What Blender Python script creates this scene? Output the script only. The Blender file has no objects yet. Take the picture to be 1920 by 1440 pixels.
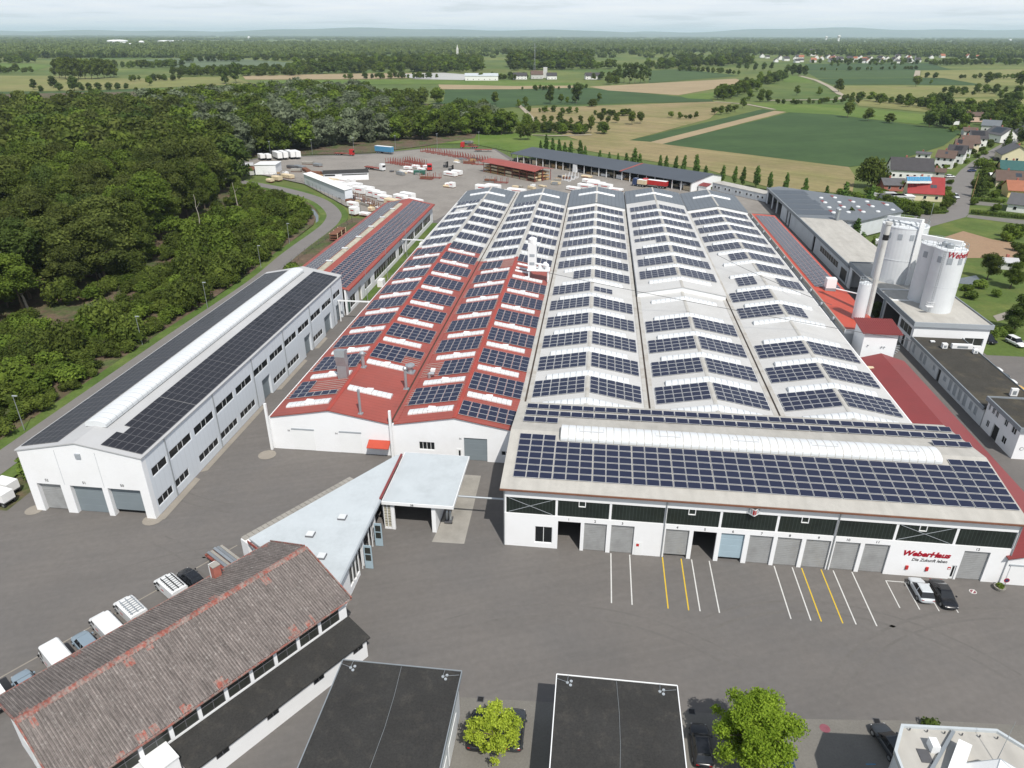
import bpy, bmesh, math, random
import numpy as np
from mathutils import Vector, Matrix, Euler
R = math.radians
SC = bpy.context.scene
COL = SC.collection
rnd = random.Random(7)

# ------------------------------------------------------------------ camera
FPX, HZ, CAMH, ROLL = 1331.0, 64.0, 60.0, 0.0026      # focal length in photo pixels, horizon row, drone height
PITCH = math.atan((720 - HZ) / FPX)
cam_data = bpy.data.cameras.new('drone_camera')
cam = bpy.data.objects.new('drone_camera', cam_data); COL.objects.link(cam)
cam_data.sensor_width = 36.0; cam_data.lens = 36.0 * FPX / 1920.0
cam_data.clip_start = 0.5; cam_data.clip_end = 120000.0
cam.matrix_world = (Matrix.Translation((0, 0, CAMH)) @ Matrix.Rotation(math.pi/2 - PITCH, 4, 'X')
                    @ Matrix.Rotation(ROLL, 4, 'Z'))
SC.camera = cam

# ------------------------------------------------------------------ sky and sun
SUN_EL, SUN_AZ = R(54), math.atan2(0.349, -0.937)      # the sun stands behind the drone, a little to its right
world = bpy.data.worlds.new('World'); SC.world = world; world.use_nodes = True
wn = world.node_tree; wn.nodes.clear()
def wnode(t, **k):
    n = wn.nodes.new(t)
    for a, b in k.items(): setattr(n, a, b)
    return n
w_out = wnode('ShaderNodeOutputWorld'); w_bg = wnode('ShaderNodeBackground')
w_sky = wnode('ShaderNodeTexSky', sky_type='NISHITA', sun_disc=False, sun_elevation=SUN_EL, sun_rotation=SUN_AZ,
              air_density=1.0, dust_density=1.2, ozone_density=1.0, altitude=160)
w_tc = wnode('ShaderNodeTexCoord'); w_sep = wnode('ShaderNodeSeparateXYZ')
w_max = wnode('ShaderNodeMath', operation='MAXIMUM'); w_max.inputs[1].default_value = 0.0
w_add = wnode('ShaderNodeMath', operation='ADD'); w_add.inputs[1].default_value = 0.045
w_dx = wnode('ShaderNodeMath', operation='DIVIDE'); w_dy = wnode('ShaderNodeMath', operation='DIVIDE')
w_cmb = wnode('ShaderNodeCombineXYZ')
w_noise = wnode('ShaderNodeTexNoise'); w_noise.inputs['Scale'].default_value = 0.42
w_noise.inputs['Detail'].default_value = 6; w_noise.inputs['Roughness'].default_value = 0.55
w_ramp = wnode('ShaderNodeValToRGB')
w_ramp.color_ramp.elements[0].position = 0.38; w_ramp.color_ramp.elements[0].color = (0.05, 0.05, 0.05, 1)
w_ramp.color_ramp.elements[1].position = 0.68; w_ramp.color_ramp.elements[1].color = (0.85, 0.85, 0.85, 1)
w_ramp2 = wnode('ShaderNodeValToRGB')                   # brighter and greyer parts of the cloud deck
w_ramp2.color_ramp.elements[0].position = 0.3; w_ramp2.color_ramp.elements[0].color = (8.3, 9.1, 10.0, 1)
w_ramp2.color_ramp.elements[1].position = 0.62; w_ramp2.color_ramp.elements[1].color = (10.2, 10.5, 10.9, 1)
w_mix = wnode('ShaderNodeMix', data_type='RGBA')
L = wn.links.new
L(w_tc.outputs['Generated'], w_sep.inputs[0]); L(w_sep.outputs['Z'], w_max.inputs[0]); L(w_max.outputs[0], w_add.inputs[0])
L(w_sep.outputs['X'], w_dx.inputs[0]); L(w_add.outputs[0], w_dx.inputs[1])
L(w_sep.outputs['Y'], w_dy.inputs[0]); L(w_add.outputs[0], w_dy.inputs[1])
L(w_dx.outputs[0], w_cmb.inputs[0]); L(w_dy.outputs[0], w_cmb.inputs[1]); L(w_cmb.outputs[0], w_noise.inputs['Vector'])
L(w_noise.outputs['Fac'], w_ramp.inputs[0]); L(w_noise.outputs['Fac'], w_ramp2.inputs[0])
w_hz = wnode('ShaderNodeMapRange'); w_hz.inputs['From Min'].default_value = 0.02; w_hz.inputs['From Max'].default_value = 0.30   # clouds close up towards the horizon
w_hz.inputs['To Min'].default_value = 0.80; w_hz.inputs['To Max'].default_value = 0.0; L(w_sep.outputs['Z'], w_hz.inputs['Value'])
w_sum = wnode('ShaderNodeMath', operation='ADD', use_clamp=True); L(w_ramp.outputs['Color'], w_sum.inputs[0]); L(w_hz.outputs[0], w_sum.inputs[1])
L(w_sum.outputs[0], w_mix.inputs['Factor']); L(w_sky.outputs[0], w_mix.inputs['A']); L(w_ramp2.outputs['Color'], w_mix.inputs['B'])
L(w_mix.outputs['Result'], w_bg.inputs['Color']); w_bg.inputs['Strength'].default_value = 0.095
L(w_bg.outputs[0], w_out.inputs[0])

sun_data = bpy.data.lights.new('sun', 'SUN'); sun_data.energy = 4.6; sun_data.angle = R(0.6); sun_data.color = (1.0, 0.955, 0.89)
sun = bpy.data.objects.new('sun', sun_data); COL.objects.link(sun); sun.location = (60, -160, 220)
sdir = Vector((math.sin(SUN_AZ)*math.cos(SUN_EL), math.cos(SUN_AZ)*math.cos(SUN_EL), math.sin(SUN_EL)))
sun.rotation_euler = (-sdir).to_track_quat('-Z', 'Y').to_euler()

SC.view_settings.view_transform = 'Standard'; SC.view_settings.look = 'None'
SC.view_settings.exposure = 0.0; SC.view_settings.gamma = 1.0; SC.view_settings.use_curve_mapping = False
SC.cycles.max_bounces = 5; SC.cycles.diffuse_bounces = 2; SC.cycles.glossy_bounces = 2; SC.cycles.transmission_bounces = 3
SC.cycles.transparent_max_bounces = 6; SC.cycles.volume_bounces = 1; SC.cycles.caustics_reflective = False; SC.cycles.caustics_refractive = False
SC.cycles.use_denoising = True
SC.render.resolution_x, SC.render.resolution_y = 1024, 768

# ------------------------------------------------------------------ survey helpers
CP, SP = math.cos(PITCH), math.sin(PITCH)
def at(px, py, z=0.0):
    """Surveyed spot: world x, y of what the photo shows at (px, py), given its height z above the ground."""
    X, Y = px - 960.0, py - 720.0
    X, Y = X + ROLL*Y, Y - ROLL*X
    a, b = X/FPX, Y/FPX
    r = (a, CP - b*SP, -SP - b*CP)
    t = (z - CAMH)/r[2]
    return (r[0]*t, r[1]*t)
TH = R(6.6)                                            # the works stand turned by this angle
FO = (-0.994, 74.143)
UX, UY = math.cos(TH), -math.sin(TH)
def fw(u, v): return (FO[0] + u*UX - v*UY, FO[1] + u*UY + v*UX)
def uv_at(px, py, z=0.0):
    x, y = at(px, py, z); x -= FO[0]; y -= FO[1]
    return (x*UX + y*UY, -x*UY + y*UX)

# ------------------------------------------------------------------ materials
MATS = {}
def mat(name, col, rough=0.8, var=0.08, scale=0.6, fine=0.0, fscale=9.0, bump=0.0, bscale=20.0, metal=0.0, spec=0.3,
        stain=None, sscale=0.15, samt=0.4, slo=0.45, shi=0.7, isl=0.0, obj=0.0, wave=None, coords='world', streak=None):
    m = bpy.data.materials.new(name); m.use_nodes = True; MATS[name] = m
    nt = m.node_tree; N = nt.nodes; b = N['Principled BSDF']; lk = nt.links.new
    b.inputs['Roughness'].default_value = rough; b.inputs['Metallic'].default_value = metal
    b.inputs['Specular IOR Level'].default_value = spec
    if coords == 'world':
        vec = N.new('ShaderNodeNewGeometry').outputs['Position']
    else:
        vec = N.new('ShaderNodeTexCoord').outputs['Object']
    base = N.new('ShaderNodeRGB'); base.outputs[0].default_value = (*col, 1); cur = base.outputs[0]
    def noise(sc, det=5, ro=0.6):
        n = N.new('ShaderNodeTexNoise'); n.inputs['Scale'].default_value = sc; n.inputs['Detail'].default_value = det
        n.inputs['Roughness'].default_value = ro; lk(vec, n.inputs['Vector']); return n.outputs['Fac']
    def scale_by(cur, fac, amt):
        mr = N.new('ShaderNodeMapRange'); mr.inputs['From Min'].default_value = 0.25; mr.inputs['From Max'].default_value = 0.75
        mr.inputs['To Min'].default_value = 1-amt; mr.inputs['To Max'].default_value = 1+amt; lk(fac, mr.inputs['Value'])
        mx = N.new('ShaderNodeVectorMath'); mx.operation = 'SCALE'; lk(cur, mx.inputs[0]); lk(mr.outputs[0], mx.inputs['Scale'])
        return mx.outputs[0]
    if stain:
        f = noise(sscale, 6, 0.65)
        mr = N.new('ShaderNodeMapRange'); mr.inputs['From Min'].default_value = slo; mr.inputs['From Max'].default_value = shi
        mr.inputs['To Min'].default_value = 0; mr.inputs['To Max'].default_value = samt; lk(f, mr.inputs['Value'])
        mx = N.new('ShaderNodeMix'); mx.data_type = 'RGBA'; lk(mr.outputs[0], mx.inputs['Factor']); lk(cur, mx.inputs['A'])
        mx.inputs['B'].default_value = (*stain, 1); cur = mx.outputs['Result']
    if var: cur = scale_by(cur, noise(scale), var)
    if fine: cur = scale_by(cur, noise(fscale, 3, 0.7), fine)
    if streak:                                          # wear drawn out along a direction: (x, y, lengthwise scale, crosswise scale, amount, bend)
        sx, sy, sl, sc_, sa, sd = streak
        mp = N.new('ShaderNodeMapping'); mp.vector_type = 'TEXTURE'; mp.inputs['Rotation'].default_value = (0, 0, math.atan2(sy, sx)); mp.inputs['Scale'].default_value = (1/sl, 1/sc_, 1)
        lk(vec, mp.inputs['Vector']); n = N.new('ShaderNodeTexNoise'); n.inputs['Scale'].default_value = 1.0; n.inputs['Detail'].default_value = 4; n.inputs['Distortion'].default_value = sd
        lk(mp.outputs[0], n.inputs['Vector']); cur = scale_by(cur, n.outputs['Fac'], sa)
    if isl:
        g = N.new('ShaderNodeNewGeometry'); cur = scale_by(cur, g.outputs['Random Per Island'], isl)
    if obj:
        g = N.new('ShaderNodeObjectInfo'); cur = scale_by(cur, g.outputs['Random'], obj)
    if wave:                                            # (direction x, y, z, period, amount): seams, ribs and painted groove shade
        dx, dy, dz, per, amt = wave
        dt = N.new('ShaderNodeVectorMath'); dt.operation = 'DOT_PRODUCT'; lk(vec, dt.inputs[0]); dt.inputs[1].default_value = (dx, dy, dz)
        dv = N.new('ShaderNodeMath'); dv.operation = 'DIVIDE'; lk(dt.outputs['Value'], dv.inputs[0]); dv.inputs[1].default_value = per
        fr = N.new('ShaderNodeMath'); fr.operation = 'FRACT'; lk(dv.outputs[0], fr.inputs[0])
        lt = N.new('ShaderNodeMath'); lt.operation = 'LESS_THAN'; lk(fr.outputs[0], lt.inputs[0]); lt.inputs[1].default_value = 0.16
        ml = N.new('ShaderNodeMath'); ml.operation = 'MULTIPLY_ADD'; lk(lt.outputs[0], ml.inputs[0]); ml.inputs[1].default_value = -amt; ml.inputs[2].default_value = 1
        sc = N.new('ShaderNodeVectorMath'); sc.operation = 'SCALE'; lk(cur, sc.inputs[0]); lk(ml.outputs[0], sc.inputs['Scale']); cur = sc.outputs[0]
    lk(cur, b.inputs['Base Color'])
    if bump:
        bp = N.new('ShaderNodeBump'); bp.inputs['Strength'].default_value = bump; lk(noise(bscale, 3, 0.6), bp.inputs['Height'])
        lk(bp.outputs[0], b.inputs['Normal'])
    return m
def leafmat(name, col, col2, trans=0.25, scale=0.25, obj=0.17):
    m = bpy.data.materials.new(name); m.use_nodes = True; MATS[name] = m
    nt = m.node_tree; N = nt.nodes; b = N['Principled BSDF']; lk = nt.links.new
    b.inputs['Roughness'].default_value = 0.75; b.inputs['Specular IOR Level'].default_value = 0.15
    tc = N.new('ShaderNodeTexCoord'); oi = N.new('ShaderNodeObjectInfo')
    ad = N.new('ShaderNodeVectorMath'); ad.operation = 'ADD'; lk(tc.outputs['Object'], ad.inputs[0]); lk(oi.outputs['Location'], ad.inputs[1])
    n = N.new('ShaderNodeTexNoise'); n.inputs['Scale'].default_value = scale; n.inputs['Detail'].default_value = 4; lk(ad.outputs[0], n.inputs['Vector'])
    g = N.new('ShaderNodeNewGeometry')
    s1 = N.new('ShaderNodeMath'); s1.operation = 'MULTIPLY_ADD'; lk(g.outputs['Random Per Island'], s1.inputs[0]); s1.inputs[1].default_value = 0.5
    lk(n.outputs['Fac'], s1.inputs[2])
    mr = N.new('ShaderNodeMapRange'); mr.inputs['From Min'].default_value = 0.35; mr.inputs['From Max'].default_value = 1.15; lk(s1.outputs[0], mr.inputs['Value'])
    mx = N.new('ShaderNodeMix'); mx.data_type = 'RGBA'; lk(mr.outputs[0], mx.inputs['Factor'])
    mx.inputs['A'].default_value = (*col, 1); mx.inputs['B'].default_value = (*col2, 1)
    mo = N.new('ShaderNodeMapRange'); mo.inputs['To Min'].default_value = 1-obj*2; mo.inputs['To Max'].default_value = 1+obj*2; lk(oi.outputs['Random'], mo.inputs['Value'])
    sc = N.new('ShaderNodeVectorMath'); sc.operation = 'SCALE'; lk(mx.outputs['Result'], sc.inputs[0]); lk(mo.outputs[0], sc.inputs['Scale'])
    lk(sc.outputs[0], b.inputs['Base Color'])
    if trans:
        t = N.new('ShaderNodeBsdfTranslucent'); lk(sc.outputs[0], t.inputs['Color'])
        ms = N.new('ShaderNodeMixShader'); ms.inputs[0].default_value = trans; lk(b.outputs[0], ms.inputs[1]); lk(t.outputs[0], ms.inputs[2])
        lk(ms.outputs[0], N['Material Output'].inputs['Surface'])
    return m

# ------------------------------------------------------------------ mesh helpers
class MB:
    """Collects faces for ONE mesh object; coordinates are given absolute and stored relative to the origin o."""
    def __init__(s, o=(0, 0, 0)):
        s.v = []; s.f = []; s.m = []; s.o = o if len(o) == 3 else (o[0], o[1], 0)
    def add(s, vs, fs, m=0):
        n = len(s.v); ox, oy, oz = s.o
        s.v += [(x-ox, y-oy, z-oz) for x, y, z in vs]
        s.f += [tuple(i+n for i in f) for f in fs]; s.m += [m]*len(fs); return s
    def quad(s, a, b, c, d, m=0): return s.add([a, b, c, d], [(0, 1, 2, 3)], m)
    def poly(s, pts, m=0): return s.add(pts, [tuple(range(len(pts)))], m)
    def box(s, x0, x1, y0, y1, z0, z1, m=0):
        return s.add([(x0,y0,z0),(x1,y0,z0),(x1,y1,z0),(x0,y1,z0),(x0,y0,z1),(x1,y0,z1),(x1,y1,z1),(x0,y1,z1)],
                     [(3,2,1,0),(4,5,6,7),(0,1,5,4),(1,2,6,5),(2,3,7,6),(3,0,4,7)], m)
    def prism(s, pts, z0, z1, m=0, mtop=None):
        """vertical prism over a ccw polygon; z1 may be a function of x, y"""
        n = len(pts); f1 = z1 if callable(z1) else (lambda x, y: z1)
        vs = [(x, y, z0) for x, y in pts] + [(x, y, f1(x, y)) for x, y in pts]
        s.add(vs, [(i, (i+1) % n, n+(i+1) % n, n+i) for i in range(n)] + [tuple(range(n-1, -1, -1))], m)
        s.add(vs[n:], [tuple(range(n))], m if mtop is None else mtop); return s
    def ext(s, pts, axis, a0, a1, m=0):
        """polygon in the plane across the axis, drawn out along it; axis 0: pts are (y,z); axis 1: pts are (x,z)"""
        n = len(pts)
        if axis == 1: vs = [(x, a0, z) for x, z in pts] + [(x, a1, z) for x, z in pts]
        else: vs = [(a0, y, z) for y, z in pts] + [(a1, y, z) for y, z in pts]
        return s.add(vs, [tuple(range(n)), tuple(range(2*n-1, n-1, -1))] + [(i, n+i, n+(i+1) % n, (i+1) % n) for i in range(n)], m)
    def cyl(s, p0, p1, r0, r1=None, n=10, m=0, cap=True):
        r1 = r0 if r1 is None else r1
        p0, p1 = Vector(p0), Vector(p1); d = (p1-p0).normalized()
        a = d.orthogonal().normalized(); b = d.cross(a)
        vs = [tuple(p + (a*math.cos(t)+b*math.sin(t))*r) for p, r in ((p0, r0), (p1, r1)) for t in [2*math.pi*i/n for i in range(n)]]
        fs = [(i, (i+1) % n, n+(i+1) % n, n+i) for i in range(n)]
        if cap: fs += [tuple(range(n-1, -1, -1)), tuple(range(n, 2*n))]
        return s.add(vs, fs, m)
    def lathe(s, c, prof, n=24, m=0):
        """profile of (radius, z) turned about the vertical through c"""
        vs = [(c[0]+r*math.cos(2*math.pi*i/n), c[1]+r*math.sin(2*math.pi*i/n), z) for r, z in prof for i in range(n)]
        fs = [(k*n+i, k*n+(i+1) % n, (k+1)*n+(i+1) % n, (k+1)*n+i) for k in range(len(prof)-1) for i in range(n)]
        fs.append(tuple((len(prof)-1)*n+i for i in range(n)))
        return s.add(vs, fs, m)
    def bar(s, p0, p1, w, h, m=0):
        """straight square bar between two points"""
        p0, p1 = Vector(p0), Vector(p1); d = (p1-p0).normalized()
        a = d.cross(Vector((0, 0, 1)));
        a = Vector((1, 0, 0)) if a.length < 1e-4 else a.normalized()
        b = a.cross(d); vs = []
        for p in (p0, p1):
            for i, j in ((-1,-1),(1,-1),(1,1),(-1,1)): vs.append(tuple(p + a*(i*w/2) + b*(j*h/2)))
        return s.add(vs, [(0,1,2,3),(7,6,5,4),(0,4,5,1),(1,5,6,2),(2,6,7,3),(3,7,4,0)], m)
    def mesh(s, name, mats):
        me = bpy.data.meshes.new(name); me.from_pydata(s.v, [], s.f)
        for m in mats: me.materials.append(MATS[m])
        if len(mats) > 1: me.polygons.foreach_set('material_index', s.m)
        me.update(); return me
    def build(s, name, mats, parent=None, smooth=False, fix=True, loc=None, rot=None):
        if isinstance(mats, str): mats = [mats]
        me = s.mesh(name, mats)
        if fix:
            bm = bmesh.new(); bm.from_mesh(me); bmesh.ops.recalc_face_normals(bm, faces=bm.faces); bm.to_mesh(me); bm.free()
        if smooth: me.polygons.foreach_set('use_smooth', [True]*len(me.polygons))
        return link(name, me, parent, loc, rot)
def link(name, me, parent=None, loc=None, rot=None):
    o = bpy.data.objects.new(name, me); COL.objects.link(o)
    if parent: o.parent = parent
    if loc: o.location = loc
    if rot: o.rotation_euler = rot
    return o
def tag(o, label=None, cat=None, group=None, kind=None):
    if label: o['label'] = label
    if cat: o['category'] = cat
    if group: o['group'] = group
    if kind: o['kind'] = kind
    return o
def thing(name, label, cat, u=0, v=0, group=None, z=0):
    """Empty at the base of a thing in the works' own grid (u along the gates, v away from the drone)"""
    o = bpy.data.objects.new(name, None); COL.objects.link(o); x, y = fw(u, v)
    o.location = (x, y, z); o.rotation_euler = (0, 0, -TH)
    return tag(o, label, cat, group)
def thingw(name, label, cat, x, y, rz=0, group=None, z=0):
    o = bpy.data.objects.new(name, None); COL.objects.link(o); o.location = (x, y, z); o.rotation_euler = (0, 0, rz)
    return tag(o, label, cat, group)
def copy_tree(o, parent=None, x=None, y=None, rz=None, s=None, label=None, group=None):
    c = o.copy(); COL.objects.link(c)
    if parent: c.parent = parent
    else:
        if x is not None: c.location = (x, y, o.location.z)
        if rz is not None: c.rotation_euler = (0, 0, rz)
        if s is not None: c.scale = (s, s, s) if not isinstance(s, tuple) else s
        if label: c['label'] = label
        if group: c['group'] = group
    for ch in list(o.children):
        d = ch.copy(); COL.objects.link(d); d.parent = c
        for g in list(ch.children):
            e = g.copy(); COL.objects.link(e); e.parent = d
    return c
def wall_open(mb, axis, p0, p1, a0, a1, z0, z1, ops, m=0):
    """wall slab between p0 and p1 (across), a0..a1 (along), with real openings (lo, hi, zlo, zhi)"""
    def bx(a, b, c, d):
        if b-a < 1e-3 or d-c < 1e-3: return
        if axis == 'u': mb.box(a, b, p0, p1, c, d, m)
        else: mb.box(p0, p1, a, b, c, d, m)
    cur = a0
    for lo, hi, zl, zh in sorted(ops):
        bx(cur, lo, z0, z1); bx(lo, hi, z0, zl); bx(lo, hi, zh, z1); cur = hi
    bx(cur, a1, z0, z1)
def text_mesh(name, txt, size, material, parent, loc, rot=(math.pi/2, 0, 0), shear=0.0, bold=0.0, ext=0.02, width=None, bend=None, align='CENTER'):
    cu = bpy.data.curves.new(name, 'FONT'); cu.body = txt; cu.size = size; cu.shear = shear; cu.offset = bold; cu.extrude = ext
    cu.align_x = align; cu.resolution_u = 3
    t = bpy.data.objects.new(name, cu); COL.objects.link(t)
    dg = bpy.context.evaluated_depsgraph_get(); me = bpy.data.meshes.new_from_object(t.evaluated_get(dg))
    bpy.data.objects.remove(t); bpy.data.curves.remove(cu)
    xs = [v.co.x for v in me.vertices]
    if width and xs:
        k = width/(max(xs)-min(xs))
        for v in me.vertices: v.co.x *= k
    if bend:                                            # wrap round an upright cylinder of radius bend
        for v in me.vertices:
            a = v.co.x/bend; rr = bend + v.co.z
            v.co.x, v.co.z = rr*math.sin(a), rr*math.cos(a) - bend
    me.materials.clear(); me.materials.append(MATS[material])
    return link(name, me, parent, loc, rot)
WV = (UX, UY, 0); WVV = (-UY, UX, 0)                     # the works' two directions, for seams and ribs
mat('asphalt', (0.142, 0.132, 0.123), 0.9, 0.08, 0.035, 0.08, 1.3, 0.12, 14, streak=(0.97, 0.25, 0.05, 0.7, 0.06, 1.4), stain=(0.118, 0.114, 0.111), sscale=0.05, samt=0.75, slo=0.42, shi=0.68)
mat('asphalt_yard', (0.235, 0.217, 0.195), 0.9, 0.12, 0.05, 0.10, 0.8, stain=(0.17, 0.155, 0.14), sscale=0.09, samt=0.7, slo=0.5, shi=0.72)
mat('road_asphalt', (0.175, 0.165, 0.155), 0.9, 0.08, 0.2, 0.08, 3)
mat('paver', (0.165, 0.157, 0.14), 0.85, 0.10, 0.4, 0.14, 5, 0.2, 6)
mat('paver_tan', (0.26, 0.235, 0.20), 0.85, 0.10, 0.6, 0.08, 6)
mat('concrete', (0.30, 0.285, 0.255), 0.85, 0.10, 0.5, 0.08, 5, stain=(0.2, 0.19, 0.17), sscale=0.3, samt=0.6)
mat('meadow', (0.13, 0.152, 0.040), 0.95, 0.22, 0.006, 0.18, 0.05, stain=(0.062, 0.108, 0.023), sscale=0.004, samt=0.9, slo=0.4, shi=0.6)
mat('grass', (0.072, 0.122, 0.022), 0.95, 0.25, 0.12, 0.2, 1.5, 0.4, 3, stain=(0.15, 0.16, 0.05), sscale=0.06, samt=0.6)
mat('lawn', (0.078, 0.118, 0.024), 0.95, 0.18, 0.15, 0.15, 1.2, 0.4, 3, stain=(0.16, 0.17, 0.045), sscale=0.1, samt=0.55)
mat('forest_floor', (0.115, 0.082, 0.055), 0.95, 0.3, 0.15, 0.35, 1.2, 0.6, 2, stain=(0.055, 0.085, 0.022), sscale=0.12, samt=0.85, slo=0.46, shi=0.6)
mat('soil', (0.30, 0.20, 0.125), 0.95, 0.14, 0.12, 0.12, 1.0, 0.4, 3, stain=(0.2, 0.15, 0.09), sscale=0.12, samt=0.6)
mat('wheat_green', (0.037, 0.074, 0.022), 0.95, 0.14, 0.02, 0.10, 0.2, streak=(0.9, 0.42, 0.004, 0.12, 0.10, 0.2), stain=(0.05, 0.09, 0.027), sscale=0.02, samt=0.7)
mat('crop_green', (0.05, 0.088, 0.026), 0.95, 0.16, 0.02, 0.12, 0.15)
mat('bright_green', (0.088, 0.145, 0.022), 0.95, 0.16, 0.02, 0.14, 0.15, stain=(0.13, 0.16, 0.04), sscale=0.02, samt=0.7)
mat('stubble', (0.245, 0.195, 0.098), 0.95, 0.13, 0.03, 0.12, 0.3, streak=(0.75, -0.66, 0.004, 0.22, 0.16, 0.3), stain=(0.17, 0.165, 0.06), sscale=0.018, samt=0.8, slo=0.4, shi=0.62)
mat('stubble_pale', (0.30, 0.235, 0.14), 0.95, 0.12, 0.02, 0.08, 0.2)
mat('yellow_green', (0.165, 0.175, 0.055), 0.95, 0.18, 0.012, 0.12, 0.1, stain=(0.24, 0.21, 0.09), sscale=0.01, samt=0.7)
mat('grey_green', (0.10, 0.135, 0.075), 0.95, 0.12, 0.01)
mat('field_sheet', (0.4, 0.4, 0.38), 0.7, 0.08, 0.03)
mat('track', (0.33, 0.29, 0.22), 0.95, 0.12, 0.1)
mat('water', (0.09, 0.10, 0.10), 0.12, 0, spec=0.6)
mat('white_wall', (0.79, 0.80, 0.81), 0.7, 0.02, 0.15, 0.015, 1.5, stain=(0.70, 0.70, 0.69), sscale=0.12, samt=0.5)
mat('panel_wall', (0.66, 0.70, 0.74), 0.5, 0.03, 0.12, spec=0.4, wave=(*WVV, 1.1, 0.05))
mat('grey_white_wall', (0.58, 0.61, 0.63), 0.75, 0.05, 0.2, stain=(0.45, 0.46, 0.46), sscale=0.25, samt=0.5)
mat('white_trim', (0.76, 0.77, 0.77), 0.55, 0.03, 0.4)
mat('faded_red', (0.22, 0.075, 0.095), 0.85, 0.2, 2.0)
mat('white_paint', (0.56, 0.56, 0.54), 0.8, 0.1, 2.0)
mat('yellow_paint', (0.62, 0.43, 0.03), 0.8, 0.08, 2.0)
mat('glass', (0.014, 0.016, 0.018), 0.12, 0.25, 0.35, spec=0.35)
mat('band_glass', (0.016, 0.022, 0.019), 0.25, 0.3, 0.5, spec=0.4, wave=(*WV, 0.42, -0.9))
mat('yard_glass', (0.035, 0.038, 0.033), 0.3, 0.3, 0.4, spec=0.35)
mat('dark_inside', (0.03, 0.03, 0.03), 0.9, 0.1)
mat('roof_red', (0.30, 0.075, 0.058), 0.55, 0.10, 0.18, 0.05, 2.0, spec=0.35, wave=(*WVV, 0.9, 0.16), stain=(0.24, 0.075, 0.062), sscale=0.2, samt=0.6)
mat('roof_red_dark', (0.225, 0.046, 0.045), 0.5, 0.07, 0.12, spec=0.35, stain=(0.17, 0.045, 0.043), sscale=0.15, samt=0.5, wave=(*WVV, 0.6, 0.08))
mat('roof_orange', (0.44, 0.072, 0.042), 0.5, 0.06, 0.15, spec=0.3, stain=(0.36, 0.06, 0.035), sscale=0.2, samt=0.5)
mat('roof_white', (0.50, 0.50, 0.49), 0.75, 0.06, 0.15, 0.04, 2.5, stain=(0.43, 0.42, 0.40), sscale=0.12, samt=0.6, wave=(*WVV, 1.02, 0.03))
mat('roof_pale', (0.43, 0.435, 0.44), 0.75, 0.05, 0.15, stain=(0.36, 0.36, 0.355), sscale=0.1, samt=0.5)
mat('roof_concrete', (0.42, 0.405, 0.37), 0.85, 0.07, 0.25, 0.06, 2.0, streak=(*WV[:2], 0.9, 0.12, 0.10, 0.3), stain=(0.24, 0.225, 0.2), sscale=0.25, samt=0.55, slo=0.48, shi=0.75)
mat('roof_steel', (0.125, 0.142, 0.160), 0.5, 0.07, 0.15, spec=0.4, wave=(*WV, 1.35, 0.22))
mat('roof_steel_plain', (0.135, 0.150, 0.165), 0.5, 0.08, 0.2, spec=0.4, stain=(0.17, 0.18, 0.18), sscale=0.08, samt=0.6)
mat('roof_slate', (0.062, 0.072, 0.086), 0.5, 0.08, 0.06, spec=0.45, wave=(0.72, -0.69, 0, 1.05, 0.10))
mat('roof_bluegrey', (0.47, 0.51, 0.53), 0.6, 0.05, 0.25, 0.03, 2.0, stain=(0.40, 0.435, 0.45), sscale=0.3, samt=0.7)
mat('felt', (0.033, 0.0325, 0.031), 0.9, 0.18, 0.3, 0.3, 6, stain=(0.075, 0.068, 0.058), sscale=0.7, samt=0.6, slo=0.52, shi=0.8, bump=0.3, bscale=8)
mat('felt_moss', (0.048, 0.045, 0.038), 0.95, 0.22, 0.35, 0.25, 4, stain=(0.14, 0.115, 0.07), sscale=0.2, samt=0.7, slo=0.5, shi=0.78)
mat('ridge_red', (0.33, 0.06, 0.045), 0.6, 0.12, 0.6)
mat('gutter', (0.45, 0.44, 0.41), 0.7, 0.1, 0.4, stain=(0.25, 0.22, 0.18), sscale=0.4, samt=0.7)
mat('gutter_dark', (0.07, 0.055, 0.045), 0.8, 0.3, 0.5)
mat('zinc', (0.42, 0.45, 0.47), 0.4, 0.08, 0.8, metal=0.6)
mat('fascia', (0.22, 0.245, 0.265), 0.5, 0.06, 0.4, spec=0.4)
mat('fascia_light', (0.33, 0.36, 0.385), 0.55, 0.05, 0.4)
mat('shutter', (0.40, 0.41, 0.41), 0.4, 0.06, 0.6, metal=0.35, stain=(0.28, 0.28, 0.28), sscale=0.7, samt=0.6)
mat('gate_grey', (0.19, 0.225, 0.245), 0.5, 0.05, 0.6, spec=0.4)
mat('gate_blue', (0.33, 0.43, 0.49), 0.5, 0.04, 0.6)
mat('skylight', (0.62, 0.64, 0.65), 0.35, 0.03, 0.5, spec=0.4)
mat('skylight_old', (0.42, 0.40, 0.32), 0.6, 0.15, 0.6, stain=(0.25, 0.23, 0.17), sscale=0.4, samt=0.6)
mat('solar_cell', (0.018, 0.022, 0.045), 0.32, 0, spec=0.3, isl=0.22)
mat('solar_black', (0.020, 0.020, 0.024), 0.35, 0, spec=0.4, isl=0.25)
mat('solar_slate', (0.035, 0.045, 0.058), 0.35, 0, spec=0.45, isl=0.15)
mat('frame_alu', (0.56, 0.57, 0.58), 0.45, 0, metal=0.2)
mat('frame_dark', (0.13, 0.13, 0.14), 0.5, 0)
mat('red_steel', (0.25, 0.07, 0.055), 0.6, 0.15, 0.8)
mat('rust', (0.17, 0.075, 0.045), 0.85, 0.25, 0.7)
mat('timber', (0.38, 0.25, 0.12), 0.85, 0.2, 0.8)
mat('timber_pale', (0.60, 0.50, 0.34), 0.85, 0.12, 0.8)
mat('white_wrap', (0.76, 0.76, 0.75), 0.45, 0.05, 0.8, bump=0.3, bscale=3)
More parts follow.
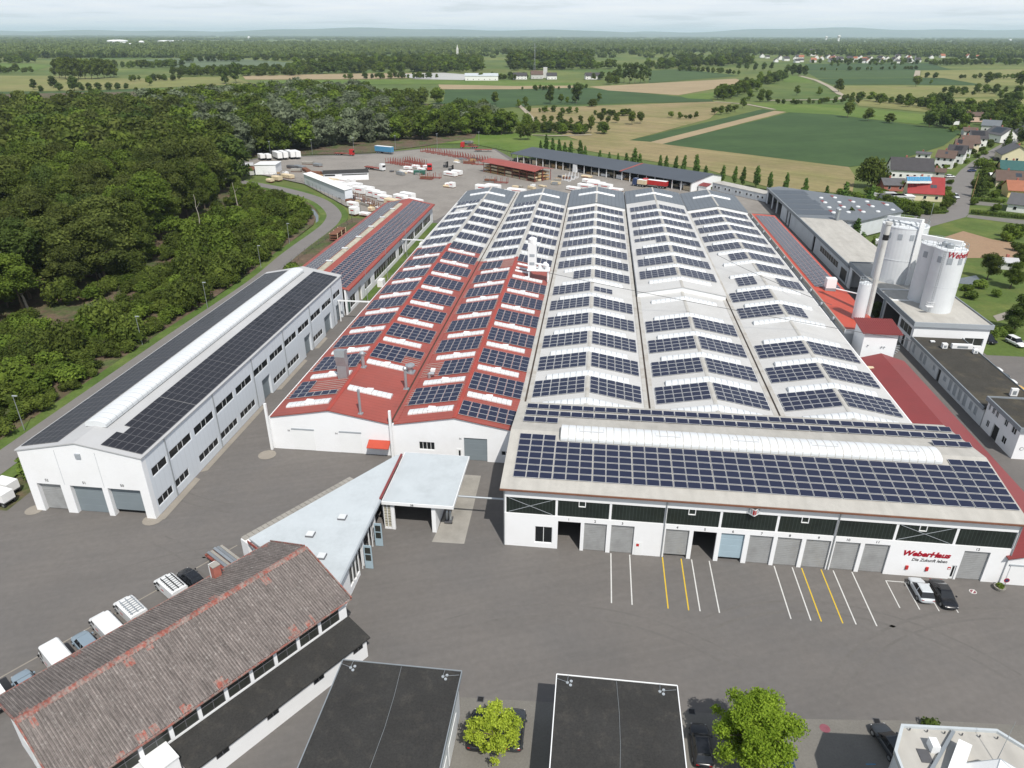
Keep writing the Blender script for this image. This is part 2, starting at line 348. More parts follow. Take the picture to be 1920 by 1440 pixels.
mat('steel', (0.35, 0.37, 0.38), 0.4, 0.1, 1.0, metal=0.6)
mat('steel_dark', (0.09, 0.09, 0.095), 0.5, 0.1, 1.0)
mat('black', (0.015, 0.015, 0.016), 0.6, 0)
mat('tyre', (0.02, 0.02, 0.02), 0.9, 0)
mat('logo_red', (0.33, 0.008, 0.022), 0.5, 0)
mat('letter_black', (0.02, 0.02, 0.022), 0.6, 0)
mat('sign_red', (0.45, 0.03, 0.03), 0.6, 0)
mat('brick_red', (0.36, 0.13, 0.10), 0.85, 0.15, 1.5)
mat('silo_white', (0.66, 0.685, 0.70), 0.45, 0.03, 0.2, spec=0.4, stain=(0.52, 0.54, 0.55), sscale=0.2, samt=0.5)
mat('stack', (0.58, 0.58, 0.56), 0.6, 0.08, 0.5, stain=(0.36, 0.34, 0.3), sscale=0.5, samt=0.6)
mat('bark', (0.115, 0.09, 0.065), 0.95, 0.25, 1.2, 0.2, 6)
mat('bark_pale', (0.36, 0.33, 0.28), 0.9, 0.2, 1.2)
for n, c in dict(car_black=(0.012, 0.013, 0.016), car_silver=(0.50, 0.53, 0.55), car_white=(0.72, 0.73, 0.73), car_blue=(0.03, 0.05, 0.12),
                 car_bluegrey=(0.21, 0.27, 0.32), car_anthracite=(0.035, 0.04, 0.045), car_red=(0.42, 0.02, 0.02), truck_blue=(0.07, 0.24, 0.40),
                 box_green=(0.025, 0.10, 0.07), car_yellow=(0.6, 0.34, 0.03)).items():
    mat(n, c, 0.25, 0.02, 1.0, spec=0.6)
mat('car_glass', (0.012, 0.014, 0.017), 0.08, 0, spec=0.6)
mat('lamp_glass', (0.6, 0.6, 0.6), 0.15, 0)
mat('tail_red', (0.3, 0.01, 0.01), 0.25, 0)
for n, c in dict(tile_dark=(0.055, 0.052, 0.055), tile_brown=(0.11, 0.075, 0.06), tile_red=(0.27, 0.035, 0.035), tile_grey=(0.10, 0.10, 0.105), tile_green=(0.035, 0.10, 0.095),
                 tile_orange=(0.30, 0.12, 0.07)).items():
    mat(n, c, 0.75, 0.12, 0.6, 0.08, 4)
for n, c in dict(plaster_white=(0.72, 0.72, 0.70), plaster_cream=(0.66, 0.60, 0.42), plaster_yellow=(0.66, 0.52, 0.24), plaster_pink=(0.64, 0.47, 0.37), plaster_grey=(0.5, 0.5, 0.48)).items():
    mat(n, c, 0.85, 0.04, 0.5)
# old corrugated cement sheets with lichen and left-over red paint
mat('old_sheet', (0.168, 0.146, 0.136), 0.9, 0.16, 0.7, 0.28, 4, stain=(0.34, 0.32, 0.30), sscale=3.4, samt=0.75, slo=0.55, shi=0.72, coords='object', streak=(1, 0, 0.35, 7.0, 0.38, 0.0), wave=(0, 1, 0, 0.27, 0.5))  # wave darkens one stripe per corrugation: the grooves' shade painted into the colour
mat('old_sheet_red', (0.26, 0.085, 0.065), 0.85, 0.25, 0.9, 0.35, 6, stain=(0.23, 0.19, 0.17), sscale=2.2, samt=0.95, slo=0.40, shi=0.58, coords='object')
leafmat('leaf_forest', (0.041, 0.066, 0.012), (0.138, 0.176, 0.030), 0.34)
leafmat('leaf_olive', (0.043, 0.061, 0.013), (0.134, 0.160, 0.036), 0.34)
leafmat('leaf_willow', (0.070, 0.092, 0.048), (0.20, 0.235, 0.145), 0.3)
leafmat('leaf_green', (0.048, 0.085, 0.010), (0.145, 0.20, 0.028))
leafmat('leaf_dark', (0.034, 0.062, 0.013), (0.105, 0.15, 0.03), 0.3)
leafmat('leaf_lime', (0.17, 0.23, 0.02), (0.42, 0.50, 0.06), 0.4, 0.4)
leafmat('leaf_spring', (0.12, 0.21, 0.014), (0.38, 0.52, 0.055), 0.4, 0.5)
leafmat('leaf_poplar', (0.045, 0.095, 0.018), (0.12, 0.20, 0.04))
leafmat('leaf_hedge', (0.05, 0.09, 0.015), (0.13, 0.18, 0.03), 0.15)
leafmat('leaf_far', (0.055, 0.088, 0.026), (0.15, 0.19, 0.055), 0.0, 0.01, 0.0)
leafmat('leaf_rust', (0.10, 0.05, 0.02), (0.22, 0.12, 0.05))
mat('asphalt_worn', (0.130, 0.122, 0.114), 0.9, 0.10, 0.3, 0.10, 2.0)
mat('asphalt_patch', (0.105, 0.101, 0.098), 0.9, 0.08, 0.3, 0.12, 3.0)
# ------------------------------------------------------------------ the setting
def sheet(name, pts, z, m, kind='structure', label=None):
    mb = MB(); mb.poly([(x, y, 0) for x, y in pts]); o = mb.build(name, m, fix=False, loc=(0, 0, z))
    if o.data.polygons[0].normal.z < 0: o.data.flip_normals()
    return tag(o, label, kind=kind)
def usheet(name, pts, z, m, **k): return sheet(name, [fw(*p) for p in pts], z, m, **k)
def psheet(name, pts, z, m, **k): return sheet(name, [at(*p) for p in pts], z, m, **k)
mb = MB(); G = 70000
mb.quad((-G, -3000, 0), (G, -3000, 0), (G, G, 0), (-G, G, 0)); tag(mb.build('ground', 'meadow', loc=(0, 0, -0.45)), kind='structure')

def strip(pl, w):
    """ribbon of width w along a polyline of (x, y)"""
    l, r = [], []
    for i, p in enumerate(pl):
        a = Vector(pl[max(i-1, 0)]); b = Vector(pl[min(i+1, len(pl)-1)]); d = (b-a).normalized(); n = Vector((-d.y, d.x))
        l.append(tuple(Vector(p)+n*w/2)); r.append(tuple(Vector(p)-n*w/2))
    return l, r
def ribbon(name, pl, w, z, m, z1=None):
    l, r = strip(pl, w); mb = MB()
    for i in range(len(pl)-1):
        mb.quad((*r[i], 0), (*r[i+1], 0), (*l[i+1], 0), (*l[i], 0))
    return tag(mb.build(name, m, loc=(0, 0, z)), kind='structure')
def smooth(pl, n=6):
    out = []
    for i in range(len(pl)-1):
        p0, p1, p2, p3 = [Vector(pl[min(max(i+k, 0), len(pl)-1)]) for k in (-1, 0, 1, 2)]
        for j in range(n):
            t = j/n
            out.append(tuple(0.5*((2*p1)+(p2-p0)*t+(2*p0-5*p1+4*p2-p3)*t*t+(3*p1-p0-3*p2+p3)*t**3)))
    return out + [tuple(pl[-1])]

# fields of the plain, surveyed from the air
FIELDS = [
 ('stubble_field', 'stubble', [(1085,262),(1180,262),(1220,265),(1242,269),(1592,312),(1604,330),(1598,362),(1450,352),(1330,318),(1080,278),(1000,262)]),
 ('stubble_field', 'stubble', [(990,202),(1335,190),(1372,193),(1352,204),(1330,222),(1180,262),(1085,262),(1010,236),(1000,228)]),
 ('stubble_field', 'stubble_pale', [(1220,265),(1452,207),(1475,209),(1242,269)]),
 ('crop_field', 'wheat_green', [(1180,262),(1430,204),(1452,207),(1220,265)]),
 ('wheat_field', 'wheat_green', [(1242,269),(1480,210),(1560,214),(1805,245),(1770,272),(1680,300),(1592,312)]),
 ('meadow', 'bright_green', [(1405,193),(1560,196),(1735,214),(1752,236),(1560,214),(1480,210),(1452,206)]),
 ('crop_field', 'wheat_green', [(835,167),(960,166),(1100,164),(1335,186),(1338,190),(1000,197),(905,205),(800,238),(712,214),(832,188)]),
 ('stubble_field', 'stubble_pale', [(1105,162),(1380,147),(1402,155),(1272,178),(1140,169)]),
 ('meadow', 'bright_green', [(1272,179),(1340,172),(1338,186),(1290,184)]),
 ('crop_field', 'crop_green', [(1217,132),(1280,129),(1388,142),(1217,155)]),
 ('crop_field', 'crop_green', [(1510,133),(1722,131),(1724,145),(1532,146)]),
 ('wheat_field', 'wheat_green', [(1532,147),(1768,146),(1845,159),(1560,158)]),
 ('meadow', 'yellow_green', [(1562,160),(1850,161),(1870,181),(1600,184),(1580,176)]),
 ('crop_field', 'wheat_green', [(1510,120),(1740,118),(1786,131),(1512,132)]),
 ('meadow', 'yellow_green', [(1728,132),(1960,129),(1960,160),(1850,160),(1770,146),(1726,145)]),
 ('meadow', 'bright_green', [(1458,140),(1503,142),(1528,156),(1470,153)]),
 ('meadow', 'yellow_green', [(1600,186),(1960,184),(1960,222),(1760,212),(1610,198)]),
 ('meadow', 'yellow_green', [(-60,141),(120,142),(240,147),(430,143),(478,157),(270,165),(140,170),(-60,172)]),
 ('crop_field', 'crop_green', [(-60,172),(140,171),(268,166),(240,176),(100,186),(-60,187)]),
 ('meadow', 'bright_green', [(270,166),(400,163),(480,160),(470,170),(420,182),(300,178)]),
 ('crop_field', 'wheat_green', [(400,164),(482,160),(520,164),(480,182),(415,184)]),
 ('fallow_field', 'grey_green', [(255,112),(400,107),(605,121),(570,131),(330,126)]),
 ('meadow', 'bright_green', [(-60,118),(60,119),(95,124),(60,134),(-60,134)]),
 ('stubble_field', 'stubble_pale', [(455,142),(640,138),(835,136),(835,143),(700,148),(460,149)]),
 ('sheeted_field', 'field_sheet', [(735,139),(830,136),(884,140),(876,150),(780,148)]),
 ('meadow', 'bright_green', [(485,151),(700,149),(880,151),(960,150),(960,157),(640,158),(486,158)]),
 ('stubble_field', 'stubble_pale', [(822,158),(960,161),(1090,159),(1090,164),(960,167),(825,167)]),
 ('meadow', 'bright_green', [(830,152),(1000,153),(1100,156),(1100,160),(960,161),(822,158)]),
 ('meadow', 'bright_green', [(780,262),(860,252),(985,248),(1010,258),(1080,281),(960,284),(880,268),(800,270)]),
]
for i, (n, m, pts) in enumerate(FIELDS): psheet(n, pts, -0.30 + 0.006*i, m)
ribbon('track', [at(*p) for p in [(1500,142),(1530,150),(1556,162),(1575,176),(1586,180),(1568,186),(1440,188)]], 7, -0.08, 'track')
ribbon('track', [at(*p) for p in [(972,196),(985,207),(998,222),(1004,232),(985,252),(1040,254),(1110,252)]], 4, -0.08, 'track')
ribbon('track', [at(*p) for p in [(1721,132),(1719,143)]], 9, -0.08, 'track')
ribbon('track', [at(*p) for p in [(1340,190),(1400,195),(1452,205)]], 5, -0.075, 'track')

# ground of the works
usheet('works_yard', [(-110,-60),(140,-60),(140,73),(92.5,73),(92.5,116),(97,150),(97,166),(80,228),(58,250),(49,262),(-36,320),(-50,354),(-90,352),(-116,328),(-172,306),(-176,292),(-150,257),(-121,238),(-91,201),(-72,177),(-70,100),(-70,5.5),(-110,5.5)], 0.0, 'asphalt')
usheet('storage_yard', [(-47.2,176),(-42,202),(76,202),(76,222),(58,247),(-37,315),(-50,350),(-90,348),(-116,324),(-170,302),(-172,291),(-148,256),(-119,236),(-90,199),(-72,177)], 0.006, 'asphalt_yard')
usheet('forest_ground', [(-85.2,-60),(-85.2,30),(-85.4,110),(-88.5,165),(-93,182),(-103,201),(-125,219),(-165,240),(-200,300),(-118,331),(-95,360),(-70,400),(-90,620),(-500,760),(-760,640),(-620,300),(-420,60),(-300,-60)], -0.12, 'forest_floor')
ROADL = smooth([(-80.5,-60),(-80.5,0),(-80.5,60),(-79.9,100),(-81.5,125),(-82,140),(-82.2,155),(-83.2,168),(-87,182),(-97,199),(-108,211),(-125,224),(-148,237),(-175,247),(-215,255)], 6)
ribbon('grass_verge', [fw(*p) for p in ROADL], 10.2, -0.06, 'grass')
ribbon('road', [fw(*p) for p in ROADL], 5.4, -0.02, 'road_asphalt')
psheet('ditch_water', [(583,390),(590,394),(597,404),(597,414),(592,418),(592,408),(587,399)], -0.03, 'water')
usheet('bank_grass', [(-74.5,-1),(-70.0,-1),(-70.0,100),(-68.5,130),(-69,176),(-77.6,176),(-79,165),(-79,130),(-77,100)], 0.012, 'forest_floor')
usheet('grass_strip', [(-47.4,90),(-45.4,90),(-45.4,172),(-47.4,172)], 0.02, 'grass')
usheet('concrete_slab', [(-8.2,15.6),(-5.5,15.6),(-5.2,-0.5),(-9.5,-0.6)], 0.006, 'concrete')
usheet('apron', [(-48.1,-1.0),(-47.0,-0.2),(-47.1,9.6),(-48.1,10)], 0.05, 'paver_tan')
usheet('apron', [(-48.1,11.4),(-47.2,12),(-47.2,33),(-48.1,33.2)], 0.05, 'paver_tan')
usheet('apron', [(-48.1,39.5),(-47.2,39.8),(-47.2,53),(-48.1,53.6)], 0.05, 'paver_tan')
usheet('apron', [(-48.1,59),(-47.2,59.4),(-47.2,65),(-48.1,65.6)], 0.05, 'paver_tan')
def disc(name, u, v, r, z, m, n=14):
    return usheet(name, [(u+r*math.cos(2*math.pi*i/n), v+r*math.sin(2*math.pi*i/n)) for i in range(n)], z, m)
disc('apron', -66.3, -0.4, 1.2, 0.045, 'paver_tan'); disc('apron', -48.6, -0.5, 1.35, 0.045, 'paver_tan'); disc('apron', -40.1, 17.4, 1.4, 0.045, 'paver_tan')
usheet('paved_bays', [(-13.5,-40),(66,-40),(66,-20.2),(46,-21.4),(31,-22.9),(8.5,-23.7),(-1.3,-24.2),(-13,-25)], 0.004, 'paver')
# painted bay lines in front of the gates
for u in (13.9, 16.3): tag(usheet('bay_line', [(u-.07,-9.1),(u+.07,-9.1),(u+.07,0.0-0.1),(u-.07,-0.1)], 0.010, 'white_paint'), kind='structure')
for u in (24.1, 26.3, 34.3, 36.5, 41.45, 43.7): usheet('bay_line', [(u-.07,-9.2),(u+.07,-9.2),(u+.07,-0.1),(u-.07,-0.1)], 0.010, 'white_paint')
for u in (20.45, 22.8, 37.65, 40.0): usheet('bay_line', [(u-.07,-9.2),(u+.07,-9.2),(u+.07,-0.1),(u-.07,-0.1)], 0.010, 'yellow_paint')
for u in (47.35, 49.55, 51.7, 53.8): usheet('bay_line', [(u-.06,-5.9),(u+.06,-5.9),(u+.06,-1.2),(u-.06,-1.2)], 0.010, 'white_paint')
usheet('bay_line', [(47.41,-1.32),(53.74,-1.32),(53.74,-1.2),(47.41,-1.2)], 0.010, 'white_paint')
usheet('bay_line', [(-52.5,-46),(-52.2,-46.3),(-46.6,-34.7),(-46.9,-34.4)], 0.010, 'white_paint')
disc('road_mark', 34.2, -23.6, 0.5, 0.012, 'faded_red'); disc('road_mark', 57.1, -2.0, 0.42, 0.012, 'white_paint'); disc('road_mark', 57.1, -2.0, 0.33, 0.016, 'faded_red')
usheet('road_mark', [(56.75,-2.3),(56.85,-2.4),(57.45,-1.7),(57.35,-1.6)], 0.020, 'white_paint')
usheet('bay_line', [(36.9,-27.1),(37.8,-27.0),(37.8,-26.9),(36.9,-27.0)], 0.012, 'truck_blue')
ribbon('kerb_line', [fw(*p) for p in [(-56,-38),(-49.2,-27.5),(-34.6,-4.3)]], 0.18, 0.012, 'paver_tan')
# village ground on the right
usheet('village_green', [(92.5,73),(140,73),(260,60),(330,260),(250,420),(170,330),(122,215),(97,150),(92.5,116)], -0.08, 'lawn')
psheet('street', [(1700,446),(1718,402),(1773,401),(1780,373),(1790,332),(1801,319),(1821,304),(1850,285),(1905,255),(1990,222),(1990,236),(1925,258),(1890,277),(1852,300),(1829,320),(1826,334),(1820,373),(1816,401),(1810,407),(1745,425),(1716,446)], -0.03, 'road_asphalt')
psheet('footway', [(1812,407),(1816,402),(1905,411),(1940,414),(1940,424),(1890,417)], -0.025, 'paver')
psheet('driveway', [(1822,376),(1880,382),(1880,388),(1819,383)], -0.025, 'paver')
psheet('driveway', [(1772,330),(1790,332),(1786,350),(1768,350)], -0.025, 'paver')
psheet('lawn', [(1745,426),(1808,408),(1888,419),(1905,462),(1862,449),(1806,433),(1780,441),(1743,441)], -0.04, 'lawn')
psheet('bare_soil', [(1772,444),(1806,433),(1862,449),(1950,462),(1950,482),(1790,484)], -0.03, 'soil')
psheet('pond', [(1796,522),(1830,516),(1838,524),(1822,534),(1797,531)], -0.035, 'water')
psheet('garden_path', [(1862,592),(1900,580),(1925,578),(1925,590),(1870,602)], -0.03, 'paver_tan')

# wear of the yard: tyre tracks, repair patches, drains
tg = random.Random(8)
for cu_, cv_, r_, a0, a1 in ((-30,-30,26,60,140),(-30,-30,24.2,60,140),(10,-40,30,50,120),(10,-40,28.2,52,118),(-60,-45,44,25,70),(-60,-45,42.2,25,70),(38,-30,24,40,125),(38,-30,22.3,42,125),(-36,34,30,215,265),(-36,34,31.8,215,265),(62,-36,30,80,150),(62,-36,31.7,80,150)):
    ribbon('tyre_track', [fw(cu_+r_*math.cos(math.radians(a0+(a1-a0)*k/14)), cv_+r_*math.sin(math.radians(a0+(a1-a0)*k/14))) for k in range(15)], tg.uniform(.22, .4), .006+.0004*tg.randrange(8), 'asphalt_worn')
for (px, py), lab in (((901, 1311), 'dark drain cover left of the lime yellow sapling'), ((1297, 1334), 'dark drain cover left of the big spring green tree'), ((1644, 1352), 'dark drain cover above the car by the pavilion')):
    u, v = uv_at(px, py); t = thing('drain_cover', lab, 'drain cover', u, v, z=.004)
    mb = MB(); mb.box(-.35, .35, -.35, .35, 0, .012); f = mb.build('frame', 'steel_dark', t)
    mb = MB(); mb.box(-.27, .27, -.27, .27, .0121, .016); mb.build('grate', 'black', t)
# ------------------------------------------------------------------ shared building parts
_PM = {}
def panel_mesh(w, d, cell, frame, ins=0.03, th=0.05):
    k = (w, d, cell, frame)
    if k not in _PM:
        mb = MB(); x, y = w/2, d/2; a, b = x-ins, y-ins
        vs = [(-x,-y,0),(x,-y,0),(x,y,0),(-x,y,0),(-x,-y,th),(x,-y,th),(x,y,th),(-x,y,th),(-a,-b,th),(a,-b,th),(a,b,th),(-a,b,th)]
        mb.add(vs, [(3,2,1,0),(0,1,5,4),(1,2,6,5),(2,3,7,6),(3,0,4,7),(4,5,9,8),(5,6,10,9),(6,7,11,10),(7,4,8,11)], 0)
        mb.add(vs, [(8,9,10,11)], 1)
        _PM[k] = mb.mesh('solar_panel', [frame, cell])
    return _PM[k]
def panels(root, o, items, w, d, cell='solar_cell', frame='frame_alu', cap=300):
    """items (u, v, z, rx, ry) in the works' grid: the nearest ones as parts, the far rest joined"""
    if not items: return
    me = panel_mesh(w, d, cell, frame)
    items = sorted(items, key=lambda t: t[1])
    for u, v, z, rx, ry in items[:cap]:
        link('solar_panel', me, root, (u-o[0], v-o[1], z), (rx, ry, 0))
    rest = items[cap:]
    if rest:
        bv = np.array([p.co[:] for p in me.vertices]); bf = [tuple(p.vertices) for p in me.polygons]; bmx = [p.material_index for p in me.polygons]
        mb = MB()
        for u, v, z, rx, ry in rest:
            Mx = np.array(Euler((rx, ry, 0)).to_matrix()); vv = bv @ Mx.T + np.array((u-o[0], v-o[1], z))
            n = len(mb.v); mb.v += [tuple(p) for p in vv]; mb.f += [tuple(i+n for i in f) for f in bf]; mb.m += bmx
        tag(mb.build('solar_array', [frame, cell], root, fix=False), kind='stuff')
def barrel(mb, axis, a0, a1, c, zf, width, rise, pitch, n=8, m=0, kerb=0.15, groove=0.09, depth=0.05):
    """glazed barrel rooflight with sunk glazing bars; zf gives the roof height along its length"""
    na = max(1, round((a1-a0)/pitch)); step = (a1-a0)/na; rings = []
    for i in range(na):
        s, e = a0+i*step, a0+(i+1)*step
        rings += [(s, 1), (s+groove/2, 1), (s+groove, 0), (e-groove, 0), (e-groove/2, 1)]
    rings.append((a1, 1))
    vs = []; k = n+3
    for a, g in rings:
        z0 = zf(a); dd = depth*g
        sec = [(-width/2, z0-0.1)] + [(-(width/2-dd)*math.cos(math.pi*j/n), z0+kerb+(rise-dd)*math.sin(math.pi*j/n)) for j in range(n+1)] + [(width/2, z0-0.1)]
        for b, z in sec: vs.append((a, c+b, z) if axis == 'u' else (c+b, a, z))
    fr = [(i*k+j, i*k+j+1, (i+1)*k+j+1, (i+1)*k+j) for i in range(len(rings)-1) for j in range(k-1) if rings[i][1] and rings[i+1][1]]
    fs = [(i*k+j, i*k+j+1, (i+1)*k+j+1, (i+1)*k+j) for i in range(len(rings)-1) for j in range(k-1) if not (rings[i][1] and rings[i+1][1])]
    mb.add(vs, fr, 1)
    fs += [tuple(range(k)), tuple((len(rings)-1)*k+j for j in range(k-1, -1, -1))]
    return mb.add(vs, fs, m)
def shutter(parent, o, axis, a0, a1, z0, z1, p, m='shutter', pitch=0.28, out=-1, name='roller_door'):
    """closed gate leaf made of horizontal slats, one continuous sheet"""
    mb = MB(o); n = max(2, round((z1-z0)/pitch)); st = (z1-z0)/n; vs = []
    for i in range(n):
        for zz, q in ((z0+i*st, 0.0), (z0+i*st+0.05, 0.016), (z0+(i+1)*st-0.05, 0.016)):
            for a in (a0, a1):
                b = p + out*q
                vs.append((a, b, zz) if axis == 'u' else (b, a, zz))
    for a in (a0, a1): vs.append((a, p, z1) if axis == 'u' else (p, a, z1))
    fs = [(2*i, 2*i+1, 2*i+3, 2*i+2) for i in range(len(vs)//2-1)]
    mb.add(vs, fs); return mb.build(name, m, parent)
def window(parent, o, axis, a0, a1, z0, z1, p, cuts, out=-1, frame='white_trim', pane='glass', fr=0.07, proud=0.06, name='window'):
    """frame with mullions; every pane is a sub-part. cuts: fractions where mullions stand"""
    mb = MB(o); q0, q1 = sorted((p, p+out*proud))
    def bx(a, b, c, d):
        if axis == 'u': mb.box(a, b, q0, q1, c, d)
        else: mb.box(q0, q1, a, b, c, d)
    bx(a0, a1, z0, z0+fr); bx(a0, a1, z1-fr, z1)
    xs = [a0] + [a0+(a1-a0)*c for c in cuts] + [a1]
    edges = []
    for i, x in enumerate(xs):
        lo = x if i == 0 else (x-fr if i == len(xs)-1 else x-fr/2); bx(lo, lo+fr, z0+fr, z1-fr); edges.append((lo, lo+fr))
    f = mb.build(name, frame, parent)
    for (l0, l1), (r0, r1) in zip(edges[:-1], edges[1:]):
        g = MB(o); q = p+out*proud*0.4
        if axis == 'u': g.box(l1, r0, min(q, q+.02), max(q, q+.02), z0+fr, z1-fr)
        else: g.box(min(q, q+.02), max(q, q+.02), l1, r0, z0+fr, z1-fr)
        g.build('pane', pane, f)
    return f
def pipe_down(parent, o, u, v, z0, z1, m='zinc', r=0.07):
    mb = MB(o); mb.cyl((u, v, z0), (u, v, z1), r, n=8); return mb.build('downpipe', m, parent)

# ------------------------------------------------------------------ front works building with the numbered gates
o = (0, 0); F = thing('gate_building', 'long white works building with numbered gates and a rooftop full of blue solar panels', 'factory', 0, 0)
GATES = [(6.95,9.85),(10.3,13.15),(13.7,16.6),(20.5,23.4),(23.9,26.75),(27.3,30.15),(30.75,33.6),(34.1,37.0),(37.5,40.45),(40.95,43.9),(44.4,47.35),(55.85,58.8)]
GH = 4.42; W1 = 61.2
mb = MB(o)
wall_open(mb, 'u', 0, 0.35, 0, W1, 0, 5.15, [(a, b, 0, GH) for a, b in GATES] + [(4.0, 6.25, 0.75, 3.35), (55.02, 55.6, 0, 2.1)])
mb.box(0, W1, 0, 0.35, 7.62, 8.95)
for u in (0, 6.55, 13.3, 20.1, 26.8, 33.6, 40.55, 47.4, 54.25, W1-0.3): mb.box(u, u+0.3, 0.08, 0.33, 5.15, 7.62)
G1 = [(0.35,0),(23,0),(23,8.72),(11.5,10.55),(0.35,8.95)]
mb.ext(G1, 0, 0, 0.3); mb.ext(G1, 0, W1-0.3, W1); mb.box(0.3, W1-0.3, 22.7, 23, 0, 8.6)
mb.build('wall', 'white_wall', F)
mb = MB(o); 
for a, b in zip((0.3,6.85,13.6,20.4,27.1,33.9,40.85,47.7,54.55), (6.55,13.3,20.1,26.8,33.6,40.55,47.4,54.25,W1-0.3)):
    g = MB(o); g.box(a, b, 0.14, 0.18, 5.15, 7.62); g.build('glass_band', 'band_glass', F)
for u in (9.45, 22.95, 36.4, 50.0):
    mb = MB(o)
    for a, b, c, d in ((u,u+.09,6.8,7.6),(u+.8,u+.89,6.8,7.6),(u+.09,u+.8,6.8,6.88)): mb.box(a, b, 0.0, 0.13, c, d)
    mb.build('vent_frame', 'white_trim', F)
for u0, u1, q in ((0.6, 6.2, .1), (47.9, 53.9, .1), (6.2, 0.6, .03), (53.9, 47.9, .03)):
    mb = MB(o); mb.bar((u0, q, 5.3), (u1, q, 7.5), 0.045, 0.045); mb.build('brace', 'fascia_light', F)
mb = MB(o); zf = lambda v: 9.05+(v+0.45)*0.1425
mb.ext([(-0.45, 8.96), (11.5, 10.66), (23.3, 8.85), (23.3, 9.05), (11.5, 10.86), (-0.45, 9.16)], 0, -0.45, W1+0.45)
roofF = mb.build('roof', 'roof_concrete', F)
mb = MB(o); mb.box(-0.45, W1+0.45, -0.62, -0.46, 8.92, 9.1); mb.build('gutter', 'rust', F)
mb = MB(o); barrel(mb, 'u', 6.5, 55.5, 11.2, lambda a: 10.75, 3.5, 0.78, 1.02, n=10, kerb=0.2, depth=.03); mb.build('rooflight', ['skylight', 'gutter'], F)
for u in (9, 19.2, 29.4, 39.5, 49.6):
    mb = MB(o)
    mb.bar((u, 9.75, 11.35), (u, 11.2, 11.8), .1, .08); mb.bar((u+3.3, 9.75, 11.35), (u+3.3, 11.2, 11.8), .1, .08)
    mb.bar((u, 10.5, 11.7), (u+3.3, 10.5, 11.7), .1, .1); mb.build('vent_flap_frame', 'frame_alu', F)
for i, (a, b) in enumerate(GATES):
    n = i+1
    if n in (1, 5): pass
    elif n == 6: shutter(F, o, 'u', a, b, 0.5, GH, 0.28, 'gate_blue', 1.0)
    else: shutter(F, o, 'u', a, b, 0.35 if n == 4 else 0.02, GH, 0.25)
    text_mesh('gate_number', str(n), 0.5, 'letter_black', F, ((a+b)/2-0.1, -0.01, 4.62), width=None)
window(F, o, 'u', 4.0, 6.25, 0.75, 3.35, 0.18, (0.5,), pane='glass')
g = MB(o); g.box(55.02, 55.6, 0.12, 0.18, 0, 2.1); g.build('door', 'white_trim', F)
g = MB(o); g.box(55.2, 55.42, 0.08, 0.119, 0.35, 1.9); g.build('door_glass', 'glass', F)
g = MB(o); g.box(16.85, 17.75, -0.03, -0.001, 0, 2.05); g.build('door', 'white_trim', F)
g = MB(o); g.box(17.0, 17.35, -0.05, -0.031, 1.4, 1.8); g.build('notice', 'sign_red', F)
for u in (49.75, 52.1):
    g = MB(o); g.box(u, u+.3, -0.16, -0.001, 1.05, 1.6); g.build('charging_box', 'sign_red', F)
g = MB(o); g.box(54.6, 54.95, -0.03, -0.001, 1.45, 1.85); g.build('notice', 'sign_red', F)
g = MB(o); g.box(54.66, 54.89, -0.045, -0.031, 1.5, 1.68); g.build('notice', 'white_trim', F)
for u in (0.05, 20.25, 40.7, 61.05): pipe_down(F, o, u, -0.1, 0.1, 8.95)
text_mesh('lettering', 'WeberHaus', 1.02, 'logo_red', F, (51.65, -0.01, 3.15), shear=0.28, bold=0.045, width=5.45, ext=0.03)
text_mesh('lettering', 'Die Zukunft leben', 0.62, 'letter_black', F, (52.25, -0.01, 2.38), shear=0.25, bold=0.004, width=4.1)
for s in (-1, 1):                                        # folded notice frame below the eaves
    mb = MB(o); c = 30.6
    mb.add([(c, -0.75, 7.75), (c+s*0.8, -0.02, 7.75), (c+s*0.8, -0.02, 8.75), (c, -0.75, 8.75)], [(0, 1, 2, 3)]); b = mb.build('notice_board', 'white_trim', F, fix=False)
    mb = MB(o); mb.add([(c+s*.03, -0.76, 7.95), (c+s*0.2, -0.6, 7.95), (c+s*0.2, -0.6, 8.6), (c+s*.03, -0.76, 8.6)], [(0, 1, 2, 3)]); mb.build('red_stripe', 'sign_red', b, fix=False)
    for t in (0.32, 0.62):
        mb = MB(o); x0 = c+s*0.8*t; y0 = -0.75+0.73*t-0.02
        mb.add([(x0, y0, 7.95), (x0+s*.17, y0+.155, 7.95), (x0+s*.17, y0+.155, 8.6), (x0, y0, 8.6)], [(0, 1, 2, 3)]); mb.build('grey_field', 'fascia_light', b, fix=False)
it = []; ang = math.atan(0.1425)
def colu(c): return 0.95 + (c//3)*5.045 + (c % 3)*1.665 + 0.8
for r in range(7):
    for c in range(36):
        if r == 6 and 3 <= c < 33: continue
        v = 1.75 + 1.28*r + 0.5; it.append((colu(c), v, zf(v)+0.22, ang, 0))
for v, full in ((15.0, 0), (17.8, 1), (20.7, 1)):
    for c in range(36):
        if not full and 3 <= c < 33: continue
        it.append((colu(c), v, 10.86-(v-11.5)*0.153+0.3, R(9), 0))
panels(F, o, it, 1.58, 1.12, cap=310)

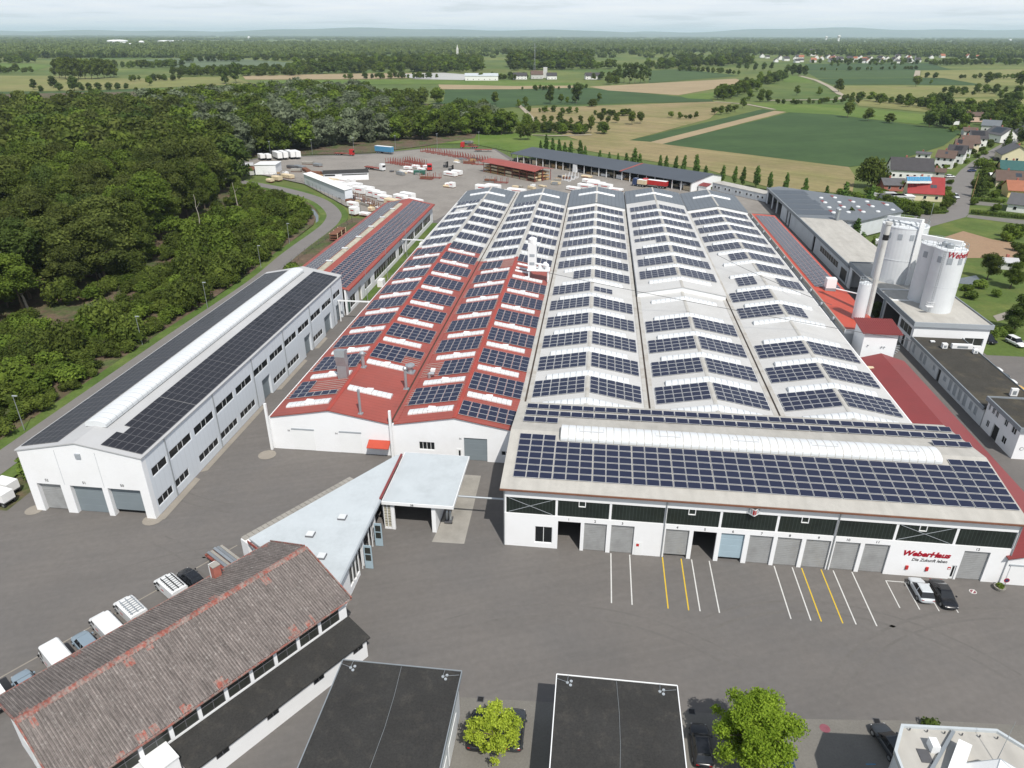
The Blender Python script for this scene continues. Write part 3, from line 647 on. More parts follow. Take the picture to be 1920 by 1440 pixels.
# ------------------------------------------------------------------ the five parallel production halls
UC = [-30.0, -10.1, 9.8, 30.1, 50.3]; U0 = [-40, -20.05, -0.15, 19.95, 40.2]; U1 = [-20.05, -0.15, 19.95, 40.2, 60.5]
VF = [19.6, 19.6, 23.3, 23.3, 23.3]; VE = 200.0; SLP = 0.18
HLAB = ['outermost production hall with red roof, bare patch and metal chimneys next to white workshop',
        'red roofed production hall with grey roller gate and white ventilation tower on its roof',
        'pale roofed production hall in the middle of the row, right of the red roofs',
        'pale roofed production hall whose far half stands higher behind a white gable',
        'pale roofed production hall along the orange red roofs, crossed by cables']
HALL = []
def hall(i):
    uc, u0, u1, vf = UC[i], U0[i], U1[i], VF[i]; o = (uc, vf)
    t = thing('production_hall', HLAB[i], 'factory hall', uc, vf, 'production halls in a row'); HALL.append(t)
    rise = [(0, 0, 0)]
    segs = {0: [(vf, 118, 0, 'roof_red'), (118, 178, 0, 'roof_white'), (178, VE, 0.05, 'roof_steel')],
            1: [(vf, 107, 0, 'roof_red'), (107, 178, 0, 'roof_white'), (178, VE, 0.05, 'roof_steel')],
            2: [(vf, 172, 0, 'roof_white'), (172, VE, 1.1, 'roof_steel')],
            3: [(vf, 83.5, 0, 'roof_white'), (83.5, 178, 1.25, 'roof_white'), (178, VE, 1.3, 'roof_steel')],
            4: [(vf, 172, 0, 'roof_white'), (172, VE, 1.0, 'roof_steel')]}[i]
    def zr(u, v):
        dz = 0
        for a, b, d, _ in segs:
            if a <= v < b: dz = d
        return 7.7 - SLP*abs(u-uc) + dz
    # walls
    mb = MB(o); zl = 7.55-SLP*(uc-u0); zrr = 7.55-SLP*(u1-uc)
    gab = lambda dz: [(u0+.05, 0), (u1-.05, 0), (u1-.05, zrr+dz), (uc, 7.55+dz), (u0+.05, zl+dz)]
    if i == 1:
        wall_open(mb, 'u', vf, vf+0.35, u0+.05, u1-.05, 0, 4.1, [(-8.75, -5.1, 0, 4.1), (-15.9, -13.4, 1.5, 2.9), (-2.9, -1.6, 1.3, 2.1)])
        mb.ext([(u0+.05, 4.1), (u1-.05, 4.1), (u1-.05, zrr), (uc, 7.55), (u0+.05, zl)], 1, vf, vf+0.35)
    else: mb.ext(gab(0), 1, vf, vf+0.35)
    if i in (1, 2, 3): mb.build('wall', 'white_wall', t); mb = MB(o)
    mb.ext(gab(segs[-1][2]), 1, VE-.35, VE)
    if i == 0: mb.box(u0+.05, u0+.35, vf+.35, VE-.35, 0, zl)
    if i == 4: mb.box(u1-.35, u1-.05, vf+.35, VE-.35, 0, zrr)
    mb.build('wall', 'white_wall', t)
    for a, b, d, m in segs:
        if d > 0.5 and (i != 3 or m == 'roof_white'):    # raised part: white gable and side cheeks
            mb = MB(o); mb.ext([(u0+.25, zl+.2), (u1-.25, zrr+.2), (u1-.25, zrr+d+.1), (uc, 7.6+d), (u0+.25, zl+d+.1)], 1, a, a+0.25)
            e = VE-.4
            mb.box(u0+.25, u0+.45, a+.25, e, zl-.1, zl+d+.05); mb.box(u1-.45, u1-.25, a+.25, e, zrr-.1, zrr+d+.05); mb.build('raised_gable', 'white_trim', t)
    for a, b, d, m in segs:
        mb = MB(o); e0, e1 = u0+0.42, u1-0.42
        if a == vf: a = a-0.25
        if d > 0.5: e0, e1 = u0+0.2, u1-0.2; a = a-0.15
        mb.ext([(e0, zr(e0, b-.1)-.16), (uc, zr(uc, b-.1)-.16), (e1, zr(e1, b-.1)-.16), (e1, zr(e1, b-.1)), (uc, zr(uc, b-.1)), (e0, zr(e0, b-.1))], 1, a, b-0.002)
        mb.build('roof', m, t)
        rc = MB(o); zt = zr(uc, b-.1); rc.ext([(uc-.32, zt-.03), (uc+.32, zt-.03), (uc+.30, zt+.02), (uc, zt+.09), (uc-.30, zt+.02)], 1, a+.02, b-.02)
        rc.build('ridge_cap', 'ridge_red' if m == 'roof_red' else 'gutter', t)
    # valley gutter on the right, and the outer edge of the first hall
    if i < 4:
        mb = MB(o); zg = min(zrr, 7.55-SLP*(U0[i+1]-UC[i+1] if 0 else UC[i+1]-U0[i+1]))
        v1 = VE-.4
        rs = 107 if i == 0 else vf+.4
        for c0, c1 in ((u1-.85, u1-.16), (u1+.16, u1+.85)):
            if i == 0: g = MB(o); g.box(c0, c1, vf+.4, rs-.01, zg+.12, zg+.36); g.build('gutter_edge', 'roof_red', t)
            g = MB(o); g.box(c0, c1, rs, v1, zg+.12, zg+.36); g.build('gutter_edge', 'gutter', t)
        mb = MB(o); mb.box(u1-.16, u1+.16, vf+.4, v1, zg-.1, zg+.16); mb.build('gutter', 'gutter_dark', t)
    # rooflights and solar panels
    ta = math.atan(SLP); it = []
    if i < 2:
        for s in (-1, 1):
            pu, st0 = (1.36, .6) if s < 0 else (1.46, .4)
            v0 = 22.5 if s < 0 else 27.5; uo = uc + s*1.0
            k = -1 if s > 0 else 0
            while True:
                vs = v0+10.53*k
                if vs > 176: break
                ua, ub = sorted((uc+s*0.7, uc+s*7.9))
                if vs > 20.5 and not (i == 1 and s > 0 and 92 < vs < 105):
                    mb = MB(o); barrel(mb, 'u', ua, ub, vs, lambda a: zr(a, vs), 1.55, 0.16, 0.8, n=4, kerb=0.22, groove=0.08, depth=0.03)
                    sk = mb.build('rooflight', ['skylight', 'gutter'], t)
                    mb = MB(o); um = uc+s*4.2; zz = zr(um, vs); mb.box(um-.55, um+.55, vs-.62, vs+.62, zz+.3, zz+.52); mb.build('hatch', 'white_trim', sk)
                g0 = vs + (2.45 if s < 0 else 2.0)
                rows = 4
                for r in range(rows):
                    for c in range(6):
                        if i == 0 and s > 0 and k <= 0: continue
                        if i == 0 and s > 0 and k == 1 and r < 2 and c >= 4: continue
                        if i == 0 and s < 0 and k == 0 and ((r > 0 and c < 4) or (r == 3 and 0)): continue
                        if i == 1 and s < 0 and k == 1 and c >= 4: continue
                        if i == 1 and s > 0 and k == -1 and r < 1: continue
                        if i == 1 and s > 0 and 82 < vs < 100: continue
                        if i == 1 and s < 0 and 95 < vs < 99 and c < 2+r*0: continue
                        if i == 0 and s < 0 and 150 < vs < 160 and c in (2, 3, 4) and r < 3: continue
                        u = uc + s*(st0+pu*(c+.5)); v = g0-.1+1.54*(r+.5)
                        if v < vf+.8 or v > 176.5: continue
                        it.append((u, v, zr(u, v)+0.17, R(4), ta*s, pu))
                k += 1
    else:
        pu = 1.43; vs = 27.2; k = 0; base = []
        while vs < 168:
            if i == 3 and 80 < vs < 92: vs += 0.01
            if not (i == 3 and 82.0 < vs < 86):
                mb = MB(o); barrel(mb, 'u', uc-7.1, uc+7.1, vs, lambda a: zr(a, vs), 1.75, 0.42, 1.0, n=6, kerb=0.12, groove=0.08, depth=0.04)
                mb.build('rooflight', ['skylight', 'zinc'], t)
            for s in (-1, 1):
                for r in range(4):
                    for c in range(6):
                        if i == 2 and k == 6 and s < 0 and c >= 3: continue
                        if i == 2 and k == 5 and s > 0 and (c >= 3 or r > 1): continue
                        if i == 3 and k in (4, 5) and vs < 83: continue
                        if i == 3 and k == 9 and s < 0 and r < 2 and c > 1: continue
                        if i == 4 and k == 3: continue
                        if i == 4 and k == 4 and s > 0 and c >= 2+r*0+1: continue
                        if i == 4 and k == 5 and (s > 0): continue
                        if i == 4 and k == 6 and (s < 0 and (c < 1 or c > 3) or (s > 0 and c < 2)): continue
                        if i == 4 and k == 7 and s < 0: continue
                        if i == 4 and k == 8 and s < 0 and c >= 3: continue
                        u = uc + s*(0.42+pu*(c+.5)); v = vs+3.0+1.55*(r+.5)
                        if v > 170.5: continue
                        it.append((u, v, zr(u, v)+0.15, R(3), ta*s))
            vs += 10.3; k += 1
    if i < 2:
        for w_, cap in ((1.36, 150), (1.46, 150)): panels(t, o, [q[:5] for q in it if q[5] == w_], w_-.08, 1.33, cap=cap)
    else: panels(t, o, it, pu-0.08, 1.27)
    if i < 2:                                            # rails that stick out from under the panel rows
        mb = MB(o)
        for s in (-1, 1):
            for v in sorted({round(q[1], 2) for q in it if q[0]*s > uc*s and q[1] < 110}):
                for dv in (-.42, .42):
                    ua, ub = uc+s*.4, uc+s*9.6; z0 = zr(ua, v)+.03; z1 = zr(ub, v)+.03
                    mb.bar((ua, v+dv, z0+.04), (ub, v+dv, z1+.04), .05, .05)
        tag(mb.build('mounting_rails', 'gutter', t), kind='stuff')
    # end bay rooflight
    mb = MB(o); ve = 188.5; barrel(mb, 'u', uc-6.5, uc+6.5, ve, lambda a: zr(a, ve), 1.6, 0.4, 1.3, n=5); mb.build('rooflight', ['skylight', 'zinc'], t)
    return t, zr
HZR = [hall(i)[1] for i in range(5)]
# fittings of the red halls
H1, H2 = HALL[0], HALL[1]; o1, o2 = (UC[0], VF[0]), (UC[1], VF[1])
for a, b, n in ((-36.4, -32.8, '53'), (-28.6, -25.1, '54')):
    g = MB(o1); g.box(a, b, VF[0]-.06, VF[0]-.001, 0.05, 3.75); g.build('sliding_gate', 'white_trim', H1)
    g = MB(o1); g.box(a-.05, b+.05, VF[0]-.14, VF[0]-.061, 3.76, 3.95); g.build('gate_rail', 'fascia_light', H1)
    text_mesh('gate_number', n, 0.4, 'letter_black', H1, (a-.55-o1[0], -0.01, 3.3))
g = MB(o1); g.add([(-23.9, 18.0, 2.15), (-20.4, 18.0, 2.15), (-20.4, 19.55, 2.75), (-23.9, 19.55, 2.75), (-23.9, 18.0, 2.05), (-20.4, 18.0, 2.05), (-20.4, 19.55, 2.65), (-23.9, 19.55, 2.65)], [(0,1,2,3),(7,6,5,4),(0,4,5,1),(1,5,6,2),(2,6,7,3),(3,7,4,0)])
g.build('porch_roof', 'roof_orange', H1)
shutter(H2, o2, 'u', -8.75, -5.1, 0.02, 4.1, VF[1]+.2, 'gate_grey', 1.0); text_mesh('gate_number', '56', 0.4, 'letter_black', H2, (-9.3-o2[0], -0.01, 3.75))
window(H2, o2, 'u', -15.9, -13.4, 1.5, 2.9, VF[1]+.16, (.25, .5, .75)); window(H2, o2, 'u', -2.9, -1.6, 1.3, 2.1, VF[1]+.16, (.5,))
g = MB(o2); g.box(-10.0, -9.1, VF[1]-.04, VF[1]-.001, 0.02, 2.1); g.build('door', 'white_trim', H2)
g = MB(o2); g.box(-9.6, -9.3, VF[1]-.06, VF[1]-.041, 0.4, 1.8); g.build('door_glass', 'glass', H2)
for t, oo, us in ((H1, o1, (-40.0, -20.1)),):
    for u in us:
        mb = MB(oo); mb.box(u-.18, u+.18, 19.0, 19.35, 0, 8.3); mb.build('pilaster', 'white_trim', t)
# metal chimneys on the bare red roof
def rz(u, v): return HZR[0](u, v)
u, v = uv_at(645, 711, 7.0); t = thing('air_duct', 'large square galvanised air duct bent over on the red roof', 'duct', u, v, z=rz(u, v))
mb = MB(); mb.box(-.8, .8, -.6, .6, -.1, 2.4); mb.build('riser', 'zinc', t)
mb = MB(); mb.add([(-.85,-.65,2.4),(.85,-.65,2.4),(.85,.65,2.4),(-.85,.65,2.4),(-.85,-1.0,4.1),(.85,-1.0,4.1),(.85,.4,4.5),(-.85,.4,4.5)], [(0,1,2,3),(4,5,6,7),(0,1,5,4),(1,2,6,5),(2,3,7,6),(3,0,4,7)]); mb.build('bend', 'zinc', t)
mb = MB(); mb.add([(-.9,-1.05,4.1),(.9,-1.05,4.1),(.9,.45,4.55),(-.9,.45,4.55),(-.9,-.9,5.3),(.9,-.9,5.3),(.9,.6,5.0),(-.9,.6,5.0)], [(0,1,2,3),(4,5,6,7),(0,1,5,4),(1,2,6,5),(2,3,7,6),(3,0,4,7)]); mb.build('outlet', 'zinc', t)
def stackpipe(px, py, h, r, lab, cap=0):
    u, v = uv_at(px, py, 7.0); z = rz(u, v) if u < -20 else HZR[1](u, v)
    t = thing('flue_pipe', lab, 'chimney', u, v, 'flues on the red roof', z=z)
    mb = MB(); mb.box(-r*1.8, r*1.8, -r*1.8, r*1.8, -.25, .14); mb.build('base_plate', 'zinc', t)
    mb = MB(); mb.cyl((0, 0, .14), (0, 0, h), r, n=12); mb.build('pipe', 'zinc', t)
    mb = MB()
    if cap: mb.lathe((0, 0), [(r, h), (cap, h+.1), (cap, h+.35), (r*.6, h+.6), (.02, h+.65)], 14)
    else: mb.lathe((0, 0), [(r*1.15, h-.3), (r*1.15, h), (r*.9, h+.02)], 12)
    mb.build('cowl', 'zinc', t)
stackpipe(682, 694, 2.4, .28, 'short hooded flue on ridge of the red roof', .5)
stackpipe(761, 720, 3.6, .24, 'slender flue with round cap near the gutter between two red roofs', .36)
stackpipe(769, 690, 1.1, .45, 'squat flue with broad mushroom cap on red roof', .85)
stackpipe(676, 774, 4.2, .2, 'tall thin flue near the front gable of the red roof')
for px, py in ((812, 694), (805, 706)):
    u, v = uv_at(px, py, 6.6); t = thing('roof_vent', 'small white roof vent beside panels' if py < 700 else 'bent grey vent pipe beside panels', 'vent', u, v, z=HZR[1](u, v))
    mb = MB()
    if py < 700: mb.prism([(-.4,-.4),(.4,-.4),(.4,.4),(-.4,.4)], -.15, .45)
    else: mb.cyl((0, 0, -.15), (0, 0, .8), .3, n=10); mb.cyl((0, 0, .8), (.9, 0, .85), .3, n=10)
    mb.build('vent_body', 'white_trim' if py < 700 else 'zinc', t)
# white extraction tower with platform
u, v = uv_at(1000, 516, 7.4); t = thing('extraction_tower', 'white extraction tower with pipes and platform on the red roof', 'ventilation tower', u, v, z=7.2)
for x in (-1.0, 3.6):
    for y in (-1.3, 1.3): mb = MB(); mb.cyl((x, y, -1), (x, y, 1.7), .13, n=8); mb.build('leg', 'white_trim', t)
mb = MB(); mb.box(-1.4, 4.0, -1.6, 1.6, 1.7, 1.9); mb.build('platform', 'white_trim', t)
mb = MB(); mb.box(-1.3, .7, -1.0, 1.0, 1.9, 8.2); mb.build('tower_body', 'white_trim', t)
mb = MB(); mb.lathe((-.3, 0), [(1.05, 8.2), (1.05, 9.2), (.6, 9.5)], 14); mb.build('outlet', 'white_trim', t)
for z in (3.0, 5.0):
    mb = MB(); mb.box(-.9, .3, -1.03, -1.001, z, z+.7); mb.build('access_panel', 'fascia_light', t)
for x, y in ((1.6, -.6), (2.8, .6), (3.3, -.7)):
    mb = MB(); mb.lathe((x, y), [(.5, 1.9), (.55, 3.1), (.3, 3.4)], 12); mb.build('filter_drum', 'white_trim', t)
mb = MB(); mb.cyl((.6, -.9, 3.4), (3.6, -.9, 3.0), .22, n=8); mb.cyl((3.6, -.9, 3.0), (3.6, -.9, -.6), .22, n=8); mb.build('pipe', 'white_trim', t)
for vv in (95.2, 97.6, 101.0):
    mb = MB((UC[1], VF[1])); barrel(mb, 'u', UC[1]+.8, UC[1]+4.4, vv, lambda a: HZR[1](a, vv), .8, .2, 1.2, n=4); mb.build('rooflight', ['skylight', 'zinc'], H2)
# overhead cables across the pale roofs
for (pa, pb, za, zb, lab) in (((1030,512),(1715,640),12,9.5,'dark overhead cable from extraction tower across pale roofs to white tower house'),
                              ((1345,478),(1560,572),9.3,8.8,'dark cable running down across the pale roofs from the hall valley')):
    a = at(*pa, za); b = at(*pb, zb); mb = MB(); P = []
    for i in range(13):
        s = i/12; P.append((a[0]+(b[0]-a[0])*s, a[1]+(b[1]-a[1])*s, za+(zb-za)*s-1.0*4*s*(1-s)*.5))
    for p, q in zip(P[:-1], P[1:]): mb.cyl(p, q, .05, n=5, cap=False)
    tag(mb.build('cable', 'steel_dark'), lab, 'cable')
# ------------------------------------------------------------------ white workshop hall on the left
o = (-57.05, -0.3); T = thing('workshop_hall', 'long white two storey workshop with black solar panels and a barrel rooflight', 'workshop', *o)
LU0, LU1, LV1, LE, LR = -65.9, -48.2, 79.4, 9.75, 11.45; uc = -57.05
mb = MB(o); fg = [(-64.6,-61.1,0,4.6),(-59.7,-55.0,0,4.6),(-54.2,-49.5,0,4.6)]
wall_open(mb, 'u', -0.3, 0.6, LU0, LU1, 0, 4.9, fg)
mb.ext([(LU0, 4.9), (LU1, 4.9), (LU1, LE), (uc, LR), (LU0, LE)], 1, -0.3, 0.6)
mb.ext([(LU0, 0), (LU1, 0), (LU1, LE), (uc, LR), (LU0, LE)], 1, LV1-.3, LV1); mb.box(LU0, LU0+.3, .6, LV1-.3, 0, LE)
mb.build('wall', 'white_wall', T)
up = [(1.2,4.8)] + [(5.6+6.72*i, 11.35+6.72*i) for i in range(10)] + [(73.2,77.8)]
lo = [(0.9,4.6),(5.3,9.0),(12.1,18.0),(18.9,24.6),(25.8,31.4),(39.3,45.0),(45.9,51.6),(59.6,65.0)]
gs = [(34.9,38.3,0,4.1),(55.0,58.4,0,4.1),(66.6,70.8,0,4.1),(74.2,78.0,0,4.1)]
mb = MB(o); wall_open(mb, 'v', LU1-.6, LU1, .6, LV1-.3, 0, 4.9, [(a, b, 1.2, 2.45) for a, b in lo]+gs)
wall_open(mb, 'v', LU1-.6, LU1, .6, LV1-.3, 4.9, LE-.02, [(a, b, 5.85, 7.2) for a, b in up]); mb.build('side_wall', 'panel_wall', T)
for i, (a, b) in enumerate(up): window(T, o, 'v', a, b, 5.85, 7.2, LU1-.12, (.42,) if i in (0,) else (.38, .6), out=1, fr=.1)
for a, b in lo: window(T, o, 'v', a, b, 1.2, 2.45, LU1-.12, (.34, .67) if b-a < 4.5 else (.25, .5, .75), out=1, fr=.1)
for a, b, c, d in gs: shutter(T, o, 'v', a, b, 0.02, d, LU1-.45, 'gate_grey', .5, out=1)
shutter(T, o, 'u', -64.6, -61.1, .1, 4.6, .3, 'shutter', .3); shutter(T, o, 'u', -59.7, -55.0, .02, 4.6, .3, 'gate_grey', 1.1); shutter(T, o, 'u', -54.2, -49.5, .75, 4.6, .3, 'gate_grey', 1.1)
for u, n in ((-62.9, '52'), (-57.4, '51'), (-51.9, '50')): text_mesh('gate_number', n, .55, 'letter_black', T, (u-o[0], -.01, 5.05))
for u in (-60.4, -54.6):
    g = MB(o); g.box(u-.02, u+.02, -.315, -.301, 4.7, 10.2); g.build('panel_joint', 'fascia_light', T)
g = MB(o); g.box(-57.4, -56.7, -.5, -.301, 9.2, 9.9); g.build('floodlight', 'fascia_light', T)
for v in (5.2, 18.7, 32.3, 45.6, 59.2, 72.4): pipe_down(T, o, LU1+.08, v, .1, LE-.05)
mb = MB(o); sl = (LR-LE)/(LU1-uc)
zl = lambda u: LR+.16 - sl*abs(u-uc)
mb.ext([(LU0-.2, zl(LU0-.2)-.16), (uc, LR), (LU1+.2, zl(LU1+.2)-.16), (LU1+.2, zl(LU1+.2)), (uc, LR+.16), (LU0-.2, zl(LU0-.2))], 1, -.45, LV1+.1); mb.build('roof', 'roof_pale', T)
mb = MB(o); barrel(mb, 'v', 4.2, 76, uc, lambda a: LR+.1, 3.1, .5, 1.25, n=8, kerb=.32, depth=.03); mb.build('rooflight', ['skylight', 'fascia_light'], T)
ta = math.atan(sl); it = []
for s in (-1, 1):
    for r in range(44):
        v = .75+1.74*r+.5 + .12*(r//8)
        if v > 78.4: continue
        for c in range(6):
            if s > 0 and r >= 2 and c == 0 and r % 44 < 3: continue
            u = uc + (3.15+.93*(c+.5)) if s > 0 else uc - (2.95+.95*(c+.5))
            it.append((u, v, zl(u)+.07, 0, ta*s))
panels(T, o, it, .90, 1.70, 'solar_black', 'frame_dark')

# ------------------------------------------------------------------ red roofed workshop behind it
o = (-55.8, 79.6); T = thing('red_roof_workshop', 'low white workshop with red roof and two slopes of solar panels', 'workshop', *o)
a0, a1, uc, ze, zr_ = -64.2, -47.5, -55.8, 6.4, 8.1; v0, v1 = 79.6, 173.5
ops = [(82,86,.8,3.6),(88.5,90.8,0,3.8),(93.5,99.0,1.5,3.4),(102,124,1.1,3.6),(127,131.5,.6,3.4),(133,134.6,0,3.6),(137,146,1.3,3.8),(147,158,1.3,3.8),(159,170,1.3,3.8)]
mb = MB(o); wall_open(mb, 'v', a1-.4, a1, v0, v1, 0, ze-.15, ops); mb.box(a0, a0+.3, v0, v1, 0, ze-.15)
mb.ext([(a0+.3, 0), (a1-.4, 0), (a1-.4, ze-.15), (uc, zr_-.2), (a0+.3, ze-.15)], 1, v1-.3, v1); mb.build('wall', 'white_wall', T)
for a, b, c, d in ops:
    if c == 0:
        g = MB(o); g.box(a1-.35, a1-.3, a, b, 0, d); g.build('gate', 'black' if a > 130 else 'skylight_old', T)
    else:
        n = max(1, round((b-a)/2.2)); window(T, o, 'v', a, b, c, d, a1-.15, [k/n for k in range(1, n)], out=1, fr=.09)
g = MB(o); g.box(a1-.02, a1+.03, 80.2, 81.6, .3, 3.4); g.build('green_gate', 'box_green', T)
sl = (zr_-ze)/(a1-uc); zm = lambda u: zr_ - sl*abs(u-uc)
mb = MB(o); mb.ext([(a0-.5, zm(a0-.5)-.15), (uc, zr_-.15), (a1+.7, zm(a1+.7)-.15), (a1+.7, zm(a1+.7)), (uc, zr_), (a0-.5, zm(a0-.5))], 1, v0-.1, v1+.3); mb.build('roof', 'roof_red', T)
g = MB(o); g.box(a1+.71, a1+.9, v0-.1, v1+.3, zm(a1+.7)-.35, zm(a1+.7)-.02); g.build('gutter', 'ridge_red', T)
mb = MB(o); barrel(mb, 'v', 84, 164, uc-.6, lambda a: zr_-.15, 1.7, .35, 1.2, n=6); mb.build('rooflight', ['skylight_old', 'gutter'], T)
for v in range(94, 160, 12):
    g = MB(o); g.box(uc-1.4, uc+.2, v, v+.8, zr_+.42, zr_+.62); g.build('vent_flap', 'skylight', T)
ta = math.atan(sl); it = []
for s, n, st in ((-1, 4, 2.2), (1, 5, 1.9)):
    for r in range(63):
        v = 81+1.45*r
        if v > 172.5: break
        for c in range(n):
            u = uc + s*(st+1.28*(c+.5)); it.append((u, v, zm(u)+.12, 0, ta*s))
panels(T, o, it, 1.14, 1.22)
for v in (89.3, 107.5, 128.8):
    t = thing('lamp_post', 'thin grey pole standing %s along the low red roofed workshop' % {89.3: 'nearest the drone', 107.5: 'midway', 128.8: 'farthest back'}[v], 'pole', -45.6, v)
    mb = MB(); mb.cyl((0, 0, 0), (0, 0, 8.6), .08, .05, n=8); mb.build('pole', 'zinc', t)
    mb = MB(); mb.cyl((0, 0, 0), (0, 0, .5), .18, .16, n=8); mb.build('foot', 'concrete', t)
for v, u0, u1, z in ((75.5, -48.1, -39.9, 4.9), (129, -47.3, -39.9, 5.2)):
    t = thing('pipe_bridge', 'pale pipe bridging the lane from %s to the red hall' % ('the white workshop' if v < 80 else 'the low red workshop'), 'pipe', (u0+u1)/2, v, z=z)
    mb = MB(); mb.box(-(u1-u0)/2, (u1-u0)/2, -.14, .14, 0, .26); mb.build('duct', 'white_trim', t)
    for x in (-(u1-u0)/2+.3,):
        mb = MB(); mb.box(x-.1, x+.1, -.2, .2, -z if v < 80 else -.6, 0); mb.build('support', 'white_trim', t)

# ------------------------------------------------------------------ pale annex and gate canopy in the yard
o = (-22, 0); T = thing('annex', 'wedge shaped annex with pale blue grey flat roof and three square rooflights', 'annex', *o)
P = [(-30.2,-8.5),(-27.1,-10.6),(-16.6,-17.0),(-16.6,12.3),(-17.3,12.3)]
mb = MB(o); mb.prism([(-29.9,-8.6),(-27.0,-10.4),(-16.9,-16.6),(-16.9,-15.9),(-17.2,-15.9),(-26.9,-9.9),(-17.6,11.6),(-17.9,11.5)], 0, 4.6)
for a, b, c, d in ((-15.9,-11.2,0,4.6), (-11.2,-9.6,0,.9), (-9.6,-7.9,0,.6), (-6.2,-5.6,0,4.6), (-1.2,-.6,0,4.6), (-11.2,-.6,3.7,4.6), (3.4,11.6,0,4.6)): mb.box(-17.2, -16.9, a, b, c, d)
mb.build('wall', 'white_wall', T)
g = MB(o); g.box(-17.12, -17.08, -11.2, -7.9, .6, 3.7); g.build('window_band', 'yard_glass', T)
for v in (-10.1, -9.0, -7.9, -6.7, -3.6, -2.4):
    g = MB(o); g.box(-16.98, -16.88, v-.08, v+.08, 0, 3.7); g.build('post', 'white_trim', T)
mb = MB(o); mb.prism(P, 4.62, 4.9); mb.build('roof', 'roof_bluegrey', T)
mb = MB(o); mb.bar((-16.5, -16.8, 4.86), (-16.5, 1.0, 4.86), .22, .3); mb.build('roof_edge', 'fascia_light', T)
g = MB(o); g.box(-16.72, -16.45, 1.2, 12.3, 4.9, 5.15); g.build('roof_edge', 'roof_red_dark', T)
for px, py in ((642, 970), (582, 1002), (603, 1043)):
    u, v = uv_at(px, py, 5.0); g = MB(o); g.box(u-.5, u+.5, v-.5, v+.5, 4.88, 5.1); f = g.build('rooflight_kerb', 'frame_dark', T)
    g = MB(o); g.prism([(u-.44, v-.44), (u+.44, v-.44), (u+.44, v+.44), (u-.44, v+.44)], 5.1, 5.2); g.build('rooflight_dome', 'skylight', f)
for a, b in ((-15.2, 0), (.9, 0)): pass
d = Vector((9.3, 14.9)).normalized(); n = Vector((d.y, -d.x)); A = Vector((-32.0, -7.4)); B = A + d*17.4
mb = MB(o); mb.prism([tuple(A), tuple(A+n*1.5), tuple(B+n*1.5), tuple(B)], 0, 3.75); mb.build('side_store', 'white_wall', T)
for i in range(24):
    a = A + d*(.15+i*.72); g = MB(o); g.prism([tuple(a-n*.12), tuple(a+n*.75), tuple(a+n*.75+d*.66), tuple(a-n*.12+d*.66)], 3.76, 3.87); g.build('coping_slab', 'concrete', T)
g = MB(o); g.bar((-30.35, -8.7, 4.5), (-27.2, -10.75, 4.5), .1, .4); g.build('red_trim', 'roof_red', T)
for q, h in ((-6.6, 0), (-2.2, 0)):                    # open gate leaves
    mb = MB(o); mb.box(-16.6, -15.6, q-.05, q+.05, .05, 3.6); leaf = mb.build('gate_leaf', 'gate_blue', T)
    for z in (1.3, 2.4):
        mb = MB(o); mb.box(-16.45, -15.75, q-.08, q-.051, z, z+.9); mb.build('pane', 'yard_glass', leaf)
o = (-12, 1.4); T = thing('gate_canopy', 'flat pale blue grey canopy building with one open dark gate', 'canopy', *o)
mb = MB(o); wall_open(mb, 'u', 1.4, 1.7, -15.3, -9.3, 0, 4.3, [(-14.9,-9.85,0,3.95)]); mb.box(-9.6, -9.3, 1.7, 12.5, 0, 4.3); mb.box(-16.4, -9.6, 12.2, 12.5, 0, 4.3); mb.box(-16.4, -15.3, 1.45, 1.65, 0, .3); mb.build('wall', 'white_wall', T)
mb = MB(o)
for k in range(9): mb.box(-16.35, -15.35, 1.5, 1.6, .35+.43*k, .62+.43*k)
tag(mb.build('louvre', 'skylight_old', T), kind='stuff')
for u in (-16.38, -15.9, -15.4): g = MB(o); g.box(u, u+.09, 1.38, 1.49, .3, 4.3); g.build('post', 'white_trim', T)
mb = MB(o); mb.box(-16.4, -6.75, .95, 13.4, 4.3, 4.75); mb.build('roof', 'white_trim', T)
mb = MB(o); mb.box(-16.3, -6.85, 1.05, 13.3, 4.751, 4.79); mb.build('roof_sheet', 'roof_bluegrey', T)
text_mesh('gate_number', '58', .42, 'letter_black', T, (-12.3-o[0], -.46, 4.36))
t = thing('pallet_truck', 'small steel hand truck with gas bottles below the pale canopy', 'hand truck', -8.1, 4.0)
mb = MB(); mb.box(-.5, .5, -.7, .7, .2, .35); mb.build('tray', 'steel_dark', t)
for x in (-.25, .2): mb = MB(); mb.lathe((x, 0), [(.17, .36), (.17, 1.6), (.07, 1.8)], 10); mb.build('gas_bottle', 'zinc', t)
for x in (-.45, .45): mb = MB(); mb.cyl((x, -.5, .15), (x+.08, -.5, .15), .15, n=10); mb.build('wheel', 'tyre', t)
t = thing('pipe_bridge', 'pale pipe bridging from flat canopy to the gate building', 'pipe', -3.4, 4.3, z=4.0)
mb = MB(); mb.cyl((-3.4, 0, .1), (3.35, 0, .1), .14, n=10); mb.build('duct', 'zinc', t)

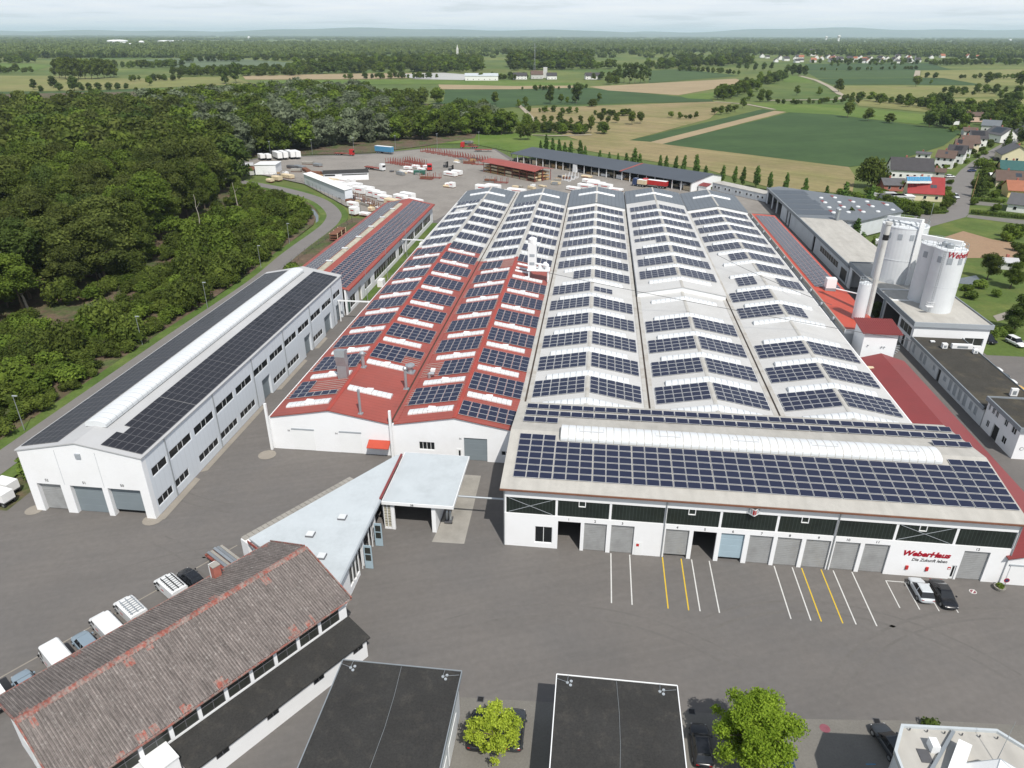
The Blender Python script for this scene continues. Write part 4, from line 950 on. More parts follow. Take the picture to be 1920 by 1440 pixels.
# ------------------------------------------------------------------ old warehouse, lower left
WD = math.atan2(.539, .842); mid = (-27.95, -26.35); x, y = fw(*mid)
T = thingw('old_warehouse', 'old warehouse with weathered brown corrugated roof and black lean-to', 'warehouse', x, y, -TH-WD)
hw, hl, we, wr = 7.0, 13.9, 6.35, 9.25
mb = MB(); mb.ext([(-hw+.2, 0), (hw-.2, 0), (hw-.2, we-.2), (0, wr-.3), (-hw+.2, we-.2)], 1, -hl, -hl+.3); mb.ext([(-hw+.2, 0), (hw-.2, 0), (hw-.2, we-.2), (0, wr-.3), (-hw+.2, we-.2)], 1, hl-.3, hl)
mb.box(-hw+.2, -hw+.5, -hl+.3, hl-.3, 0, we-.2)
wall_open(mb, 'v', hw-.5, hw-.2, -hl+.3, hl-.3, 0, we-.2, [(-13.3+2.66*k, -13.3+2.66*k+2.3, 3.75, 5.95) for k in range(10)]); mb.build('wall', 'white_wall', T)
for k in range(10):
    a = -13.3+2.66*k; window(T, (0, 0), 'v', a, a+2.3, 3.75, 5.95, hw-.32, (.5,), out=1, frame='frame_dark', pane='yard_glass', fr=.06)
    g = MB(); g.box(hw-.3, hw-.24, a+.07, a+2.23, 4.75, 4.81); g.build('transom', 'frame_dark', T)
def corr(mb, s, q0, q1, pit=.27, amp=.06, rows=6, m=0):
    n = int((q1-q0)/pit*4); vs = []; sl = (wr-we)/(hw+.0)
    for r in range(rows+1):
        p = .08+(hw+.35-.08)*r/rows
        for j in range(n+1):
            q = q0+(q1-q0)*j/n; vs.append((s*p, q, wr-sl*p + amp*math.sin(2*math.pi*(q-q0)/pit) - .035*(r % 1) + (.03 if r < rows else 0)))
    mb.add(vs, [(r*(n+1)+j, r*(n+1)+j+1, (r+1)*(n+1)+j+1, (r+1)*(n+1)+j) for r in range(rows) for j in range(n)], m)
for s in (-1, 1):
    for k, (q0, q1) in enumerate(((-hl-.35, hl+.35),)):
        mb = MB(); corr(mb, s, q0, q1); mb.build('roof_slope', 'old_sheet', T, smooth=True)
mb = MB()
vs = []; n = 78
for j in range(n*4+1):
    q = -hl-.38+(2*hl+.76)*j/(n*4)
    for p, z in ((-.42, -.10), (0, .13), (.42, -.10)): vs.append((p, q, wr+z+.035*math.sin(2*math.pi*j/4)))
mb.add(vs, [(3*j+i, 3*j+i+1, 3*j+i+4, 3*j+i+3) for j in range(n*4) for i in (0, 1)]); mb.build('ridge_cap', 'old_sheet_red', T, smooth=True)
sl = (wr-we)/hw
for s in (-1, 1):
    for q in (-hl-.42, hl+.42):
        mb = MB(); mb.bar((s*.1, q, wr-.02), (s*(hw+.4), q, wr-sl*(hw+.4)-.0), .12, .34); mb.build('verge_board', 'old_sheet_red', T)
    mb = MB(); mb.box(s*(hw+.36) if s > 0 else -hw-.52, hw+.52 if s > 0 else -hw-.36, -hl-.3, hl+.3, wr-sl*(hw+.4)-.12, wr-sl*(hw+.4)+.0); mb.build('gutter', 'old_sheet_red', T)
rr = random.Random(5)
for k in range(26):                                      # sheets that kept their red paint
    s = 1 if k % 3 else -1; q = rr.uniform(-hl, hl); w = rr.uniform(.3, .9); p1 = hw+.33; p0 = p1-rr.uniform(.3, 1.1)
    if k % 5 == 0: p0, p1 = .45, .45+rr.uniform(.4, 1.0)
    mb = MB(); n = int(w/.09); vs = []
    for p in (p0, p1):
        for j in range(n+1):
            qq = q+w*j/n; vs.append((s*p, qq, wr-sl*p+.06*math.sin(2*math.pi*(qq+hl+.35)/.27)+.012+(.03 if p < hw else .0)))
    mb.add(vs, [(j, j+1, n+2+j, n+1+j) for j in range(n)]); mb.build('red_patch', 'old_sheet_red', T, smooth=True)
mb = MB(); mb.prism([(7.2, -5.9), (10.0, -5.9), (10.0, 13.7), (7.2, 13.7)], 0, lambda x, y: 3.35-(x-7.2)*.24); mb.build('lean_to_wall', 'white_wall', T)
mb = MB(); mb.add([(6.85,-6.1,3.42),(10.35,-6.1,2.62),(10.35,14.0,2.62),(6.85,14.0,3.42),(6.85,-6.1,3.58),(10.35,-6.1,2.78),(10.35,14.0,2.78),(6.85,14.0,3.58)], [(3,2,1,0),(4,5,6,7),(0,1,5,4),(1,2,6,5),(2,3,7,6),(3,0,4,7)]); mb.build('lean_to_roof', 'felt', T)
for q in (-3.6, 1.6, 6.9, 11.9):
    window(T, (0, 0), 'v', q, q+1.25, 1.75, 2.35, 10.001, (.5,), out=1, frame='frame_dark', fr=.05)
mb = MB(); mb.box(6.9, 8.9, -8.4, -6.15, 0, 3.9); mb.build('white_porch', 'white_wall', T)
mb = MB(); mb.box(6.75, 9.05, -8.55, -6.12, 3.901, 4.05); mb.build('porch_roof', 'white_trim', T)
u, v = uv_at(377, 1082, 6.8); px_, py_ = fw(u, v); lc = T.matrix_world
mb = MB(); mb.box(-6.5, -5.7, 6.4, 7.2, 5.5, 8.3); ch = mb.build('chimney', 'brick_red', T)
mb = MB(); mb.box(-6.55, -5.65, 6.35, 7.25, 8.301, 8.4); mb.build('chimney_cap', 'concrete', ch)
mb = MB(); mb.box(-6.75, -6.501, 6.4, 7.2, 5.3, 8.3); mb.build('chimney_side', 'white_trim', ch)
for s in (-1, 1):
    mb = MB(); mb.box(s*3-.9, s*3+.9, -hl-.03, -hl-.001, 0, 3.4); mb.build('gable_door', 'white_trim', T)

# ------------------------------------------------------------------ flat black roofed garages in the foreground
def garage(u0, u1, v0, v1, h, lab, light):
    oo = ((u0+u1)/2, v1); T = thing('garage_block', lab, 'garage', *oo, 'black roofed garage blocks')
    mb = MB(oo); mb.box(u0+.25, u1-.25, v0+.3, v1-.25, 0, h-.35); mb.build('wall', 'grey_white_wall', T)
    mb = MB(oo); mb.box(u0, u1, v0, v1, h-.35, h-.02); mb.build('roof', 'felt', T)
    m = 'white_trim' if light else 'fascia'
    for k, (a, b, c, d) in enumerate(((u0-.06, u1+.06, v1, v1+.09), (u0-.09, u0, v0, v1-.002), (u1, u1+.09, v0, v1-.002))):
        mb = MB(oo); mb.box(a, b, c, d, h-.4, h+.06); mb.build('roof_edge', m, T)
    mb = MB(oo); um = (u0+u1)/2; P = [(um+.25*math.sin(j*.9), v1-.1-(v1-v0)*j/6) for j in range(7)]
    for p, q in zip(P[:-1], P[1:]): mb.bar((*p, h), (*q, h), .025, .03)
    mb.build('lightning_wire', 'fascia', T)
    for u, sg in ((u0+1.0, 1), (u1-1.6, -1)):
        for j, (du, dv) in enumerate(((0, -.8), (.35, -.6), (.3, -1.05))):
            g = MB(oo); g.lathe((u+du, v1+dv), [(.14, h-.02), (.14, h+.05)], 10); g.build('wire_weight', 'fascia_light', T)
        g = MB(oo); g.bar((u, v1-.8, h+.08), (u+.05, v1, h+.08), .03, .03); g.bar((u, v1-.8, h+.08), (u-1.0 if sg > 0 else u+1.5, v1-.5, h+.08), .03, .03); g.build('lightning_wire', 'zinc', T)
    for k in range(4):
        a = v0+.8+k*(v1-v0-2)/4
        g = MB(oo); g.box(u1-.25, u1-.2, a, a+(v1-v0-3)/4.6, .05, 2.6); g.build('garage_door', 'white_trim', T)
    return T
garage(-12.3, -.75, -46, -26.1, 5.8, 'black flat roofed garage block on the left of the lime green sapling', 0)
garage(8.3, 19.4, -46, -25.4, 5.8, 'black flat roofed garage block with a bright white roof edge', 1)

# ------------------------------------------------------------------ grey roofed pavilion, lower right corner
o = (41, -31); T = thing('pavilion', 'pale flat roofed pavilion with chamfered corners and a glass pyramid', 'building', *o)
P = [(35.3,-46),(48.2,-46),(47.9,-33.0),(44.4,-29.7),(37.0,-30.1),(35.6,-32.6)]
mb = MB(o); mb.prism(P, 0, 8.6); mb.build('wall', 'grey_white_wall', T)
def inset(P, d):
    c = Vector((sum(p[0] for p in P)/len(P), sum(p[1] for p in P)/len(P))); return [tuple(c+(Vector(p)-c)*(1-d)) for p in P]
mb = MB(o); Q = inset(P, -.03); I = inset(P, .005); n = len(P)
mb.prism(Q, 8.601, 8.8); mb.build('roof', 'roof_concrete', T)
mb = MB(o); vs = [(*p, 8.801) for p in Q]+[(*p, 9.05) for p in Q]+[(*p, 9.05) for p in I]+[(*p, 8.801) for p in I]
mb.add(vs, [(k*n+i, k*n+(i+1) % n, (k+1)*n+(i+1) % n, (k+1)*n+i) for k in range(3) for i in range(n)]); mb.build('parapet', 'roof_bluegrey', T)
mb = MB(o); c = (42.4, -33.6, 10.6); B4 = [(39.0,-38.5,8.85),(46.8,-38.5,8.85),(45.6,-33.9,8.85),(40.2,-33.0,8.85)]
mb.add(B4+[c], [(0,1,4),(1,2,4),(2,3,4),(3,0,4),(3,2,1,0)]); mb.build('glass_pyramid', 'white_trim', T)
for p in B4: g = MB(o); g.bar(p, c, .05, .05); g.build('pyramid_rib', 'fascia_light', T)
mb = MB(o); mb.prism([(37.6,-35.6),(38.5,-36.0),(41.35,-31.9),(40.6,-31.35)], 8.81, lambda x, y: 9.3+.12*(x-37.6)); mb.build('roof_lantern', 'white_trim', T)
g = MB(o); g.bar((40.9, -30.1, 8.95), (37.6, -34.0, 8.95), .25, .2); g.build('cable_tray', 'fascia', T)
g = MB(o); g.box(38.3, 38.9, -32.3, -31.4, 8.82, 9.6); g.build('air_unit', 'white_trim', T)
g = MB(o); g.box(37.3, 38.2, -33.2, -32.0, 8.802, 8.86); g.build('grating', 'steel_dark', T)
g = MB(o); g.cyl((43.0, -32.6, 8.8), (43.9, -31.6, 12.4), .035, .015, n=6); g.build('aerial', 'steel', T)
for k in range(6): g = MB(o); g.cyl((37.4+1.35*k, -30.35, 8.9), (37.4+1.35*k, -30.35, 9.12), .06, n=6); g.build('edge_clip', 'steel_dark', T)
# ------------------------------------------------------------------ red roofed store along the right edge
o = (65.2, 0); T = thing('red_store', 'long low store with plain dark red roof right of the pale halls', 'store', *o)
mb = MB(o); mb.ext([(60.9, 0), (69.4, 0), (69.4, 4.05), (65.2, 5.35), (60.9, 4.05)], 1, -.2, .1); mb.ext([(60.9, 0), (69.4, 0), (69.4, 4.05), (65.2, 5.35), (60.9, 4.05)], 1, 57.2, 57.5)
mb.box(69.1, 69.4, .1, 57.2, 0, 4.05); mb.build('wall', 'white_wall', T)
mb = MB(o); mb.ext([(60.6, 4.0), (65.2, 5.4), (69.7, 4.0), (69.7, 4.16), (65.2, 5.56), (60.6, 4.16)], 1, -.6, 57.9); mb.build('roof', 'roof_red_dark', T)
for u in (61.4, 64.2): g = MB(o); g.box(u, u+2.5, -.26, -.201, .05, 2.9); g.build('sliding_gate', 'white_trim', T)
g = MB(o); g.box(61.2, 66.9, -.32, -.201, 2.95, 3.1); g.build('gate_rail', 'fascia_light', T)
g = MB(o); g.box(61.3, 62.7, 52.6, 53.4, 4.55, 4.72); g.build('roof_board', 'timber_pale', T)
# white tower house
o = (65.6, 61); T = thing('tower_house', 'white windowless tower house with ribbed red lean roof beside small silo', 'tower', *o)
mb = MB(o); mb.prism([(62.5,60.6),(68.7,60.6),(68.7,66.0),(62.5,66.0)], 0, lambda x, y: 8.5+(y-60.6)*.11); mb.build('wall', 'white_wall', T)
mb = MB(o); mb.add([(61.9,60.0,8.52),(69.3,60.0,8.52),(69.3,66.6,9.25),(61.9,66.6,9.25),(61.9,60.0,8.68),(69.3,60.0,8.68),(69.3,66.6,9.41),(61.9,66.6,9.41)], [(3,2,1,0),(4,5,6,7),(0,1,5,4),(1,2,6,5),(2,3,7,6),(3,0,4,7)]); mb.build('roof', 'roof_red_dark', T)
for k in range(19): g = MB(o); x = 62.1+.388*k; g.bar((x, 60.0, 8.72), (x, 66.6, 9.45), .09, .07); g.build('roof_rib', 'roof_red_dark', T)
for u, z in ((63.5, 6.0), (66.1, 5.8), (66.6, 5.8)): g = MB(o); g.cyl((u, 60.6, z), (u, 60.35, z), .12, n=8); g.build('wall_vent', 'zinc', T)
g = MB(o); g.box(64.9, 67.6, 60.53, 60.599, .1, 3.2); g.build('gate', 'white_trim', T)
t = thing('spiral_stair', 'small steel stair tower squeezed beside the white tower house', 'stairs', 70.2, 64.0)
mb = MB(); mb.cyl((0, 0, 0), (0, 0, 5.2), .08, n=6); mb.build('post', 'zinc', t)
for k in range(14):
    a = k*.5; g = MB(); g.bar((.1*math.cos(a), .1*math.sin(a), .35*k+.2), (.8*math.cos(a), .8*math.sin(a), .35*k+.2), .28, .04); g.build('tread', 'zinc', t)
t = thing('gas_tank', 'upright pale cylindrical tank at the foot of the white tower house', 'tank', 70.6, 59.6)
mb = MB(); mb.lathe((0, 0), [(.75, 0), (.75, 1.7), (.55, 2.1), (.1, 2.25)], 14); mb.build('tank_body', 'zinc', t)
# orange roofed strip
o = (64.9, 67); T = thing('orange_roof_building', 'narrow building with orange red roof and a long field of solar panels', 'factory building', *o)
mb = MB(o); mb.box(61.0, 68.6, 67.0, 171, 0, 5.9); mb.build('wall', 'grey_white_wall', T)
mb = MB(o); mb.box(60.9, 61.18, 66.8, 171.2, 5.9, 6.75); mb.build('parapet', 'concrete', T)
mb = MB(o); mb.box(60.9, 68.7, 66.6, 66.79, 5.9, 6.75); mb.build('parapet', 'white_trim', T)
mb = MB(o); mb.add([(61.18,66.8,6.62),(68.9,66.8,6.2),(68.9,171.2,6.2),(61.18,171.2,6.62),(61.18,66.8,5.9),(68.9,66.8,5.9),(68.9,171.2,5.9),(61.18,171.2,5.9)], [(0,1,2,3),(7,6,5,4),(0,4,5,1),(1,5,6,2),(2,6,7,3),(3,7,4,0)]); mb.build('roof', 'roof_orange', T)
for k in range(11):
    v = 74+9.2*k; g = MB(o); g.cyl((60.55, v, 6.3), (60.89, v, 6.3), .42, n=12); g.build('extract_fan', 'fascia_light', T)
it = []; ta = math.atan(.42/7.72)
for r in range(58):
    for c in range(5): u = 62.05+1.22*(c+.5); it.append((u, 95+1.28*r, 6.62-(u-61.18)*.0544+.12, 0, ta))
panels(T, o, it, 1.08, 1.08)
t = thing('rooftop_unit', 'white boxy ventilation unit on the orange roof', 'ventilation unit', 65.0, 93.0, z=6.4)
mb = MB(); mb.box(-1.2, 1.2, -.9, .9, 0, .7); mb.build('base', 'fascia', t)
mb = MB(); mb.box(-1.1, 1.1, -.9, .9, .701, 2.9); mb.build('housing', 'white_trim', t)
mb = MB(); mb.cyl((1.2, 0, .4), (3.0, -1.0, .3), .16, n=8); mb.cyl((3.0, -1.0, .3), (5.4, -3.8, .5), .16, n=8); mb.build('pipe', 'white_trim', t)
# small silo and chimney stack
def silo(name, lab, u, v, z0, z1, r, rail=True, win=0, cat='silo', group=None, m='silo_white', pipes=1):
    t = thing(name, lab, cat, u, v, group, z=z0); h = z1-z0
    mb = MB(); mb.lathe((0, 0), [(r, 0), (r, h*.42), (r*1.012, h*.42), (r*1.012, h*.43), (r, h*.43), (r, h-.25), (r*1.01, h-.25), (r*1.01, h), (r*.95, h+.05), (r*.3, h+.4), (.01, h+.45)], 40); b = mb.build('shell', m, t, smooth=False)
    if rail:
        for zz in (.55, 1.1):
            mb = MB(); n = 28
            for i in range(n):
                a, c = 2*math.pi*i/n, 2*math.pi*(i+1)/n; mb.bar((r*.97*math.cos(a), r*.97*math.sin(a), h+zz), (r*.97*math.cos(c), r*.97*math.sin(c), h+zz), .05, .05)
            tag(mb.build('guard_rail', 'zinc', t), kind='stuff')
        mb = MB()
        for i in range(14):
            a = 2*math.pi*i/14; mb.bar((r*.97*math.cos(a), r*.97*math.sin(a), h), (r*.97*math.cos(a), r*.97*math.sin(a), h+1.1), .05, .05)
        tag(mb.build('rail_posts', 'zinc', t), kind='stuff')
    for k in range(win):
        a = -math.pi/2 + (-1.0+2.0*k/max(1, win-1)); mb = MB(); c, s = math.cos(a), math.sin(a)
        vs = [((r+.06)*c-s*x, (r+.06)*s+c*x, z) for x, z in ((-.45, h-2.7), (.45, h-2.7), (.45, h-1.4), (-.45, h-1.4))]+[((r-.2)*c-s*x, (r-.2)*s+c*x, z) for x, z in ((-.45, h-2.7), (.45, h-2.7), (.45, h-1.4), (-.45, h-1.4))]
        mb.add(vs, [(0,1,2,3),(0,4,5,1),(1,5,6,2),(2,6,7,3),(3,7,4,0)]); mb.build('explosion_panel', 'fascia_light', t)
    return t, h
t, h = silo('small_silo', 'slim white silo rising beside the orange roof', 65.7, 74.2, 6.5, 14.2, 1.25)
mb = MB()
for x in (1.05, 1.45): mb.bar((x, -.75, 0), (x, -.75, h+1), .05, .05)
for k in range(20): mb.bar((1.05, -.75, .4*k+.2), (1.45, -.75, .4*k+.2), .04, .04)
mb.build('ladder', 'zinc', t)
t = thing('chimney_stack', 'tall leaning looking concrete grey chimney stack with black band', 'chimney', 69.0, 78.2)
mb = MB(); mb.lathe((0, 0), [(.66, 0), (.52, 25.4)], 18); mb.build('shaft', 'stack', t)
mb = MB(); mb.lathe((0, 0), [(.57, 22.3), (.57, 23.4)], 18); mb.build('band', 'black', t)
mb = MB(); mb.lathe((0, 0), [(.53, 25.4), (.66, 25.5), (.66, 26.0), (.4, 26.0)], 18); mb.build('rim', 'stack', t)
t['label'] = 'tall slender grey chimney stack with a black band'
# silo building
o = (84.3, 73); T = thing('silo_building', 'flat roofed building with grey fascia that carries the big white silos', 'factory building', *o)
mb = MB(o)
wall_open(mb, 'u', 73.0, 73.35, 76.9, 91.7, 0, 6.0, [(87.3, 91.0, 1.9, 3.6)])
wall_open(mb, 'v', 76.9, 77.25, 73.35, 116, 0, 6.0, [(74.0,80.2,2.9,4.9),(81.0,90,0,5.2),(90.6,99.5,0,5.2),(100.1,114.5,0,5.2)]); mb.box(91.35, 91.7, 73.35, 116, 0, 6.0); mb.box(76.9, 91.7, 116, 116.35, 0, 6); mb.build('wall', 'white_wall', T)
mb = MB(o); mb.box(76.7, 91.9, 72.8, 116.5, 6.0, 6.45); mb.build('roof', 'roof_concrete', T)
for a, b, c, d in ((76.5, 92.1, 72.6, 72.8), (76.5, 76.7, 72.8, 116.5), (91.9, 92.1, 72.8, 116.5), (76.5, 92.1, 116.5, 116.7)): g = MB(o); g.box(a, b, c, d, 5.75, 6.75); g.build('fascia', 'fascia_light' if c < 72.7 else 'fascia', T)
window(T, o, 'u', 87.3, 91.0, 1.9, 3.6, 73.2, (.5,), pane='yard_glass'); window(T, o, 'v', 74.0, 80.2, 2.9, 4.9, 77.05, (.33, .67), pane='band_glass', frame='white_trim')
for v in (90.3, 99.8): g = MB(o); g.box(76.6, 76.9, v-.2, v+.2, 0, 5.7); g.build('post', 'fascia_light', T)
for a, b in ((74.2, 75.4), (76.2, 77.2), (78.4, 79.6)): g = MB(o); g.box(76.86, 76.899, a, b, .1, 2.3); g.build('door', 'dark_inside' if a < 77 and a > 76 else 'fascia_light', T)
for v, w in ((86.8, .35), (94.5, .3)): g = MB(o); g.box(76.75, 84, v, v+w, 6.46, 6.7); g.build('roof_upstand', 'white_trim', T)
SG = 'big white silos'
t, h = silo('grain_silo', 'broadest white silo, farthest back, with conveyor arm over its top', 83.0, 104.0, 6.45, 19.8, 5.0, True, 5, group=SG)
mb = MB(); mb.box(.9, 1.9, -5.45, -4.9, -.2, h+1.5); mb.build('cable_duct', 'white_trim', t)
mb = MB(); mb.bar((-3.4, 2.5, h+1.0), (1.6, -4.8, h+1.9), .8, .7); mb.build('conveyor', 'white_trim', t)
for k in range(7):
    mb = MB(); mb.bar((-4.6+1.2*k, -2.6, h+.35), (-3.2+1.2*k, 2.8, h+.35), .3, .12); mb.build('roof_rib', 'steel', t)
mb = MB()
for x in (-5.3, -4.95): mb.bar((x, -1.2, 0), (x, -1.2, h), .06, .06)
mb.build('ladder', 'zinc', t)
t, h = silo('grain_silo', 'white silo half hidden behind the lettered one', 83.9, 88.4, 6.45, 19.3, 3.0, True, 4, group=SG)
t, h = silo('grain_silo', 'shorter white silo peeking out behind the lettered one', 88.6, 92.5, 6.45, 18.6, 2.9, False, 0, group=SG)
t, h = silo('grain_silo', 'nearest white silo with red lettering round its rim', 84.2, 82.2, 6.45, 20.0, 3.05, True, 4, group=SG)
aa = R(32)
text_mesh('lettering', 'WeberHaus', 1.7, 'logo_red', t, ((3.1)*math.sin(aa), -(3.1)*math.cos(aa), h-1.3), rot=(math.pi/2, 0, aa), shear=.28, bold=.03, bend=3.1, width=7.0)
mb = MB(); mb.bar((-4.5, 4.5, h+1.2), (1.5, -.8, h+1.2), .8, .9); mb.build('conveyor', 'white_trim', t)
for x, y in ((-1.2, .6), (.3, 1.4), (-.8, -1.0)): mb = MB(); mb.lathe((x, y), [(.7, h+.1), (.7, h+1.0), (.3, h+1.3)], 12); mb.build('filter_drum', 'zinc', t)
mb = MB()
for x in (-2.3, -1.9): mb.bar((x, -2.35, 0), (x, -2.35, h), .05, .05)
for k in range(32): mb.bar((-2.3, -2.35, .42*k+.2), (-1.9, -2.35, .42*k+.2), .04, .04)
mb.build('ladder', 'zinc', t)
mb = MB(); mb.box(-3.4, -2.0, -3.6, -2.7, 1.6, 1.7); mb.build('landing', 'white_trim', t)
for z in (2.2, 2.7): mb = MB(); mb.bar((-3.4, -3.6, z), (-2.0, -3.6, z), .05, .05); mb.bar((-3.4, -3.6, z), (-3.4, -2.7, z), .05, .05); mb.bar((-2, -3.6, 1.7), (-2, -3.6, 2.7), .05, .05); mb.build('landing_rail', 'white_trim', t)
# mossy flat roofed office wing
o = (81.4, 58); T = thing('office_wing', 'single storey office wing with mossy black flat roof and grey fascia', 'office', *o)
mb = MB(o); wall_open(mb, 'v', 76.9, 77.2, 41.0, 72.55, 0, 3.2, [(43.0,44.0,.8,2.4),(44.8,45.8,.8,2.4),(47,48.2,.4,2.6),(49,50.2,.4,2.6),(51,52.2,.4,2.6),(53,54.2,.4,2.6),(55.4,56.6,1.2,2.2),(58,59.2,0,2.5),(60.4,61.4,1.2,2.2),(64.6,65.8,.5,2.4),(66.4,67.6,.5,2.4),(70.4,71.4,.6,2.4)])
mb.box(86.0, 86.3, 41.0, 72.55, 0, 3.2); mb.build('wall', 'grey_white_wall', T)
for a, b, c, d in [(43.0,44.0,.8,2.4),(44.8,45.8,.8,2.4),(47,48.2,.4,2.6),(49,50.2,.4,2.6),(51,52.2,.4,2.6),(53,54.2,.4,2.6),(55.4,56.6,1.2,2.2),(60.4,61.4,1.2,2.2),(64.6,65.8,.5,2.4),(66.4,67.6,.5,2.4),(70.4,71.4,.6,2.4)]:
    g = MB(o); g.box(77.0, 77.08, a, b, c, d); g.build('shuttered_window', 'fascia_light', T)
g = MB(o); g.box(77.1, 77.18, 58, 59.2, 0, 2.5); g.build('door', 'dark_inside', T)
mb = MB(o); mb.box(76.6, 86.5, 40.9, 72.55, 3.2, 3.55); mb.build('roof', 'felt_moss', T)
for a, b, c, d in ((76.4, 76.6, 40.8, 72.55), (86.5, 86.62, 40.8, 72.55)): g = MB(o); g.box(a, b, c, d, 3.1, 3.75); g.build('fascia', 'fascia', T)
for lab, u, v, w, d, h in (('small white roof hatch nearest the silo building on mossy roof', 79.6, 69.8, .9, .6, .25), ('white cubic fan unit on mossy office roof', 80.6, 66.8, 1.0, .9, 1.0), ('long white air handling unit on mossy office roof', 84.0, 67.0, 4.0, .8, .9), ('low white fan box right of the long air unit', 85.6, 64.9, .9, .8, .8), ('upright white and grey unit at the near end of mossy roof', 83.6, 46.0, 1.2, .6, 1.4)):
    t = thing('roof_unit', lab, 'roof unit', u, v, 'units on the mossy roof', z=3.55); mb = MB(); mb.box(-w/2, w/2, -d/2, d/2, 0, .14); mb.build('base', 'steel_dark', t)
    mb = MB(); mb.box(-w/2+.04, w/2-.04, -d/2+.04, d/2-.04, .141, h+.1); mb.build('housing', 'white_trim', t)
    mb = MB(); mb.box(-w/4, w/4, -d/2+.02, -d/2+.035, .3*h, .8*h); mb.build('grille', 'fascia', t)
o = (82, 36); T = thing('office_block', 'two storey white office block with grey fascia at the right edge', 'office', *o)
mb = MB(o); wall_open(mb, 'v', 76.9, 77.2, 30.7, 40.7, 0, 2.9, [(33.0,34.3,.9,2.1),(35.6,37.4,0,2.5),(38.6,39.5,.9,2.1)]); wall_open(mb, 'v', 76.9, 77.2, 30.7, 40.7, 2.9, 5.2, [(31.4,32.7,3.6,4.7),(34,35,3.6,4.7),(37.0,37.8,3.6,4.7),(38.2,39.0,3.6,4.7),(39.6,40.2,3.6,4.7)])
mb.box(76.9, 90, 30.4, 30.7, 0, 5.2); mb.box(89.7, 90, 30.7, 40.7, 0, 5.2); mb.box(77.2, 89.7, 40.4, 40.7, 3.6, 5.2); mb.build('wall', 'white_wall', T)
for a, b, c, d in ((33.0,34.3,.9,2.1),(38.6,39.5,.9,2.1),(31.4,32.7,3.6,4.7),(34,35,3.6,4.7),(37.0,37.8,3.6,4.7),(38.2,39.0,3.6,4.7),(39.6,40.2,3.6,4.7)): window(T, o, 'v', a, b, c, d, 77.02, (.5,), out=-1, fr=.06)
g = MB(o); g.box(77.1, 77.18, 35.6, 37.4, 0, 2.5); g.build('door', 'dark_inside', T)
mb = MB(o); mb.box(76.7, 90.2, 30.2, 40.8, 5.2, 5.5); mb.build('roof', 'felt_moss', T)
for a, b, c, d in ((76.5, 76.7, 30.0, 41.0), (76.7, 90.2, 40.8, 41.0), (76.7, 90.2, 30.0, 30.2)): g = MB(o); g.box(a, b, c, d, 5.0, 5.75); g.build('fascia', 'fascia', T)
g = MB(o); g.cyl((77.9, 30.4, 1.9), (77.9, 30.36, 1.9), .3, n=14); s_ = g.build('round_sign', 'steel_dark', T); g = MB(o); g.cyl((77.9, 30.36, 1.9), (77.9, 30.34, 1.9), .24, n=14); g.build('sign_face', 'white_trim', s_)
# pale strip building
o = (84, 117); T = thing('strip_building', 'long flat building with stained pale concrete roof and grey fascia', 'factory building', *o)
mb = MB(o); wall_open(mb, 'v', 76.9, 77.2, 117, 222, 0, 5.2, [(118,123,.5,3.6),(126,144,2.0,3.8),(150,152.4,0,4.6),(182,184,0,4.6),(186,188,0,4.6),(196,203,0,4.8),(204,211,0,4.8),(212,220,0,4.8)]); mb.box(89.4, 89.7, 117, 171, 0, 5.2); mb.build('wall', 'grey_white_wall', T)
window(T, o, 'v', 118, 123, .5, 3.6, 77.0, (.25, .5, .75), out=-1, frame='frame_dark', pane='yard_glass'); window(T, o, 'v', 126, 144, 2.0, 3.8, 77.0, [k/8 for k in range(1, 8)], out=-1, pane='glass')
mb = MB(o); mb.box(76.8, 90.0, 116.8, 171.5, 5.2, 5.7); mb.build('roof', 'roof_concrete', T)
g = MB(o); g.box(76.5, 76.79, 116.8, 222.5, 5.0, 5.95); g.build('fascia', 'fascia', T)
for v in (168.6, 170.2):
    t = thing('twin_flue', 'shiny round flue with cap, %s of a pair on the pale roof' % ('nearer' if v < 169 else 'farther'), 'chimney', 88.2, v, 'paired flues', z=5.7)
    mb = MB(); mb.cyl((0, 0, 0), (0, 0, 3.2), .45, n=12); mb.build('pipe', 'zinc', t); mb = MB(); mb.lathe((0, 0), [(.5, 3.2), (.75, 3.5), (.5, 3.9), (.05, 4.0)], 12); mb.build('cowl', 'zinc', t)
o = (95, 195); T = thing('steel_roof_hall', 'wide hall with blue grey steel roof, dark red strips and white rooflight domes', 'hall', *o)
P = [(76.9,171.8),(95.6,168.6),(114.8,185.5),(116.2,199.8),(82.0,226),(76.9,222.2)]
mb = MB(o); mb.prism(inset(P, .02), 0, 5.3); 
mb2 = MB(o); Pw = inset(P, .02)
for i in range(len(Pw)-1):
    a, b = Vector(Pw[i]), Vector(Pw[(i+1)]); n = Vector((-(b-a).y, (b-a).x)).normalized(); mb2.prism([tuple(a), tuple(b), tuple(b+n*.3), tuple(a+n*.3)], 0, 5.2)
mb2.build('wall', 'grey_white_wall', T)
mb = MB(o); mb.prism(P, 5.25, 5.75); mb.build('roof', 'roof_steel_plain', T)
for k in range(5):
    g = MB(o); v = 176+8.6*k; g.box(77.3, 89.5-(k % 2)*1.0, v, v+7.6, 5.751, 5.80); g.build('solar_sheet', 'solar_slate', T)
rr = random.Random(3)
